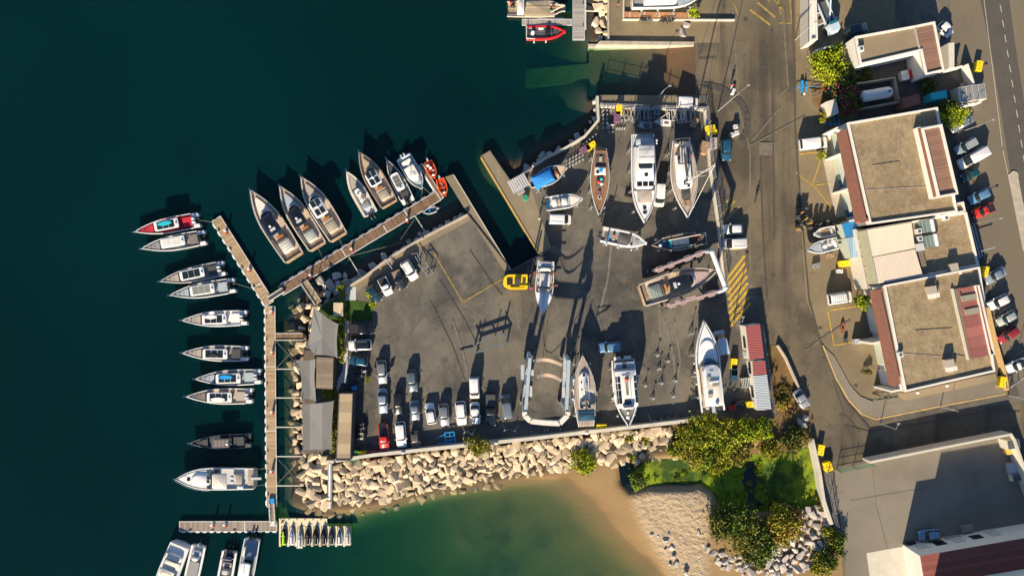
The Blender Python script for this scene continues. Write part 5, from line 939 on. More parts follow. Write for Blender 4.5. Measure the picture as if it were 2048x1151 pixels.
rockw = M('wet_boulder', (.16, .125, .06), .7, var=.3, scale=1.1, bump=.4, rnd=.3)
rockp = M('pale_boulder', (.36, .335, .31), .9, var=.2, scale=1.1, bump=.4, rnd=.2)
rk = []
rs = random.Random(5)
for i in range(14):
    bm = bmesh.new()
    sx, sy, sz = rs.uniform(.85, 1.35), rs.uniform(.68, 1.0), rs.uniform(.42, .68)
    for _ in range(13):
        v = Vector((rs.gauss(0, 1), rs.gauss(0, 1), rs.gauss(0, 1))).normalized(); e = [math.copysign(abs(c)**.5, c) for c in v]
        bm.verts.new((e[0]*sx, e[1]*sy, e[2]*sz))
    ret = bmesh.ops.convex_hull(bm, input=bm.verts)
    bmesh.ops.delete(bm, geom=[g_ for g_ in ret['geom_interior'] if isinstance(g_, bmesh.types.BMVert)], context='VERTS')
    bmesh.ops.bevel(bm, geom=bm.edges[:], offset=.06, segments=1, affect='EDGES')
    me = bpy.data.meshes.new('boulder'); bm.to_mesh(me); bm.free(); rk.append(me)
def scatter(pl, rmin, rmax, zf, n, seed, mat, tight=.72, keepout=()):
    """pack boulders into a pixel polygon without big overlaps, big ones first"""
    r_ = random.Random(seed); Pw = poly(pl, -.5); xs_ = [p[0] for p in Pw]; ys_ = [p[1] for p in Pw]; out_ = []
    A = np.array(Pw)
    for i in range(n):
        rad = rmax-(rmax-rmin)*(i/n)**.6; x = r_.uniform(min(xs_), max(xs_)); y = r_.uniform(min(ys_), max(ys_))
        if not inpoly(np.array([x]), np.array([y]), A)[0]: continue
        if any((x-a)**2+(y-b)**2 < ((rad+c)*tight)**2 for a, b, c in out_): continue
        out_.append((x, y, rad))
    return [(x, y, zf(x, y), rad, mat) for x, y, rad in out_]
def bed(x, y): i = int(np.clip((x-xs[0])/ST, 0, Z.shape[1]-1)); j = int(np.clip((y-ys[0])/ST, 0, Z.shape[0]-1)); return float(Z[j, i])
def slope(pl0, pl1, z0, z1):
    a = wpl(pl0, -.5); b = wpl(pl1, -1.2)
    def f(x, y):
        da, _ = dist_pl(np.array([x]), np.array([y]), a); db, _ = dist_pl(np.array([x]), np.array([y]), b); t = da[0]/(da[0]+db[0]+1e-6); return z0+(z1-z0)*t
    return f
top_l = [(671, 924), (905, 897), (1060, 881), (1200, 865), (1400, 842)]; bot_l = [(600, 1010), (700, 1012), (780, 998), (870, 975), (960, 957), (1060, 946), (1130, 938), (1220, 925), (1345, 915)]
RK = []
RK += scatter([(700, 925), (905, 900), (1060, 885), (1200, 869), (1340, 856), (1352, 912), (1290, 918), (1215, 932), (1160, 925), (1130, 940), (1060, 950), (960, 962), (870, 978), (780, 1000), (690, 1008), (668, 1005), (672, 930)], .32, 1.05, slope(top_l, bot_l, .25, -1.1), 30000, 11, rockm, .62)
RK += scatter([(700, 921), (905, 898), (1060, 883), (1200, 867), (1340, 854), (1352, 912), (1290, 918), (1215, 932), (1160, 925), (1130, 938), (1060, 948), (960, 960), (870, 976), (780, 998), (690, 1006), (672, 930)], .3, .5, lambda x, y: slope(top_l, bot_l, .25, -1.1)(x, y)-.22, 3600, 31, rockm, .95)
RK += scatter([(602, 912), (655, 912), (655, 1004), (612, 1004), (598, 985)], .3, .5, lambda x, y: -.75, 600, 32, rockm, .95)
RK += scatter([(602, 912), (655, 912), (655, 1008), (612, 1008), (598, 985)], .5, 1.15, slope([(655, 912), (655, 1000)], [(600, 912), (600, 1005)], -.1, -1.0), 7000, 12, rockm, .66)
RK += scatter([(600, 612), (640, 612), (630, 640), (616, 690), (598, 690), (604, 650)], .5, 1.0, lambda x, y: -.5, 2000, 13, rockm, .76)
RK += scatter([(592, 690), (607, 690), (608, 905), (590, 905)], .5, .95, lambda x, y: -.7, 2500, 14, rockm, .78)
RK += scatter([(640, 560), (690, 548), (700, 572), (652, 606)], .5, 1.0, lambda x, y: -.7, 1500, 15, rockp, .8)
RK += scatter([(690, 562), (720, 548), (780, 505), (835, 472), (905, 434), (922, 428), (935, 430), (880, 462), (700, 577)], .45, 1.0, lambda x, y: -.85, 3500, 16, rockp, .8)
RK += scatter([(1040, 340), (1090, 308), (1130, 288), (1165, 262), (1188, 235), (1186, 190), (1196, 190), (1198, 250), (1170, 278), (1092, 320), (1050, 350)], .4, .8, lambda x, y: -.7, 3000, 17, rockp, .85)
RK += scatter([(1190, -20), (1216, -20), (1216, 82), (1192, 78)], .45, .9, lambda x, y: -.45, 1500, 18, rockm, .78)
RK += scatter([(1535, 1045), (1580, 1030), (1600, 1020), (1645, 1000), (1655, 1050), (1660, 1110), (1630, 1135), (1560, 1150), (1480, 1150), (1490, 1112)], .35, .85, lambda x, y: -.1, 5000, 19, rockp, .76)
RK += scatter([(1400, 1085), (1440, 1105), (1500, 1112), (1500, 1140), (1450, 1140)], .35, .7, lambda x, y: -.35, 1200, 20, rockp, .85)
RK += scatter([(590, 905), (600, 905), (600, 1005), (680, 1020), (780, 1008), (870, 985), (1000, 963), (1000, 972), (870, 995), (770, 1024), (690, 1035), (590, 1025), (575, 960)], .45, 1.1, lambda x, y: min(bed(x, y)+.2, -1.6), 4000, 21, rockw, .8)
RK += scatter([(575, 610), (600, 600), (598, 900), (580, 900)], .5, 1.1, lambda x, y: min(bed(x, y)+.2, -1.6), 2500, 22, rockw, .85)
for q, z_, rr in (((1332, 1078), -.4, .55), ((1340, 1065), -.3, .4), ((1344, 1095), -.5, .7), ((1316, 1070), -.6, .3), ((1303, 1067), -.6, .35), ((1347, 1112), -.5, .4), ((1352, 1128), -.5, .5), ((1398, 1064), -.1, .5), ((1330, 1100), -.5, .25), ((1372, 1146), -.3, .6), ((1340, 1128), -.6, .4)):
    x, y = P2(*q, z_); RK.append((x, y, z_+rr*.2, rr, rockp))
for q, rr in (((1368, 63), .95), ((1372, 50), .6), ((1610, 835), .6), ((1606, 850), .8), ((1600, 842), .7)): x, y = P2(*q, .3); RK.append((x, y, .3, rr, rockp))
RK.sort(key=lambda t: -t[3]*(1 if t[4] is not rockw else .5))
for k in rk: k.materials.append(rockm)
rest = MB(); rr_ = random.Random(3); lbl = {rockm: ('warm limestone boulder packed in the sunlit breakwater slope', 'breakwater boulders'), rockp: ('pale grey boulder lying on a bank or the beach', 'grey bank boulders'), rockw: ('dark wet boulder just under the water beside the breakwater', 'sunken boulders')}
for i, (x, y, z, rad, mt) in enumerate(RK):
    me = rk[i % len(rk)]; e = (rr_.uniform(-.28, .28), rr_.uniform(-.28, .28), rr_.uniform(0, 6.28))
    z += rr_.uniform(-.12, .15)
    if i < 300:
        o = bpy.data.objects.new('boulder', me); col.objects.link(o); o.location = (x, y, z); o.rotation_euler = e; o.scale = (rad,)*3
        o.material_slots[0].link = 'OBJECT'; o.material_slots[0].material = mt; tag(o, lbl[mt][0], 'boulder', lbl[mt][1])
    else:
        rest.m = (rockm, rockp, rockw).index(mt); c, s = math.cos(e[2]), math.sin(e[2]); b0 = len(rest.v)
        rest.v += [(x+(v.co.x*c-v.co.y*s)*rad, y+(v.co.x*s+v.co.y*c)*rad, z+v.co.z*rad) for v in me.vertices]
        for f in me.polygons: rest.face([b0+k for k in f.vertices])
tag(rest.obj('small_boulders', [rockm, rockp, rockw]), 'smaller stones filling the gaps of breakwater and banks', 'boulders', kind='stuff')
p0 = P(660, 925, 1.0); p1 = P(661, 1013, -.9)
pr = thing('outfall_pipe', 'grey half-round steel outfall chute running down the breakwater', 'drain chute', (p0[0], p0[1], 0))
MB().tube((0, 0, .9), (p1[0]-p0[0], p1[1]-p0[1], -.5), .42, 12).obj('pipe', galv, pr, smooth=40)
MB().box(0, .3, .2, 1.5, .5, 1.2).obj('headwall', concl, pr)

# ------------------------------------------------------------------ travel lifts and forklift
def wheelset(r, x, y, z=.75, rad=.75, w_=.5):
    for s_ in (1, -1):
        o = MB().tube((x+s_*.35, y-.1, z), (x+s_*.35+s_*w_*.9, y-.1, z), rad, 14).obj('wheel', black, r); MB().tube((x+s_*.34, y-.1, z), (x+s_*(.37+w_*.9), y-.1, z), rad*.5, 8).obj('rim', lgrey, o)
ZB = 9.8
lm = M('lift_white', (.34, .40, .44), .5, var=.15, scale=2)
a0 = P(1060, 715, ZB); a1 = P(1051, 822, ZB); b0 = P(1137.5, 719, ZB); b1 = P(1132.5, 822, ZB)
cx, cy = (a0[0]+b1[0])/2, (a0[1]+a1[1])/2
r = thing('travel_lift', 'tall white travel lift with a curved crossbeam and two hanging slings', 'boat hoist', (cx, cy, 0)); q = lambda p, z=None: (p[0]-cx, p[1]-cy, p[2] if z is None else z)
for s_, (u, v) in ((-1, (a0, a1)), (1, (b0, b1))):
    MB().beam(q(u), q(v), .55, .9).obj('top_beam', lm, r)
    for e, w_ in ((u, 0), (v, 1)): MB().beam(q(e, 1.4), q(e, ZB-.4), .55).obj('leg', lm, r); wheelset(r, e[0]-cx, e[1]-cy+(.3 if w_ else -.3))
    MB().beam(q((u[0]+s_*.1, u[1], 1.6)), q((v[0]+s_*.1, v[1], 1.6)), .6, .5).obj('sill_beam', lm, r)
    for k_, (ty_, l_, mm_) in enumerate(((.12, 1.6, dgrey), (.28, 1.2, lgrey), (.42, 1.9, M('machine_blue_grey', (.1, .14, .18), .5)), (.63, 2.2, lgrey), (.82, 1.4, dblue))):
        x_ = u[0]+(v[0]-u[0])*ty_; y_ = u[1]+(v[1]-u[1])*ty_; MB().box(x_-cx+s_*-.6 if k_ % 2 else x_-cx+s_*.45, y_-cy, ZB-.8, .45, l_*.8, .8).obj('winch_unit', mm_, r)
    MB().box((u[0]+v[0])/2-cx+s_*.75, (u[1]+v[1])/2-cy+1.2, 1.9, .6, 2.6, 1.4).obj('engine_housing', lm, r)
    MB().tube(q((v[0]+s_*.55, v[1]+4, ZB+.7)), q((v[0]+s_*.55, v[1]-.2, ZB+.7)), .04, 5).obj('handrail', galv, r)
crs = [P(*p, ZB+.1) for p in ((1048.5, 822), (1049.5, 830), (1061, 841), (1090, 844), (1119, 845.5), (1135, 829), (1135.5, 822))]
for u, v in zip(crs, crs[1:]): MB().beam(q(u), q(v), .8, 1.0).obj('crossbeam', M('lift_crossbeam', (.62, .60, .53), .5), r)
sl = M('orange_sling', (.62, .46, .34), .8)
for (u, v) in (((1067, 722), (1124, 730)), ((1075, 753), (1123, 761))):
    p_ = P(*u, ZB-.6); e_ = P(*v, ZB-.6); pts = []
    for k_ in range(13): t = k_/12; pts.append((p_[0]+(e_[0]-p_[0])*t-cx, p_[1]+(e_[1]-p_[1])*t-cy+.4*math.sin(math.pi*t), ZB-.6-1.2*math.sin(math.pi*t)))
    m = MB()
    for s0, s1 in zip(pts, pts[1:]): m.beam(s0, s1, .55, .05)
    m.obj('sling', sl, r)
# second lift, round the hanging cruiser
ZC = 8.2; pinkm = M('faded_pink_steel', (.36, .27, .265), .6, var=.15, scale=2)
n0, n1, s0_, s1_ = P(1314, 540, 4.6), P(1412, 502, 4.6), P(1339, 611, 4.6), P(1437, 583, 4.6)
cx, cy = (n0[0]+s1_[0])/2, (n0[1]+s1_[1])/2; r = thing('travel_lift', 'faded pink travel lift straddling the grey cruiser, with a white tube crossbeam', 'boat hoist', (cx, cy, 0))
for u, v in ((n0, n1), (s0_, s1_)):
    MB().beam(q(u), q(v), .45, .7).obj('top_beam', pinkm, r)
    d_ = Vector((v[0]-u[0], v[1]-u[1], 0)).normalized(); nrm = Vector((-d_.y, d_.x, 0))
    for t, l_ in ((.06, 1.6), (.28, 1.4), (.62, 1.6), (.85, 1.5)):
        c_ = Vector(u)+(Vector(v)-Vector(u))*t
        for k_ in (-.38, .38): MB().beam(q(tuple(c_-d_*l_/2*.7+nrm*k_)), q(tuple(c_+d_*l_/2*.7+nrm*k_)), .2, .5).obj('winch_frame', pinkm, r)
        MB().beam(q(tuple(c_-nrm*.55)), q(tuple(c_+nrm*.55)), .3, .4).obj('winch_drum', dgrey, r)
    for e in (u, v): MB().beam(q(e, 1.3), q(e, 4.3), .5).obj('leg', pinkm, r); wheelset(r, e[0]-cx, e[1]-cy, .65, .65)
    MB().beam(q(u, 1.3), q(v, 1.3), .45, .45).obj('sill_beam', pinkm, r)
c0, c1 = P(1424, 503, ZC), P(1451, 574, ZC)
MB().tube(q(c0), q(c1), .42, 12).obj('crossbeam', M('lift_tube_white', (.6, .58, .55), .4), r, smooth=40)
for c_, e in ((c0, n1), (c1, s1_)): MB().path([q(c_), q(((c_[0]+e[0])/2, (c_[1]+e[1])/2, ZC-.4)), q((e[0], e[1], 4.4))], .36, 8).obj('elbow_strut', cushp, r); MB().ball(q(c_), .5).obj('elbow_joint', cushp, r)
for t in (.3, .72):
    m = MB(); A_ = Vector(n0).lerp(Vector(n1), t); B_ = Vector(s0_).lerp(Vector(s1_), t); m.beam(q(tuple(A_)), q((A_.x*.75+B_.x*.25, A_.y*.75+B_.y*.25, 1.9)), .4, .05); m.beam(q((A_.x*.75+B_.x*.25, A_.y*.75+B_.y*.25, 1.9)), q((A_.x*.25+B_.x*.75, A_.y*.25+B_.y*.75, 1.9)), .4, .05); m.beam(q((A_.x*.25+B_.x*.75, A_.y*.25+B_.y*.75, 1.9)), q(tuple(B_)), .4, .05); m.obj('sling', cushk, r)
# forklift
fx, fy = P2(1034, 563, 1.5); r = thing('forklift', 'large yellow marina forklift carrying the white boat', 'forklift', (fx, fy, 0))
MB().frus(rrect(-2.5, 1.9, 2.7, .2, 1.2, 6), .5, rrect(-2.4, 1.85, 2.5, .2, 1.1, 6), 1.9).obj('body', yel, r, smooth=40)
MB().box(-1.3, 0, 1.9, 1.0, 1.2, .12).obj('engine_grille', black, r); MB().frus(rrect(-.5, .65, 1.1, .2), 1.9, rrect(-.4, .5, .95, .15), 2.9).obj('cab', glass, r); MB().prism(rrect(-.42, .52, 1.0, .2), 2.9, 3.0).obj('cab_roof', cushk, r); MB().box(1.2, .15, 1.92, .5, .9, .3).obj('mast_deck', cushk, r)
MB().box(.1, -1.2, 1.9, 2.6, .45, .25).obj('side_tank', M('deep_yellow', (.7, .42, .01), .45), r); MB().box(1.15, .95, 1.6, 1.4, .6, .5).obj('front_mudguard', yel, r); MB().box(1.15, -.95, 1.6, 1.4, .6, .5).obj('front_mudguard', yel, r)
for k_ in range(5): MB().box(-.9+k_*.32, -.85, 1.91, .12, .12, .06).obj('vent', black, r)
for sx, sy in ((-1.5, 1.1), (-1.5, -1.1), (1.2, 1.1), (1.2, -1.1)): o = MB().tube((sx, sy-.22, .65), (sx, sy+.25, .65), .65, 14).obj('wheel', black, r); MB().tube((sx, sy-.24, .65), (sx, sy+.27, .65), .3, 8).obj('rim', yel, o)
for sy in (.95, -.95): MB().beam((2.2, sy, .3), (2.2, sy, 4.6), .25, .35).obj('mast_rail', dgrey, r); MB().box(2.5, sy*1.3, 1.5, .6, .35, .35).obj('fork_carriage', M('magenta_paint', (.5, .03, .12), .5), r)
for py in (546, 571): e0 = P(1070, py, 2.3); e1 = P(1116, py, 2.3); MB().beam((2.3, e0[1]-fy, 1.5), (e1[0]-fx, e1[1]-fy, 1.5), .28, .14).obj('fork', rust, r)
for py in (546, 571): e0 = P(1073, py, 3.6); e1 = P(1116, py, 3.6); MB().beam((e0[0]-fx, e0[1]-fy, 3.55), (e1[0]-fx, e1[1]-fy, 3.55), .24, .12).obj('sling_spreader', rust, r)
# ------------------------------------------------------------------ buildings
def ringwall(mb, pts, w_, z0, z1):
    n = len(pts); A = sum(pts[i][0]*pts[(i+1) % n][1]-pts[(i+1) % n][0]*pts[i][1] for i in range(n)); sg_ = 1 if A > 0 else -1
    ins = []
    for i in range(n):
        p, c, q = pts[i-1], pts[i], pts[(i+1) % n]; v1 = Vector((c[0]-p[0], c[1]-p[1])).normalized(); v2 = Vector((q[0]-c[0], q[1]-c[1])).normalized()
        n1 = Vector((-v1.y, v1.x))*sg_; n2 = Vector((-v2.y, v2.x))*sg_; m = (n1+n2); m = m/max(m.length_squared/2, .3); ins.append((c[0]+m.x*w_, c[1]+m.y*w_))
    rs_ = [mb.ring([(x, y, z0) for x, y in pts]), mb.ring([(x, y, z1) for x, y in pts]), mb.ring([(x, y, z1) for x, y in ins]), mb.ring([(x, y, z0) for x, y in ins])]
    for a, b_ in zip(rs_, rs_[1:]): mb.bridge(a, b_)
    return mb
gravel = layered('roof_gravel', (.27, .21, .125), [((.185, .14, .085), .16, .42, .6, .8), ((.35, .285, .18), .55, .48, .66, .6), ((.13, .10, .065), 1.6, .5, .68, .55, (1, .45, .6)), ((.38, .31, .2), 3, .5, .7, .55, (.5, 1, .4)), ((.14, .11, .07), 5, .5, .7, .5)], .95, bump=1.6)
roofb = M('red_brown_roofing', (.20, .085, .055), .75, var=.18, scale=1.2, world=True, fine=.08)
roofr = banded('red_roof_panels', (.27, .10, .085), (.17, .06, .05), .55, 1, .6, .12, .05, world=True, rot=-.2)
rooft = layered('tan_roof_felt', (.24, .19, .125), [((.20, .16, .11), .3, .4, .65, .6), ((.28, .23, .16), 1.2, .55, .8, .5)], .9)
roofr2 = banded('mauve_brown_boards', (.22, .125, .085), (.15, .085, .06), 3.5, 1, .7, .12, .1, world=True, rot=-.2)
creamr = banded('cream_roof_sheet', (.66, .57, .44), (.58, .5, .39), 1.1, 0, .6, .03, .05, world=True, rot=.2, jit=.02)
creamc = banded('cream_corrugated', (.63, .54, .43), (.50, .42, .34), 2.6, 0, .6, .03, .3, world=True, rot=.2, jit=.03)
wallw = M('white_render', (.62, .60, .55), .8, var=.06, world=True, scale=.5)
wallg = M('pale_green_panel', (.36, .40, .33), .7, var=.08)
def building(name, label, roof, z, wallm, roofm, ph=.35, pw=.32, parapet=True, cat='building', parm=None):
    pts = poly(roof, z); r = thing(name, label, cat, (*pts[0], 0)); ox, oy = pts[0]; lp = [(x-ox, y-oy) for x, y in pts]
    MB().prism(lp, 0, z-.06).obj('wall', wallm, r)
    rf = MB().prism(inset(lp, .02), z-.058, z).obj('roof', roofm, r)
    if parapet: ringwall(MB(), lp, pw, z-.3, z+ph).obj('parapet', parm or wallw, r)
    return r, (lambda p, zz=z: (P2(*p, zz)[0]-ox, P2(*p, zz)[1]-oy)), lp
def sub(r, L_, name, pts, z0, z1, mat, zp=None): return MB().prism([L_(p, zp if zp is not None else z1) for p in pts], z0, z1).obj(name, mat, r)
bn, LN, lpn = building('workshop_building', 'large workshop with a gravel roof and a red-brown fascia, northern of the long block', [(1693, 246), (1873, 215), (1913, 424), (1738, 449)], 7, wallw, gravel)
sub(bn, LN, 'fascia', [(1681, 262), (1693, 259), (1733, 438), (1719, 443)], 5.9, 7.42, roofb)
sub(bn, LN, 'fascia_return', [(1719, 443), (1733, 438.2), (1736, 434), (1738, 441), (1722, 446)], 5.9, 7.41, roofb)
sub(bn, LN, 'roof_dormer', [(1834, 255), (1884, 248), (1917, 388), (1866, 397)], 6.9, 8.1, wallw)
sub(bn, LN, 'dormer_gutter', [(1835.5, 257), (1844, 256), (1875, 393), (1867, 394.5)], 8.1, 8.14, roofb)
sub(bn, LN, 'dormer_roof', [(1846, 258.5), (1880, 254), (1911, 383.5), (1877, 390.5)], 8.1, 8.15, roofr2)
ringwall(MB(), [LN(p, 8.5) for p in [(1844, 256), (1884, 248), (1917, 388), (1877, 395)]], .3, 8.0, 8.55).obj('dormer_parapet', wallw, bn)
sub(bn, LN, 'parapet_step', [(1873, 417), (1926, 405), (1930, 420), (1876, 432)], 5, 6.3, gravel)
ringwall(MB(), [LN(p, 6.6) for p in [(1873, 414), (1927, 403), (1931, 423), (1877, 434)]], .28, 5.0, 6.7).obj('parapet', wallw, bn)
MB().box(*LN((1720, 345)), 0, .1, .1, .1).obj('roof_drain', dgrey, bn)
bm_, LM, _ = building('workshop_annex', 'low middle workshop roof with two white sheds, linking the north and south blocks', [(1729, 458), (1931, 424), (1956, 531), (1846, 552), (1756, 568)], 5.6, wallw, gravel)
for pts, mt, zz in (([(1734, 460), (1823, 445), (1830, 496), (1745, 513)], creamr, 6.6), ([(1745, 514.5), (1830, 498), (1845, 548), (1756, 567)], creamc, 6.5)):
    sub(bm_, LM, 'shed_wall', pts, 5.5, zz-.05, wallw, zz); sub(bm_, LM, 'shed_roof', pts, zz-.05, zz+.02, mt)
sub(bm_, LM, 'fascia', [(1726, 461), (1733.5, 460), (1756, 566), (1748, 568)], 4.6, 6.7, M('sage_fascia', (.34, .33, .22), .7))
sub(bm_, LM, 'roof_duct', [(1830, 488), (1847, 485), (1850, 500), (1833, 503)], 5.6, 6.4, lgrey)
sub(bm_, LM, 'roof_gutter', [(1836, 503), (1846, 501), (1857, 547), (1848, 549)], 5.6, 6.0, M('brown_gutter', (.15, .12, .09), .8))
def onroof(name, label, px, py, z0, parts, cat, rot=.19, group=None):
    x, y = P2(px, py, z0); r = thing(name, label, cat, (x, y, z0), rot, group)
    for nm, a, mt in parts: MB().box(*a).obj(nm, mt, r)
    return r
sky_p = banded('solar_collector', (.12, .17, .16), (.3, .36, .34), 2.2, 0, .2, .1, .1)
for (px, py, lb) in ((1853, 453, 'solar water heater with pale green collector, upper of two'), (1860, 482, 'solar water heater with pale green collector, lower of two')):
    x, y = P2(px, py, 6.5); r = thing('solar_heater', lb, 'solar heater', (x, y, 5.6), .19)
    m = MB(); v = m.ring([(-1.2, -1, .15), (.6, -1, 1.1), (.6, 1, 1.1), (-1.2, 1, .15)]); v2 = m.ring([(-1.2, -1, .25), (.6, -1, 1.2), (.6, 1, 1.2), (-1.2, 1, .25)]); m.bridge(v, v2); m.face(v2); m.face(v[::-1]); m.obj('collector_panel', sky_p, r)
    MB().tube((.85, -1.05, 1.25), (.85, 1.05, 1.25), .3, 10).obj('water_tank', white, r, smooth=40); MB().box(.5, 0, 0, .1, 1.6, 1.1).obj('support_frame', galv, r)
for (px, py, z0, lb) in ((1834, 463, 5.6, 'upper white air conditioner by the solar heaters'), (1836, 478, 5.6, 'lower white air conditioner by the solar heaters'), (1888, 436, 5.6, 'white air conditioner under the north parapet'), (1797, 708, 6.5, 'small white roof box with a long shadow on the south roof'), (1719, 100, 4.2, 'white air conditioner on the tan-roofed house')):
    onroof('air_conditioner', lb, px, py, z0, [('casing', (0, 0, 0, .8, .9, .7), white), ('fan_grille', (.0, 0, .7, .5, .5, .03), dgrey)], 'air conditioner')
for (px, py, z0, lb) in ((1858, 583, 6.5, 'metal roof vent with a bright elbow on the south workshop'), (1893, 728, 6.5, 'metal roof vent with white side flues near the south roof edge'), (1901, 538, 5.6, 'small cream chimney on the parapet between the middle and south roofs')):
    onroof('roof_vent', lb, px, py, z0, [('stack', (0, .3, 0, 1.3, 1.3, 1.2), cushb), ('elbow', (.1, -.8, 0, 1.0, .8, .8), cush), ('flue', (.9, -.7, 0, .35, .8, 1.0), cush)], 'roof vent')
bs, LS, _ = building('workshop_building', 'large workshop with a gravel roof and a red panel strip, southern of the long block', [(1766, 570), (1957, 533), (1988, 742), (1808, 783)], 6.5, wallw, gravel)
sub(bs, LS, 'fascia', [(1749, 586), (1762, 584), (1802, 767), (1788, 772)], 5.4, 6.92, roofb)
sub(bs, LS, 'fascia_return', [(1762, 584), (1749, 586), (1747.5, 580), (1766, 577), (1767, 583)], 5.4, 6.93, roofb)
sub(bs, LS, 'red_panel_roof', [(1922, 576), (1957, 570), (1987.5, 708), (1949, 716)], 6.4, 7.6, roofr)
sub(bs, LS, 'gravel_strip', [(1906, 578), (1921, 576.5), (1948, 716), (1936, 719)], 6.4, 6.75, M('dark_brown_felt', (.15, .13, .10), .9))  # strip of dark brown felt beside the red panels
for p_ in ([(1922, 592), (1953, 586), (1956, 597), (1925, 603)], [(1930, 619), (1960, 613), (1963, 624), (1933, 630)]): sub(bs, LS, 'skylight', p_, 7.55, 7.8, M('dull_skylight', (.26, .25, .19), .4))
ringwall(MB(), [LS(p, 7.9) for p in [(1950, 571), (1958.5, 569.5), (1990, 708), (1981, 710)]], .12, 6.3, 7.95).obj('dormer_parapet', wallw, bs)
sub(bs, LS, 'ledge_wall', [(1904, 577), (1907, 576.5), (1939, 719), (1936, 720)], 6.4, 6.95, concl)
for i in range(3): sub(bs, LS, 'south_terrace' if i == 0 else 'terrace_vent', [[(1808, 787), (1990, 746), (1996, 760), (1812, 800)], [(1834, 784), (1838, 783), (1839, 787), (1835, 788)], [(1893, 770), (1897, 769), (1898, 773), (1894, 774)]][i], [0, 2.5, 2.5][i], [2.5, 2.8, 2.8][i], [rooft, white, white][i])
# west fronts: fins, shutters, windows and canopies stand on the facade line
def front(r, rootpt, a, b_, items):
    ox, oy = rootpt; A_ = Vector((a[0]-ox, a[1]-oy)); B_ = Vector((b_[0]-ox, b_[1]-oy)); D_ = (B_-A_); L = D_.length; D_.normalize(); N_ = Vector((D_.y, -D_.x)); N_ = N_ if N_.x < 0 else -N_
    rot = math.atan2(D_.y, D_.x)
    for nm, s, wd, z0, h_, dep, mt in items:
        c_ = A_+D_*(L*s)+N_*(dep/2); MB().box(c_.x, c_.y, z0, wd, dep, h_, rot).obj(nm, mt, r)
an, zn = poly([(1693, 246), (1738, 449)], 7); as_, zs_ = poly([(1766, 570), (1808, 783)], 6.5)
bglass = M('blue_window', (.03, .12, .22), .15, coat=.4)
front(bn, an, an, zn, [('party_wall', .02, .3, 0, 6.2, 1.3, wallw), ('party_wall', .27, .3, 0, 6.2, 1.5, wallw), ('party_wall', .62, .3, 0, 6.2, 1.5, wallw), ('party_wall', .93, .3, 0, 6.2, 1.2, wallw),
    ('window', .10, 1.6, 1.2, 1.3, .08, bglass), ('shutter', .18, 2.6, 0, 2.6, .10, wallg), ('canopy', .16, 3.8, 3.2, .12, 1.0, wallg), ('shutter', .40, 3.6, 0, 3.0, .12, wallg), ('canopy', .42, 5.0, 3.3, .12, 1.0, M('pale_canopy', (.42, .46, .42), .6)), ('window', .53, 1.9, .4, 2.3, .08, bglass), ('lintel', .44, 6.2, 4.3, .3, .5, wallw),
    ('shutter', .72, 3.2, 0, 3.0, .12, wallg), ('canopy', .74, 3.6, 3.3, .12, .9, M('pale_canopy', (.42, .46, .42), .6)), ('window', .84, 1.8, .4, 2.5, .08, bglass), ('balcony_rail', .72, 3.2, 4.6, .6, .5, dgrey), ('lintel', .78, 5, 4.3, .3, .5, wallw), ('step', .5, 13, 0, .15, 1.8, conc)])
front(bs, as_, as_, zs_, [('party_wall', .0, .3, 0, 5.6, 1.3, wallw), ('party_wall', .52, .4, 0, 5.4, 3.2, wallw), ('party_wall', .99, .3, 0, 5.6, 1.6, wallw), ('window', .06, 1.4, 1.5, 1.5, .08, bglass), ('window', .12, 1.0, 3.8, 1.0, .08, navy), ('wall_panel', .30, 6.0, 0, 4.6, .35, wallw), ('canopy', .44, 2.0, 3.2, .12, .8, cushp),
    ('shutter', .66, 4.2, 0, 3.4, .14, wallg), ('window', .69, 4.4, 3.7, 1.4, .1, glass), ('canopy', .68, 5.0, 3.5, .12, .9, M('pale_canopy', (.42, .46, .42), .6)), ('window', .86, .8, 2.2, .9, .08, glass), ('window', .91, .8, 2.2, .9, .08, glass), ('wall_panel', .90, 2.6, 0, 4.8, .3, wallw)])
blc = banded('blue_corrugated', (.02, .20, .48), (.01, .12, .30), 3, 0, .5, .05, .2, world=True); blp = banded('pale_blue_corrugated', (.30, .42, .52), (.15, .26, .38), 3, 0, .5, .05, .2, world=True)
for nm, lb, pts, mt in (('canopy_shed', 'bright blue corrugated awning shed beside the small open boat', [(1683, 448), (1711, 440), (1716, 470), (1691, 475)], blc), ('canopy_shed', 'pale blue corrugated awning shed below the bright blue one', [(1692, 476), (1717, 471), (1723, 513), (1703, 516)], blp)):
    building(nm, lb, pts, 3.2, wallg, mt, parapet=False, cat='shed')
b2, L2, _ = building('roof_terrace', 'narrow planked terrace with cream posts in front of the middle workshop', [(1712, 458), (1722, 456), (1748, 574), (1736, 578)], 4.4, offw, banded('brown_terrace', (.3, .2, .12), (.2, .13, .08), 2, 1, .8, world=True), parapet=False, cat='terrace')
for i in range(7): p_ = (1711+i*4.2, 462+i*18.5); q_ = (p_[0]+18, p_[1]-4); MB().beam((*L2(p_, 4.9), 4.9), (*L2(q_, 4.9), 4.9), .14).obj('pergola_beam', offw, b2)
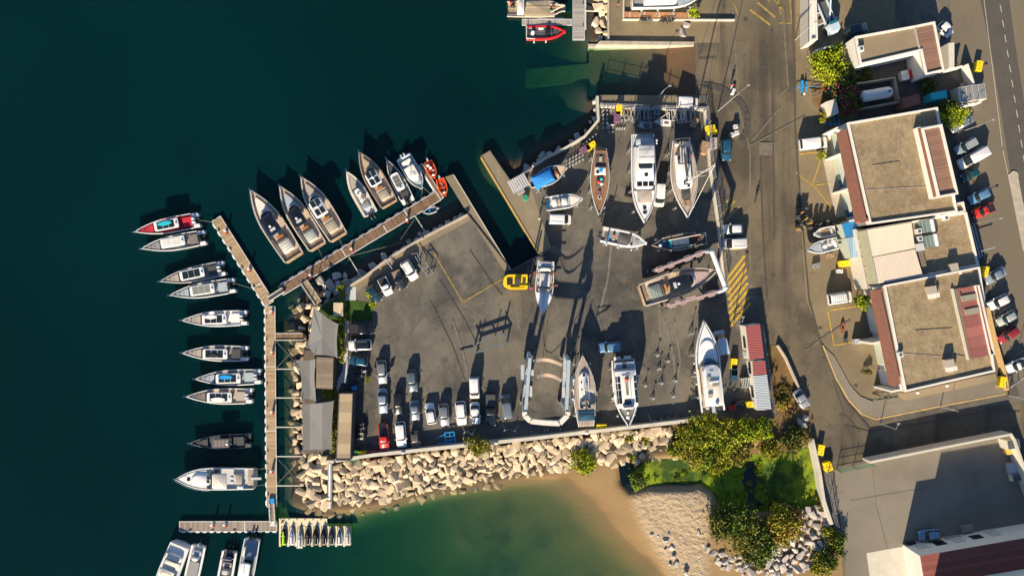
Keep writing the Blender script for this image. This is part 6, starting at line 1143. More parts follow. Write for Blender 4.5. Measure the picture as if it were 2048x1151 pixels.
# upper house, its yard and the gas tank
bh, LH, _ = building('house', 'tan-roofed white house with a brown wing, at the upper right', [(1709, 74), (1830, 52), (1868, 44), (1887, 142), (1850, 151), (1840, 103), (1719, 131)], 4.2, wallw, rooft, .3)
sub(bh, LH, 'wing_roof', [(1832, 56), (1866, 49), (1884, 140), (1851, 147)], 4.2, 4.26, roofr2)
sub(bh, LH, 'wing_ridge', [(1829.5, 56), (1832, 55.5), (1842.5, 104), (1839.5, 105)], 4.2, 4.45, cushb)
for nm, lb, pts, mt, z_ in (('terrace_house', 'white balconied house at the top right, partly out of frame', [(1618, -60), (1630, -60), (1634, 80), (1618, 84)], wallw, 3.6), ('garden_shed', 'cream shed with a vent among the bushes by the trailers', [(1653, 203), (1672, 197), (1678, 226), (1662, 233)], offw, 2.6), ('red_container', 'red-brown storage container in the gas tank yard', [(1804, 196), (1838, 187), (1842, 206), (1808, 217)], roofb, 2.5), ('white_container', 'tall narrow white container beside the brown-roofed wing', [(1897, 86), (1909, 85), (1909, 135), (1898, 137)], offw, 3.0), ('blue_shed', 'blue-roofed lean-to in the shade behind the house', [(1862, 186), (1893, 180), (1895, 196), (1864, 200)], cyan, 2.4)):
    building(nm, lb, pts, z_, offw if mt in (wallw, offw) else mt, mt, parapet=nm == 'terrace_house', cat='shed' if z_ < 3.5 else 'house')
wallline('yard_wall', 'concrete enclosure round the white gas tank', [(1713, 167), (1790, 155), (1800, 203), (1716, 218)], .25, 0, 1.6, conc)
wallline('yard_wall', 'white garden wall curving above the yellow bush', [(1634, 100), (1662, 92), (1684, 97), (1686, 128)], .25, 0, 1.8, wallw)
wallline('yard_wall', 'white wall round the planted corner by the avenue', [(1935, 128), (1948, 168), (1962, 204), (1908, 214)], .35, 0, 1.9, wallw)
wallline('yard_wall', 'pale wall behind the brown-roofed wing', [(1895, 140), (1925, 132)], .3, 0, 2.2, wallw)
x, y = P2(1754, 187.5, 2); gt = thing('gas_tank', 'large white cylindrical gas tank in its concrete enclosure', 'gas tank', (x, y, 0), .17)
m = MB(); A = [2*math.pi*k/16 for k in range(16)]; m.loft([[(xx, rr*math.cos(t), 1.5+rr*math.sin(t)) for t in A] for xx, rr in ((-2.95, .15), (-2.85, .6), (-2.5, .95), (-2.2, 1.02), (2.2, 1.02), (2.5, .95), (2.85, .6), (2.95, .15))]); m.obj('tank', white, gt, smooth=50)
for sx in (-1.6, 1.6): MB().box(sx, 0, 0, .4, 1.6, .7).obj('saddle', conc, gt)
MB().box(2.0, 0, 2.5, .5, .3, .15).obj('valve_cover', dgrey, gt)
# red-roofed building in the bottom right corner; a taller hall stands beyond it
br, LB, _ = building('warehouse', 'white warehouse with a dark red tiled roof in the bottom right corner', [(1840, 1111), (2060, 1073), (2260, 1039), (2290, 1230), (1872, 1300)], 5.2, wallw, banded('red_tiles', (.20, .055, .04), (.13, .035, .03), 1.3, 1, .75, .15, .1, world=True, rot=-.17), .0, parapet=False)
m = MB(); m.prism([LB(p, 0) for p in ((1829, 1142), (2250, 1071), (2280, 1220), (1860, 1290))], 5.1, 9.8); m.obj('tall_hall', wallw, br)
for i_, (pa_, pb_) in enumerate((((1745, 330), (1800, 322)), ((1730, 380), (1860, 372)), ((1830, 660), (1905, 655)), ((1800, 706), (1890, 712)), ((1893, 706), (1935, 712)))):
    r_ = bn if i_ < 2 else bs; L_ = LN if i_ < 2 else LS; z_ = 7.03 if i_ < 2 else 6.53; MB().beam((*L_(pa_, z_), z_), (*L_(pb_, z_), z_), .07).obj('roof_cable', cushb if i_ % 2 else dgrey, r_)
wa, wb_0 = poly([(1840, 1111), (2060, 1073)], 5.2)
front(br, wa, wa, wb_0, [])
for i in range(5): _p = Vector(wb_0)-Vector(wa); _q = _p*(.12+.17*i); _n = Vector((-_p.y, _p.x)).normalized()*.04; MB().box(_q.x+_n.x, _q.y+_n.y, 1.2 if i % 2 else 0, 1.9, .1, 1.5 if i % 2 else 2.8, math.atan2(_p.y, _p.x)).obj('loading_door' if i % 2 == 0 else 'window', lgrey if i % 2 == 0 else glass, br)
for i in range(4):
    t0 = (1870+i*40, 1104-i*7); sub(br, LB, 'window', [t0, (t0[0]+18, t0[1]-3), (t0[0]+18, t0[1]-6), (t0[0], t0[1]-3)], 1.5, 2.6, glass, 2)
for nm, lb, px, py, s_, mt in (('store_crate', 'dark crate by the warehouse corner', 1822, 1089, (1.6, .9, .9), black), ('store_crate', 'ochre-topped crate along the warehouse front', 1868, 1084, (2.6, 1.0, 1.1), M('ochre_lid', (.38, .26, .03), .6)), ('store_crate', 'pale empty metal basket in the south lot', 1936, 1057, (2.2, 1.2, .5), M('basket_metal', (.25, .22, .16), .6)), ('store_crate', 'grey workbench along the warehouse front', 1905, 1077, (2.8, .9, 1.0), grey), ('store_crate', 'yellow pallet box in the southeast lot corner', 2018, 899, (1.7, 1.3, 1.1), M('ochre_box', (.55, .38, .08), .6)), ('store_crate', 'cream tank with holes below the blue-grey cart', 2030, 953, (1.6, 1.2, 1.0), offw), ('store_crate', 'blue-grey cart in the southeast lot corner', 2024, 935, (1.5, 1.8, .9), cushp), ('store_crate', 'pale corner cabinet at the end of the retaining wall', 2013, 884, (2.2, 1.6, 2.2), offw)):
    x, y = P2(px, py, .5); r = thing(nm, lb, 'crate', (x, y, .02), .16); MB().box(0, 0, 0, s_[0], s_[1], s_[2]-.08).obj('box', mt, r); MB().box(0, 0, s_[2]-.08, s_[0]*.9, s_[1]*.86, .1).obj('lid', dgrey if mt is offw else mt, r)
# red and white corrugated cabins
crr = banded('red_corrugated', (.33, .085, .08), (.16, .04, .04), 2.3, 1, .5, .06, .25, bump=.8, world=True, rot=.1, jit=.04); crw = banded('white_corrugated', (.44, .48, .50), (.20, .25, .28), 2.3, 1, .4, .06, .28, bump=.8, world=True, rot=.1, jit=.05)
for lb, pts, mt, w_ in (('site cabin with a long red corrugated roof, northern of three', [(1491, 652), (1520, 647.5), (1528.5, 715), (1499, 719)], crr, 1), ('short site cabin with a half-shaded red corrugated roof, middle of three', [(1504.5, 723.5), (1530.5, 720.5), (1533.5, 747), (1506.5, 750)], crr, 1), ('site cabin with a white corrugated roof, southern of three', [(1507, 751), (1534, 748), (1543, 818), (1515, 820)], crw, 0)):
    r, L_, _ = building('site_cabin', lb, pts, 3.0, wallw, mt, parapet=False, cat='cabin'); p_ = pts[0], pts[3]
    front(r, poly([pts[0]], 3.0)[0], poly([pts[0]], 3)[0], poly([pts[3]], 3)[0], [('window', .5, 2.0, 1.0, 1.1, .06, glass), ('door', .85, .9, 0, 2.1, .06, lgrey)])
x, y = P2(1494, 765, 1); r = thing('steel_stairs', 'small white steel balcony beside the white-roofed cabin', 'stairs', (x, y, 0), .1)
for i in range(7): MB().box(-.9+i*.3, 0, 1.0, .08, 1.6, .06).obj('slat', white, r)
for s_ in (1, -1): MB().box(0, s_*.8, 0, 2.0, .06, 1.1).obj('side_frame', white, r)

# ------------------------------------------------------------------ clubhouse corner: shade sails, huts, lawn, hedge
sailm = banded('shade_cloth', (.185, .185, .18), (.16, .16, .155), .45, 0, .9, .04, .03, world=True)
def sail(label, corners, z, sag=.10, mat=sailm):
    C_ = [Vector((*P2(x, y, z), 0)) for x, y in corners]; ox, oy = C_[0].x, C_[0].y; cen = sum(C_, Vector())/len(C_); r = thing('shade_sail', label, 'shade sail', (ox, oy, 0)); pts = []
    for i, c_ in enumerate(C_):
        d_ = C_[(i+1) % len(C_)]
        for k in range(8): t = k/8; p_ = c_.lerp(d_, t); s_ = math.sin(math.pi*t)*sag*(d_-c_).length/3; v_ = (cen-p_).normalized(); pts.append((p_.x+v_.x*s_-ox, p_.y+v_.y*s_-oy, z+(.2 if i % 2 else 0)*(1-t)+(.0 if i % 2 else .2)*t))
    m = MB(); n_ = len(pts); a = m.ring(pts); b_ = m.ring([(x, y, z_-.02) for x, y, z_ in pts]); c0_ = m.ring([(cen.x-ox, cen.y-oy, z+.06)]); c1_ = m.ring([(cen.x-ox, cen.y-oy, z+.03)])
    for i in range(n_): m.face((a[i], a[(i+1) % n_], c0_[0])); m.face((b_[(i+1) % n_], b_[i], c1_[0])); m.face((a[i], b_[i], b_[(i+1) % n_], a[(i+1) % n_]))
    m.obj('cloth', mat, r)
    for c_ in C_: MB().tube((c_.x-ox, c_.y-oy, -.5), (c_.x-ox, c_.y-oy, z+.6), .06, 6).obj('post', lgrey, r)
sail('large grey five-cornered shade sail beside the hedge', [(628, 614), (677, 648), (675, 714), (630, 709), (614, 692)], 3.0)
sail('narrow grey shade sail left of the brown-roofed hut', [(596, 720), (631, 718), (632, 801), (605, 796)], 2.8)
sail('rectangular grey shade sail above the southwest rocks', [(603, 808), (668, 801), (664, 898), (605, 900)], 2.9, .06)
hutr = banded('brown_slat_roof', (.20, .155, .11), (.12, .09, .065), 1.6, 1, .8, .12, .06, world=True); hutt = banded('tan_panel_roof', (.33, .26, .165), (.26, .2, .13), .55, 1, .8, .08, .03, world=True)
building('beach_hut', 'square hut with a brown slatted roof between the shade sails', [(632.5, 713), (667, 715), (665.5, 778), (632, 776)], 3.0, M('dark_timber', (.06, .045, .035), .8), hutr, parapet=False, cat='hut')
hb, LHB, lph = building('beach_hut', 'long narrow hut with a tan panelled roof at the yard corner', [(678, 786), (706, 786), (701, 920), (672, 920)], 3.0, M('dark_timber', (.06, .045, .035), .8), hutt, .12, .1, cat='hut', parm=dgrey)
tag(MB().prism(poly([(607, 700), (632, 700), (632, 905), (607, 905)]), -.3, .12).obj('timber_deck', M('dark_timber_deck', (.10, .08, .06), .8)), 'dark timber deck under the shade sails', 'deck')
lawn = layered('lawn_grass', (.03, .07, .012), [((.06, .11, .02), .5, .4, .7, .6), ((.02, .045, .01), 2, .5, .8, .5)], 1, bump=.8)
struct(MB().flat(poly([(640, 616), (668, 600), (712, 600), (720, 603), (745, 606), (745, 641), (690, 641), (674, 655), (640, 650)]), .05), 'lawn', lawn)
struct(MB().flat(poly([(691, 573), (712, 573), (712, 600), (691, 600)]), .06), 'garden_path', lgrey)
struct(MB().prism(poly([(690, 641), (698, 641), (694, 765), (683, 765), (675, 785), (672, 765), (686, 740)]), -.1, .1), 'garden_path_lower', lgrey)
tag(MB().prism(poly([(667, 605), (686, 605), (686, 632), (667, 632)], 2.4), 2.2, 2.45).obj('cream_canopy', M('peach_slab', (.48, .38, .27), .8)), 'cream rectangular canopy between the two hedges', 'canopy')
# ------------------------------------------------------------------ plants
leafy = M('leaf_yellow_green', (.25, .25, .02), .7, var=.35, scale=.7, spec=.2); leafg = M('leaf_green', (.11, .16, .018), .7, var=.35, scale=.7, spec=.2); leafd = M('leaf_dark_green', (.06, .085, .015), .75, var=.35, scale=.7, spec=.2)
leafo = M('leaf_olive', (.17, .155, .03), .75, var=.35, scale=.7, spec=.2); leafl = M('leaf_lime', (.27, .33, .012), .7, var=.3, scale=.7, spec=.2); flower = M('pink_flowers', (.40, .05, .10), .8, var=.4, scale=3); leafr = M('autumn_leaf', (.26, .14, .02), .7, var=.4, scale=3); dry = M('dry_scrub', (.20, .13, .05), .9, var=.4, scale=1)
bark = M('bark', (.09, .065, .045), .9, var=.2, scale=5, bump=.4)
def leaves(m, rr, c, rx, ry, rz, n, s):
    """leaf faces in clumps spread through an uneven crown"""
    cl = []
    for _ in range(max(6, int(n/70))):
        t = rr.uniform(0, 6.28); u = rr.uniform(-.35, 1); q_ = math.sqrt(1-u*u) if u < 1 else 0; k = rr.uniform(.55, 1.0); cl.append((c[0]+rx*k*q_*math.cos(t), c[1]+ry*k*q_*math.sin(t), c[2]+rz*k*u, rr.uniform(.16, .34)*min(rx, ry)))
    per = int(n/len(cl))
    for a, b_, d_, e in cl:
        for _ in range(per):
            x = a+rr.gauss(0, e*.75); y = b_+rr.gauss(0, e*.75); z = d_+rr.gauss(0, e*.6); nx, ny, nz = rr.gauss(0, .8), rr.gauss(0, .8), rr.gauss(.5, .6); nn = Vector((nx, ny, nz)).normalized(); t_ = nn.orthogonal().normalized(); bb = nn.cross(t_)
            an = rr.uniform(0, 6.28); u_ = (t_*math.cos(an)+bb*math.sin(an))*s*rr.uniform(.6, 1.3); v_ = (bb*math.cos(an)-t_*math.sin(an))*s*rr.uniform(.35, .7); p_ = Vector((x, y, z))
            m.face(m.ring([tuple(p_-u_), tuple(p_-v_), tuple(p_+u_), tuple(p_+v_)]))
def tree(name, label, px, py, r_m, h, mats, n=1500, z0=0.0, rz=None, cat='bush', ex=1.0, group=None, s=.2, seed=0, rot=0.0):
    rr = random.Random(seed+int(px)*7+int(py)); x, y = P2(px, py, z0+h*.6); r = thing(name, label, cat, (x, y, z0), rot, group)
    rz = rz or h*.42; cz = h-rz*.9; m = MB(); k = 3 if r_m > 1.6 else 1
    for mi in range(len(mats)):
        m.m = mi
        for j in range(k): t = rr.uniform(0, 6.28); o_ = .30*r_m*(k > 1); leaves(m, rr, (o_*math.cos(t)*ex, o_*math.sin(t), cz+rr.uniform(-.1, .2)*rz), r_m*.8*ex, r_m*.8, rz, int(n*(1 if mi == 0 else .35)/k), s)
    m.obj('crown', mats, r)
    t = MB().tube((0, 0, -.2), (.05, .03, cz), .05+h*.03, 7, .03+h*.015); t.obj('trunk', bark, r)
    for j in range(4): a = rr.uniform(0, 6.28); MB().tube((.03, .02, cz*.6), (r_m*.5*math.cos(a), r_m*.5*math.sin(a), cz+rz*.3), .03+h*.012, 5, .02).obj('limb', bark, r)
    return r
zb = -.4
for i, (px, py, rm, h, mt, lb) in enumerate([(1378, 868, 2.3, 2.4, [leafy, leafg], 'yellow-green bush at the west end of the pond thicket, by the seawall'), (1408, 856, 3.2, 3.4, [leafy, leafg, leafl], 'tall yellow-green bush directly below the long flybridge yacht'), (1450, 866, 3.3, 3.2, [leafy, leafg, leafl], 'round bright bush in the middle of the pond thicket'), (1495, 850, 2.6, 2.8, [leafl, leafg], 'bright lime bush below the white-roofed cabin'), (1528, 847, 2.2, 2.4, [leafl, leafg], 'lime bush at the east end of the thicket'), (1390, 900, 2.5, 2.2, [leafy, leafo], 'low olive bush above the green pond'), (1425, 915, 2.9, 2.4, [leafy, leafg], 'spreading bush hanging over the green pond'), (1470, 905, 2.3, 1.8, [leafo, leafy], 'olive scrub bush right of the hanging one'), (1545, 890, 2.2, 1.8, [leafy, leafo], 'low bush on the brown slope above the pond'), (1352, 893, 1.8, 1.5, [leafy, leafg], 'small bush where the boulders meet the pond'), (1565, 800, 1.5, 1.4, [leafy, leafr], 'yellow bush on the dry slope by the silver car'), (1590, 878, 2.4, 1.8, [leafd, leafo], 'dark bush near the boundary wall top'), (1278, 958, 1.8, 1.7, [leafg, leafd], 'small green bush between the beach and the pond'),
    (1165, 925, 2.2, 1.6, [leafl, leafo], 'lime shrub growing out of the breakwater toe'), (958, 890, 2.0, 3.2, [leafo, leafy], 'olive tree overhanging the seawall'), (1470, 1055, 3.7, 3.6, [leafg, leafd, leafo], 'largest olive-green tree beside the sandy beach'), (1510, 1085, 3.3, 3.2, [leafg, leafo, leafd], 'dark spreading tree beside the pale rock heap'), (1445, 1040, 2.6, 3.0, [leafo, leafg], 'olive bush at the dune edge'), (1570, 1048, 3.3, 3.4, [leafy, leafr, leafr], 'orange-tinted bush above the pale rock heap'), (1672, 1085, 1.7, 2.0, [leafg, leafy], 'bush by the south lot fence'), (1664, 1115, 2.0, 2.0, [leafd, leafg], 'dark bush at the bottom edge by the lot'), (1655, 1060, 1.2, 1.3, [leafy, leafg], 'small yellow bush below the boundary wall'),
    (1655, 133, 2.9, 2.6, [leafl, leafy], 'bright yellow-green bush below the white garden wall'), (1672, 105, 1.6, 2.0, [leafl, leafy], 'small bright bush against the white house front'), (1685, 148, 2.0, 2.4, [leafg, leafl], 'green bush between the yellow bush and the flowers'), (1690, 180, 2.7, 2.8, [leafd, flower, leafg], 'flowering pink bush left of the gas tank'), (1695, 212, 2.2, 2.2, [leafd, leafg, flower], 'dark bush below the pink flowers'), (1728, 150, 1.4, 1.6, [leafd], 'small dark shrub in the house courtyard'), (1652, 232, 1.4, 1.2, [leafy, leafr], 'low dry yellow shrub under the cream shed'),
    (1903, 232, 2.2, 4.0, [leafl, leafy, leafg], 'bright green tree at the northeast corner of the workshop'), (1888, 218, 2.0, 3.6, [leafd], 'dark tree wedged behind the workshop corner'), (1857, 172, 1.6, 2.0, [leafd, leafo], 'olive shrub by the red container'), (1720, 603, 1.6, 2.8, [leafg, leafl], 'round fresh green tree by the van with the roof rack'), (1641, 309, .9, 1.2, [leafl, leafo], 'small yellow shrub at the front bumper of the large white van'), (1388, 30, 1.1, 1.6, [leafl], 'small palm at the end of the rusty planter'), (1737, 745, .8, 1.2, [leafo], 'small potted palm outside the south workshop'), (734, 757, .6, .8, [leafl], 'small yellow shrub beside the parked motorbikes'), (740, 588, 1.0, 1.3, [leafo, leafl], 'yellow potted plant by the dark blue car'), (745, 608, .8, 1.0, [leafl], 'yellow shrub at the lawn corner'), (1290, 880, .9, .7, [leafy], 'small yellow weed clump high in the boulders'), (1255, 872, 1.2, .8, [leafo, leafy], 'weed clump on the boulders near the seawall'), (1262, 915, .8, .7, [leafy], 'weed clump low on the boulders'), (1640, 1130, 2.0, 1.6, [leafy, leafg], 'yellow-green bush at the bottom edge near the pale rocks'), (1520, 1128, 1.2, 1.1, [leafo, leafg], 'low olive bush at the bottom edge under the spreading tree'), (1640, 1010, 1.0, .9, [leafo], 'tuft among the pale rocks near the boundary wall')]):
    if i < 11: rm *= .88; h *= .9; py += 6
    tree('tree' if h > 2.7 else 'bush', lb, px, py, rm, h, mt, n=int(330*rm*rm+250), z0=zb if (py > 800 and px > 1150) else .0, cat='tree' if h > 2.7 else 'bush', s=.17+.02*rm)
for lb, p0_, p1_, w_ in (('long green hedge between the large shade sail and the parked cars', (684, 630), (680, 716), .85), ('short green hedge above the cream canopy', (684, 573), (686, 604), .8), ('leafy hedge strip between the shade sail and the long hut', (667, 790), (667, 898), .8), ('low shrubs in front of the square hut', (652, 786), (676, 792), .8)):
    a = P2(*p0_, 1); b_ = P2(*p1_, 1); r = thing('hedge', lb, 'hedge', (*a, 0)); m = MB(); rr = random.Random(len(lb)); n_ = int(math.dist(a, b_)/.7)
    for i in range(n_+1):
        t = i/max(n_, 1); m.m = 0; leaves(m, rr, ((b_[0]-a[0])*t+rr.gauss(0, .1), (b_[1]-a[1])*t, .9), w_, w_, .8, 170, .15); m.m = 1; leaves(m, rr, ((b_[0]-a[0])*t, (b_[1]-a[1])*t, .9), w_*.9, w_*.9, .7, 70, .15)
    m.obj('foliage', [leafy, leafg], r); MB().tube((0, 0, 0), (.02, 0, .8), .06, 6).obj('stem', bark, r)
# pond surface, slope soil
pm_ = layered('pond_weed', (.19, .27, .008), [((.07, .13, .01), .14, .42, .58, .8), ((.015, .05, .008), .09, .51, .6, .9), ((.25, .31, .012), .5, .5, .66, .6), ((.015, .04, .006), .8, .56, .66, .75), ((.22, .22, .03), 2.0, .54, .7, .5), ((.01, .03, .005), 3.5, .58, .7, .6)], .9, bump=1.5)
_w = [(1495, 925), (1503, 921), (1512, 935), (1508, 946), (1516, 955), (1517, 968), (1509, 976), (1508, 990), (1514, 998), (1526, 1008), (1512, 1012), (1502, 1020), (1492, 1008), (1496, 996), (1488, 984), (1490, 972), (1483, 962), (1489, 954), (1486, 944), (1493, 938)]
tag(MB().flat(poly([(1262, 962), (1285, 925), (1350, 905), (1440, 890), (1630, 872), (1650, 1000), (1600, 1018), (1560, 1032), (1440, 1022), (1430, 985), (1400, 968), (1340, 966), (1290, 972), (1270, 985)], -.75), -.75).obj('pond_weed', pm_), 'bright green weed mat covering the pond', 'pond weed', kind='stuff')
pw = M('pond_water', (.002, .006, .008), .08, var=.05)
struct(MB().flat(poly(_w, -.75), -.74), 'pond_water', pw)
for i in range(40):
    rr = random.Random(i+400); px, py = rr.uniform(1300, 1630), rr.uniform(915, 1005)
    if i < 14: px, py = 1480+rr.uniform(0, 45), 925+i*6.5
    elif px < 1430: py = 925+(py-915)*.4
    x, y = P2(px, py, -1); m = MB(); leaves(m, rr, (0, 0, .12), .6, .55, .12, 150, .12); o = m.obj('reed_clump', [leafl, leafl, leafg][i % 3]); o.location = (x, y, -.85); tag(o, 'low green reed clump growing through the pond weed', 'reeds', 'reed clumps in the pond')
struct(MB().flat(poly([(1236, 925), (1258, 922), (1268, 945), (1262, 965), (1245, 972), (1240, 955)], -1.0), -.86), 'stream_water', pw)
soil = layered('dry_soil', (.17, .105, .045), [((.10, .065, .03), .2, .4, .65, .7), ((.26, .18, .08), .5, .52, .75, .6), ((.10, .11, .02), .35, .55, .7, .6), ((.06, .045, .02), 1.5, .55, .75, .5)], 1, bump=1)
m = MB(); m.v += [(*P2(x_, y_, z_), z_) for x_, y_, z_ in ((1340, 850, -.1), (1420, 836, -.05), (1545, 836, .03), (1612, 862, .03), (1628, 885, -.3), (1560, 915, -.95), (1480, 920, -.95), (1400, 925, -1.0), (1340, 915, -.95))]; m.face(range(9)); struct(m, 'scrub_slope', soil)
struct(MB().flat(poly([(1533, 690), (1556, 690), (1572, 715), (1592, 760), (1606, 795), (1625, 830), (1625, 865), (1600, 865), (1545, 840)]), .05), 'dry_bank', soil)
struct(MB().flat(poly([(1622, 160), (1655, 135), (1700, 140), (1700, 240), (1655, 240), (1624, 205)]), .05), 'dry_garden', soil)
struct(MB().flat(poly([(1700, 130), (1850, 110), (1900, 150), (1960, 200), (1880, 245), (1720, 240)]), .052), 'house_yard', darkp)
for i in range(46):
    rr = random.Random(i); px, py = rr.uniform(1360, 1610), rr.uniform(850, 915)
    if i < 18: px = rr.uniform(1545, 1590); py = 730+(px-1545)*1.5+rr.uniform(0, 60)
    x, y = P2(px, py, 0); m = MB(); leaves(m, rr, (0, 0, .25), .6, .6, .3, 160, .12); o = m.obj('scrub_tuft', dry if i % 3 else leafo); o.location = (x, y, 0 if py < 862 else -.5); tag(o, 'tuft of dry brown scrub on the slope above the pond', 'scrub', 'scrub tufts')
# ------------------------------------------------------------------ yard clutter
def proto_stand():
    m = MB(); jack(m, 0, 0, .95, .3, .85); return m
st0 = None
def stands(q, label, group, h=1.0, rot=None):
    global st0
    for i, (px, py) in enumerate(q):
        x, y = P2(px, py, .3); rr = random.Random(int(px*31+py*17))
        if st0 is None: st0 = proto_stand().obj('boat_stand', M('white_stand', (.42, .44, .44), .5, .3)); o = st0
        else: o = st0.copy(); col.objects.link(o)
        o.location = (x, y, 0); o.rotation_euler = (0, 0, rr.uniform(0, 1.5) if rot is None else rot+rr.uniform(-.2, .2)); o.scale = (.75*h, .75*h, h); tag(o, label, 'boat stand', group)
stands([(1206+j*7.5, 222+i*8.5) for i in range(5) for j in range(2)]+[(1222+j*7.5, 221) for j in range(3)]+[(1243+j*8, 232+i*9) for i in range(2) for j in range(2)]+[(1218+j*7, 257+i*8) for i in range(2) for j in range(2)]+[(1234+j*5, 257) for j in range(4)], 'empty white prop stand stored in the northwest corner of the yard', 'stands stored in the north corner', .9)
stands([(1133+j*6.5, 322-j*3.6+i*7.5) for j in range(6) for i in range(3)]+[(1167+j*6, 290-j*5+i*0) for j in range(5)], 'empty white prop stand stored along the harbour parapet', 'stands stored along the parapet', .9)
stands([(1063+j*6.6, 869-j*.5) for j in range(10)]+[(1063, 863), (1089, 860), (1095, 859), (1121, 857)], 'small white prop stand lined up below the white travel lift', 'stands lined up by the seawall', .7)
stands([(1314, 709), (1335, 721), (1318, 736), (1322, 765), (1346, 791), (1305, 795), (1290, 770), (1392, 737), (1350, 760)], 'lone prop stand standing on open asphalt between two yachts', 'stands scattered in the yard', 1.35)
for i, (px, py) in enumerate([(930, 862), (945, 866), (1010, 858), (1030, 860), (1300, 838), (1318, 842), (1385, 836), (1345, 838)]):
    x, y = P2(px, py, .4); m = MB(); 
    for k in range(3): t = k*2.1+i; m.beam((x, y, .9), (x+1.0*math.cos(t), y+1.0*math.sin(t), .03), .07)
    m.tube((x, y, .2), (x, y, 1.1), .06, 6); tag(m.obj('trailer_prop', galv), 'thin galvanised tripod in the shade of the seawall', 'tripod', 'tripods by the seawall')
def bin_(label, px, py, rot, mt, s=(1.9, 1.1, 1.1), z=0.0):
    x, y = P2(px, py, .8); r = thing('waste_bin', label, 'waste bin', (x, y, z), rot)
    MB().frus(rrect(-s[0]/2+.06, s[0]/2-.06, s[1]-.12, .08), 0, rrect(-s[0]/2, s[0]/2, s[1], .08), s[2]-.12).obj('bin_body', mt, r)
    for k in (-1, 1): MB().box(k*s[0]/4, 0, s[2]-.12, s[0]/2-.05, s[1]-.04, .13).obj('lid', mt, r); MB().box(k*s[0]/4, .1*k, s[2]+.012, .18, .14, .03).obj('lid_grip', black, r)
yb = M('bin_yellow', (.82, .58, .01), .5, var=.05); purp = M('faded_purple', (.17, .08, .15), .6)
for a_ in [('yellow bin at the head of the stored stands', 1238, 219, 1.5, yb), ('faded purple bin below the yellow one in the north corner', 1234, 234, 1.5, purp), ('yellow bin at the end of the parapet stands', 1182, 292, .55, yb), ('faded purple bin beside the yellow parapet bin', 1170, 298, .55, purp), ('upper yellow skip outside the east fence', 1420, 255.5, .15, yb, (1.7, .8, 1.1)), ('lower yellow skip outside the east fence', 1424, 265, .15, yb, (1.7, .8, 1.1)), ('yellow bin below the mastless sloop', 1203, 854, 0, yb), ('yellow bin beside the long flybridge yacht', 1467.5, 727, 1.5, yb), ('blue bin below the yellow one by the cabins fence', 1468, 739, 1.5, dblue), ('dark blue bin at the end of the cabins row', 1468, 750, 1.5, dblue),
           ('yellow bin at the south end of the site cabins', 1502, 808, .1, yb), ('yellow bin between a green and a red bin by the seawall', 727, 908, .05, yb), ('pinkish red bin by the seawall corner', 744, 906.5, .08, M('bin_pink', (.42, .05, .07), .5)), ('small green bin by the long hut', 710, 910, 1.5, greenp), ('yellow bin beside the boundary wall', 1641, 899, 1.4, yb), ('upper yellow bin of the pair by the green gate', 1654, 927, .3, yb, (1.3, .8, 1.1)), ('lower yellow bin of the pair by the green gate', 1657, 936.5, .3, yb, (1.3, .8, 1.1)), ('yellow bin on the avenue verge', 1957, 133, 1.4, yb), ('yellow bin beside the silver-blue car', 1969, 543, 1.4, yb), ('yellow bin at the southeast corner of the pavement', 2004, 763, 1.4, yb), ('yellow generator box in front of the terrace', 1688, 527, .1, yb)]: bin_(*a_)
bin_('ochre site hut by the east fence', 1407, 296, 1.3, M('tan_box', (.30, .20, .12), .8), (2.2, 1.5, 1.4)); bin_('tilted tan box near the north fence corner', 1389, 245, 1.1, M('tan_box', (.30, .20, .12), .8), (1.7, 1.1, .9)); bin_('pale mauve container outside the east fence', 1425, 288, 1.57, M('pale_mauve', (.36, .32, .33), .6), (2.0, 1.2, 1.6))
for i, (px, py) in enumerate([(1471, 254), (1473, 266), (1464.5, 270)]): bin_(['top white crate of three on the road side', 'right white crate of three on the road side', 'left white crate of three on the road side'][i], px, py, .1, white, (.75, .75, 1.1))
bin_('red cargo heaped on a small white cart in the house courtyard', 1820, 148, .2, M('crimson_cargo', (.4, .03, .05), .7), (1.7, 1.5, 1.0)); bin_('small white cart in the house courtyard', 1808, 152, .2, white, (1.3, 1.7, 1.2)); bin_('white crate above the rack van', 1680, 542, 0, white, (1.1, .7, .8)); bin_('tan crate below the cuddy boat', 1661, 511, .1, M('tan_box', (.30, .20, .12), .8), (1.3, .8, .8)); bin_('grey pile of sacks at the forecourt edge', 1634, 531, .2, cushg, (1.2, .9, .7))
bin_('dark cart in front of the south workshop', 1694, 681, 1.57, dgrey, (.9, .6, .6)); bin_('white cabinet at the party wall end', 1712, 682, 0, lgrey, (.9, .9, 1.4)); bin_('concrete planter tub at the palm', 1386, 33, 0, M('yellowish_tub', (.5, .42, .15), .8), (1.0, .6, .5))
bin_('white awning box at the northwest slip corner', 1222, 250, .05, offw, (1.2, .35, .8)); bin_('red gas cage near the cabins', 1464, 815, .4, red, (1.2, .9, 1.0)); bin_('dark tool chest near the cabins', 1478, 806, .2, black, (1.6, 1.0, 1.0)); bin_('blue gear box beside the long hut', 708, 776, .2, azure, (.9, .7, .8))
def frame(name, label, cat, segs, mat, w_=.1, group=None):
    """a frame of bars given as pixel/height points; every bar is a part"""
    x0, y0 = P2(segs[0][0][0], segs[0][0][1], 0); r = thing(name, label, cat, (x0, y0, 0), 0, group)
    for s_ in segs:
        p_, q_ = s_[0], s_[1]; a = P(*p_); b_ = P(*q_); MB().beam((a[0]-x0, a[1]-y0, a[2]), (b_[0]-x0, b_[1]-y0, b_[2]), s_[2] if len(s_) > 2 else w_).obj('frame_bar', mat, r)
    return r
h1 = 1.35; T = lambda x, y, z=h1: (x, y, z)
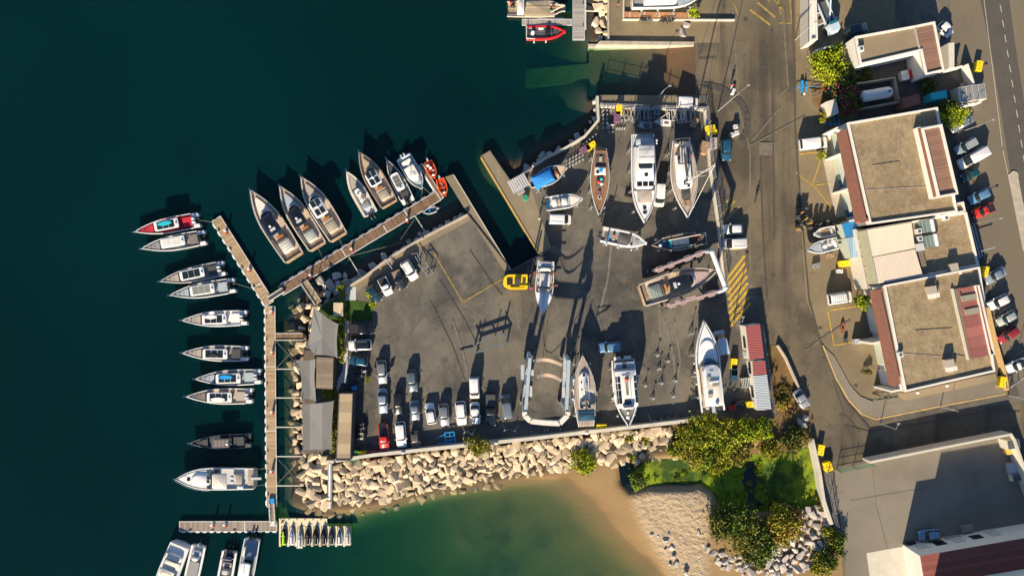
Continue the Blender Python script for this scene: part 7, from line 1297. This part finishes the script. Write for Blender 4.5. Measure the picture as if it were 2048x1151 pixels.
frame('boat_cradle', 'dark steel boat cradle standing alone on the open yard', 'cradle', [(T(949, 688), T(1007, 667), .28), (T(954, 703), T(1014, 684), .28), (T(1006, 665), T(1016, 684), .2), (T(945, 684), T(955, 706), .2), (T(918, 704, .3), T(950, 697, .3), .15), (T(975, 678), T(982, 693), .15), (T(950, 690, 0), T(950, 690, 1.9), .25), (T(1006, 667, 0), T(1006, 667, 2.6), .25), (T(954, 703, 0), T(954, 703, 1.6), .25), (T(1014, 684, 0), T(1014, 684, 1.6), .25), (T(960, 684, 0), T(960, 684, 1.9), .15), (T(990, 672, 0), T(990, 672, 2.2), .15), (T(1003, 660, 1.5), T(1006, 667, 1.5), .15)], M('cradle_steel', (.13, .16, .18), .5, .3), .12)
frame('metal_rack', 'galvanised metal rack frame beside the white SUV', 'rack', [(T(836, 529, 1.5), T(856, 552, 1.5)), (T(850, 523, 1.5), T(866, 545, 1.5)), (T(852, 553, .6), T(868, 545, .6)), (T(836, 529, 1.5), T(838, 529, 0)), (T(850, 523, 1.5), T(851, 523, 0)), (T(856, 552, 1.5), T(856, 552, 0)), (T(866, 545, 1.5), T(866, 545, 0)), (T(843, 538, 1.5), T(858, 533, 1.5)), (T(830, 512, 1.2), T(846, 540, 1.2)), (T(822, 508, 2.2), T(834, 506, 2.2)), (T(834, 506, 2.2), T(840, 521, 2.2))], galv, .1)
frame('metal_rack', 'low frame of poles leaning on the harbour parapet', 'rack', [(T(772, 520, 1.2), T(785, 538, .6)), (T(770, 524, 1.0), T(786, 521, 1.0)), (T(778, 516, 1.3), T(784, 528, .2))], galv, .1)
frame('boat_trailer', 'bright blue boat trailer in the shade of the seawall', 'trailer', [(T(889, 865, .6), T(893, 886, .6), .16), (T(908, 863, .6), T(911, 885, .6), .16), (T(889, 865, .6), T(908, 863, .6), .16), (T(891, 873, .6), T(909, 871, .6), .16), (T(893, 880, .6), T(911, 878, .6), .14), (T(893, 886, .6), T(911, 885, .6), .14), (T(899, 864, .6), T(901, 886, .6), .12), (T(871, 877, .5), T(889, 868, .6), .1), (T(874, 886, .5), T(893, 883, .6), .1), (T(871, 877, .5), T(878, 872, .5), .1)], azure, .14)
frame('boat_trailer', 'blue boat trailer nose-out by the workshop corner', 'trailer', [(T(1645, 246, .6), T(1680, 232, .6), .12), (T(1645, 246, .6), T(1683, 250, .6), .12), (T(1660, 239, .6), T(1662, 252, .6), .12), (T(1668, 236, .6), T(1671, 251, .6), .12), (T(1676, 233, .6), T(1679, 249, .6), .12)], azure)
frame('boat_trailer', 'galvanised boat-shaped trailer frame on the pavement', 'trailer', [(T(1745, 801, .6), T(1765, 790, .6)), (T(1765, 790, .6), T(1803, 786, .6)), (T(1745, 801, .6), T(1768, 808, .6)), (T(1768, 808, .6), T(1804, 800, .6)), (T(1745, 801, .6), T(1804, 794, .6)), (T(1765, 790, .6), T(1767, 808, .6)), (T(1776, 789, .6), T(1778, 806, .6)), (T(1786, 788, .6), T(1788, 804, .6)), (T(1796, 787, .6), T(1798, 802, .6))], M('green_grey_steel', (.24, .24, .2), .5, .4), .1)
for j, (x0_, y0_) in enumerate(((1622, 160), (1628, 172), (1640, 155), (1646, 180), (1618, 186))):
    frame('bare_trailer', ['tangled bare trailer frame among dry weeds, topmost', 'tangled bare trailer frame among dry weeds, left one', 'tangled bare trailer frame among dry weeds, near the blue boat', 'tangled bare trailer frame among dry weeds, lowest', 'small hand trolley by the trailer frames'][j], 'trailer', [(T(x0_, y0_, .5), T(x0_+26, y0_+3, .6)), (T(x0_, y0_+1, .5), T(x0_+24, y0_-5, .6)), (T(x0_+12, y0_-4, .5), T(x0_+13, y0_+8, .5)), (T(x0_+20, y0_-5, .5), T(x0_+22, y0_+8, .5)), (T(x0_+4, y0_+8, .4), T(x0_+22, y0_+6, .8))], rust if j % 2 else M('green_grey_steel', (.24, .24, .2), .5, .4), .08)
bt('dinghy', 'overturned turquoise dinghy half under the flowering bush', 'dinghy', (1664, 158), (1670, 192), 1.5, .5, .3, .4, cyan, cyan, [('keel_cover', 'P', .05, .9, .1, .1, .45, M('deep_teal', (.01, .12, .17), .5)), ('wrap', 'P', .0, .3, .05, .4, .5, cushp)], blunt=.15)
frame('beach_catamaran', 'small blue twin-hulled buggy on the forecourt', 'buggy', [(T(1604, 162, .4), T(1604, 184, .4), .45), (T(1612, 163, .4), T(1612, 183, .3), .2), (T(1594, 174, .6), T(1640, 173, .6), .08), (T(1592, 178, .5), T(1596, 170, .5), .1)], azure)
# bikes
def bike(label, px, py, rot, col_, z=0.0):
    x, y = P2(px, py, .5); r = thing('motorbike', label, 'motorbike', (x, y, z), rot)
    for sx in (.62, -.62): o = MB().tube((sx, -.08, .31), (sx, .08, .31), .31, 12).obj('wheel', black, r); MB().tube((sx, -.09, .31), (sx, .09, .31), .17, 8).obj('rim', galv, o)
    MB().frus(rrect(-.3, .5, .34, .1), .35, rrect(-.1, .4, .3, .1), .85).obj('body', col_, r, smooth=40); MB().prism(rrect(-.75, .0, .3, .1), .72, .84).obj('seat', black, r); MB().path([(.42, -.36, 1.0), (.52, 0, 1.0), (.42, .36, 1.0)], .03, 5).obj('handlebar', galv, r)
    MB().beam((.5, 0, 1.0), (.64, 0, .3), .08).obj('fork', galv, r)
for i, a_ in enumerate([(720, 742, .2, black), (728, 743, .3, lgrey), (719, 750, -.1, dgrey), (727, 752, .1, black), (716, 762, 1.2, black), (723, 848, .1, black), (724, 856, .2, dgrey), (722, 866, -.1, cushb), (722, 876, .1, lgrey)]):
    bike(['black scooter, top left of the cluster by the blue car', 'pale scooter, top right of the cluster by the blue car', 'dark grey scooter, lower left of the cluster', 'black scooter, lower right of the cluster', 'black scooter beside the blue gear box', 'black motorbike, topmost by the long hut', 'grey motorbike, second by the long hut', 'tan motorbike, third by the long hut', 'pale motorbike, lowest by the long hut'][i], *a_)
for i, (px, py) in enumerate([(1288, 40), (1296, 41), (1328, 41), (1336, 41), (1344, 41)]): bike(['first motorbike from the left below the rusty planter', 'second motorbike from the left below the rusty planter', 'third motorbike from the left below the rusty planter', 'fourth motorbike from the left below the rusty planter', 'rightmost motorbike below the rusty planter'][i], px, py, .1*i, [black, dgrey, black, cushk, black][i])
# outboard engines parked on racks: dark, tightly packed
rr = random.Random(9)
for i in range(34):
    if i < 20: px, py = 1597+(i % 3)*7+rr.uniform(-2, 2), 418+(i//3)*6.5+rr.uniform(-1, 1)
    else: px, py = 1620+((i-20) % 5)*11+rr.uniform(-2, 2), 440+((i-20)//5)*8+rr.uniform(-2, 2)
    x, y = P2(px, py, 1); mt = [blackg, black, dgrey, blackg, M('amber_tube', (.32, .2, .05), .4), black, cushk][i % 7]; r = thing('stored_outboard', 'dark outboard engine on a rack outside the workshop', 'outboard engine', (x, y, 0), rr.uniform(-.6, .9), 'outboard engines outside the workshop')
    MB().frus(rrect(-.4, .35, .42, .12), .75, rrect(-.32, .28, .32, .1), 1.3).obj('cowling', mt, r, smooth=45); MB().box(-.05, 0, .1, .2, .15, .7).obj('leg', dgrey, r)
    for s_ in (1, -1): MB().beam((.1, 0, .8), (.2, s_*.45, 0), .06).obj('rack_leg', galv, r)
# recovery truck at the top
x, y = P2(1658, 33, 1.5); r = thing('crane_truck', 'pale blue-white crane truck with open frame at the top edge', 'truck', (x, y, 0), R(-68)); wb2 = M('blue_white_paint', (.42, .52, .62), .3, coat=.3)
MB().frus(rrect(1.2, 3.2, 1.9, .25), .5, rrect(1.3, 2.8, 1.7, .2), 2.1).obj('cab', wb2, r, smooth=40); MB().box(1.35, 0, 2.0, .5, 1.5, .16).obj('windscreen', M('deep_teal', (.01, .12, .17), .5), r); MB().box(-1.0, 0, .7, 4.0, 1.7, .2).obj('chassis', dgrey, r)
for s_ in (1, -1): MB().box(-1.0, s_*.9, .9, 4.2, .12, .5).obj('side_rail', wb2, r)
MB().beam((.8, 0, 1.0), (-2.6, .8, 2.6), .22).obj('crane_arm', wb2, r); MB().beam((-1.4, -1.6, .7), (-1.4, 1.6, .7), .2).obj('outrigger', wb2, r); MB().beam((.6, -1.9, .7), (.6, 1.9, .7), .2).obj('outrigger', wb2, r)
for sx in (2.3, -1.9):
    for s_ in (1, -1): MB().tube((sx, s_*.75, .45), (sx, s_*1.0, .45), .45, 12).obj('wheel', black, r)
# lamp posts and poles
def lamp(label, px, py, h, dx, dy, mt=grey):
    x, y = P2(px, py, 0); r = thing('street_lamp', label, 'street lamp', (x, y, 0)); MB().tube((0, 0, 0), (0, 0, h), .09, 8, .05).obj('pole', mt, r); MB().beam((0, 0, h), (dx, dy, h+.25), .05).obj('arm', mt, r); MB().box(dx, dy, h+.2, .5, .22, .12).obj('lamp_head', grey, r)
for a_ in (('tall lamp post at the northeast yard corner', 1436, 222, 11, 1.5, 1.2), ('lamp post on the north quay wall', 1316, 196, 5, .9, .6), ('lamp post at the southeast pavement corner', 2016, 790, 6, 1.2, -.1), ('lamp post outside the workshop pavement', 1880, 812, 5, -1.2, .3), ('short lamp post by the rocks above the large sail', 622, 607, 3, .8, -.2), ('lamp post by the fence beside the cabins', 1466, 640, 5, .0, .8), ('lamp post on the forecourt edge at the upper right', 1590, 80, 6, .9, .8), ('thin post beside the avenue parking', 1926, 262, 5, 1.6, .7), ('post with an arm at the barrier by the red pickup', 1941, 448, 2.6, 3.4, .7), ('thin lamp post near the retaining wall', 1760, 846, 5, .3, 1.0)): lamp(*a_)
frame('bike_shelter', 'barrier rails and posts in the dark gap below the avenue parking', 'railing', [(T(1943, 450, 1.8), T(1960, 515, 1.8), .15), (T(1948, 448, .9), T(1965, 512, .9), .12), (T(1960, 503, 2.0), T(1990, 494, 2.0), .12)], cushp)
for i in range(4): frame('parking_frame', ['first', 'second', 'third', 'fourth'][i]+' low post rail right of the southeast corner, from the left', 'railing', [(T(2014+i*12, 776-i*7, .9), T(2026+i*12, 771-i*7, .9), .1), (T(2014+i*12, 776-i*7, 0), T(2014+i*12, 776-i*7, 1.6), .1)], galv)
for lb, px, py in (('upper pale disc-shaped tank top in the planted corner', 1936, 153), ('right pale disc-shaped tank top in the planted corner', 1939, 167), ('left pale disc-shaped tank top in the planted corner', 1926, 173)): tag(MB().loft([[(a, b_, z_) for a, b_ in disc(px, py, .65*k)] for z_, k in ((0, 1), (.5, 1), (.58, .8))]).obj('tank_top', cushb), lb, 'tank')
x, y = P2(1938, 190, 1); r = thing('glasshouse', 'small glazed lean-to in the walled corner by the avenue', 'glasshouse', (x, y, 0), .15); MB().prism(rrect(-2.6, 2.2, 2.8, .05), 0, 2.1).obj('frame', offw, r)
for i in range(4): MB().box(-1.7+i*1.1, 0, 2.1, 1.0, 2.4, .05).obj('glass_pane', M('dull_grey_glass', (.2, .21, .22), .2), r)
# quay shelter with slatted roof
x, y = P2(1039, 369, 2.4); r = thing('quay_shelter', 'small quay shelter with a white slatted roof beside the blue-tarped boat', 'shelter', (x, y, 0), R(28))
for i in range(8): MB().box(-1.0+i*.42-.5, .3, 2.3, .3, 2.4, .06).obj('roof_slat', lgrey, r)
for sx in (-1.5, 1.9):
    for sy in (-.8, 1.4): MB().tube((sx, sy, 0), (sx, sy, 2.3), .06, 6).obj('post', galv, r)
MB().box(-.3, -.8, .3, 1.3, 1.2, 1.7).obj('pump_cabinet', cushg, r)
tag(MB().loft([[(a, b_, z_) for a, b_ in disc(1051, 396, .55*k)] for z_, k in ((0, 1), (.7, 1), (.75, .9))]).obj('green_drum', M('teal_green', (.02, .22, .15), .5)), 'round green drum lid by the quay shelter', 'drum')
# fence-side pipes and pallets in the north corner
for i, (px, py, w_, d_) in enumerate([(1280, 232, 3.2, 2.0), (1302, 226, 2.6, 2.0), (1314, 224, 1.2, 1.0), (1262, 228, 2.4, 2.2), (1352, 230, 3.0, 2.0), (1372, 232, 3.2, 2.2)]):
    x, y = P2(px, py, .5); r = thing('pipe_rack', ['left grey-blue rack under the north fence', 'gridded grey rack under the north fence', 'small pale blue crate rack under the north fence', 'tan pallet rack under the north fence', 'white lattice rack under the north fence', 'rightmost lattice rack under the north fence'][i], 'rack', (x, y, 0), .02*i)
    mt = [cushp, cushg, clb, cushb, lgrey, lgrey][i]
    for k in range(5): MB().box(-w_/2+w_*k/4, 0, .5, .09, d_, .09).obj('bar', mt, r)
    for k in (-1, 1): MB().box(0, k*d_/2, .5, w_, .09, .09).obj('rail', mt, r); MB().box(k*w_/2, 0, 0, .08, .08, .55).obj('leg', mt, r)
    if i >= 3:
        for k in range(4): MB().beam((-w_/2+k*.7, -d_/2, .7), (-w_/2+k*.7+(.9 if k % 2 else -.4), d_/2, .75), .07).obj('loose_pole', offw, r)
# people
skin = M('skin', (.45, .28, .2), .6)
def person(label, px, py, rot, shirt, trousers, pose='stand', hairc=None):
    x, y = P2(px, py, .9); r = thing('person', label, 'person', (x, y, 0), rot)
    a = .35 if pose == 'walk' else .06; arm = .9 if pose == 'push' else (.3 if pose == 'walk' else .05)
    V = [(0, 0, .95, .15), (0, 0, 1.2, .15), (0, 0, 1.42, .14), (0, 0, 1.52, .06), (.02, 0, 1.66, .105), (0, .1, .9, .1), (a*.5, .11, .5, .07), (a*.7, .11, .08, .045), (a*.7+.15, .11, .05, .04), (0, -.1, .9, .1), (-a*.4, -.11, .5, .07), (-a, -.11, .08, .045), (-a+.15, -.11, .05, .04), (0, .2, 1.42, .06), (arm*.2, .25, 1.15, .045), (arm*.55, .22, .95, .035), (arm*.55+.08, .2, .9, .035), (0, -.2, 1.42, .06), (-arm*.2 if pose != 'push' else arm*.2, -.25, 1.15, .045), (arm*.5, -.22, .95, .035), (arm*.5+.08, -.2, .9, .035), (.03, 0, 1.75, .09)]
    E = [(0, 1), (1, 2), (2, 3), (3, 4), (4, 21), (0, 5), (5, 6), (6, 7), (7, 8), (0, 9), (9, 10), (10, 11), (11, 12), (2, 13), (13, 14), (14, 15), (15, 16), (2, 17), (17, 18), (18, 19), (19, 20)]
    me = bpy.data.meshes.new('body'); me.from_pydata([v[:3] for v in V], E, []); o = bpy.data.objects.new('body', me); col.objects.link(o)
    md = o.modifiers.new('skin', 'SKIN'); o.modifiers.new('sub', 'SUBSURF').levels = 1
    for i, v in enumerate(V): me.skin_vertices[0].data[i].radius = (v[3], v[3])
    me.skin_vertices[0].data[0].use_root = True
    dg = bpy.context.evaluated_depsgraph_get(); dg.update(); nm = bpy.data.meshes.new_from_object(o.evaluated_get(dg)); bpy.data.objects.remove(o); nm.name = 'body'
    for q_ in (skin, shirt, trousers): nm.materials.append(q_)
    for f in nm.polygons: z_ = f.center.z; f.material_index = 2 if z_ < .95 and abs(f.center.y) < .2 else (0 if z_ > 1.5 or z_ < 1.0 else 1); f.use_smooth = True
    b_ = bpy.data.objects.new('body', nm); col.objects.link(b_); b_.parent = r
    MB().ball((-.01, 0, 1.76), .115, .11, .10, 10, 6).obj('hair', hairc or black, b_, smooth=60)
    return r
bpy.context.view_layer.update()
person('person in a red top walking with a white trolley on the road', 1464, 171, 1.3, red, white, 'walk')
person('person in white shirt beside the small boats near the workshop', 1607, 188, .2, white, dblue)
person('person in grey standing on the middle of the road', 1513, 404, 1.4, dgrey, black)
person('person in brown standing on the concrete path at the top', 1236, 11, 1.0, M('rust_shirt', (.25, .08, .04), .8), black)
person('person in a pale shirt near the centre-console boat', 1078, 437, .4, cush, dblue)
person('person in black standing above the jet ski dock', 566, 1041, .4, M('coral_shirt', (.45, .12, .06), .8), black)
x, y = P2(1466, 178, .5); MB_ = MB().box(0, 0, .1, 1.0, .5, .7, 1.2).obj('hand_trolley', white); MB_.location = (x, y-.5, 0); tag(MB_, 'white hand trolley pushed along the road', 'trolley')
# red kayak cart on the south forecourt
(cx, cy), a, L = place2((1686, 643), (1685, 665), .4); r = thing('kayak', 'rusty red kayak lying on the south forecourt', 'kayak', (cx, cy, .15), a); f = hwfun(L, .7, .5, .4, 1.8); make_hull(r, f, L, .3, .1, M('rusty_red', (.30, .07, .03), .6), M('rusty_red', (.30, .07, .03), .6), .1, .06, .1)
MB().prism(rrect(-.3, .3, .35, .1), .2, .32).obj('seat', black, r)
# life ring, flagpole-like posts on the rocks bank and white floor plates
for lb, px, py in (('white parking block near the red pickup of the seawall', 806, 905), ('white block on the seawall top', 992, 886), ('white block on the seawall near the sloop', 1173, 866)): x, y = P2(px, py, 1.4); tag(MB().box(x, y, 1.35, .6, .35, .3).obj('marker_block', white), lb, 'block')
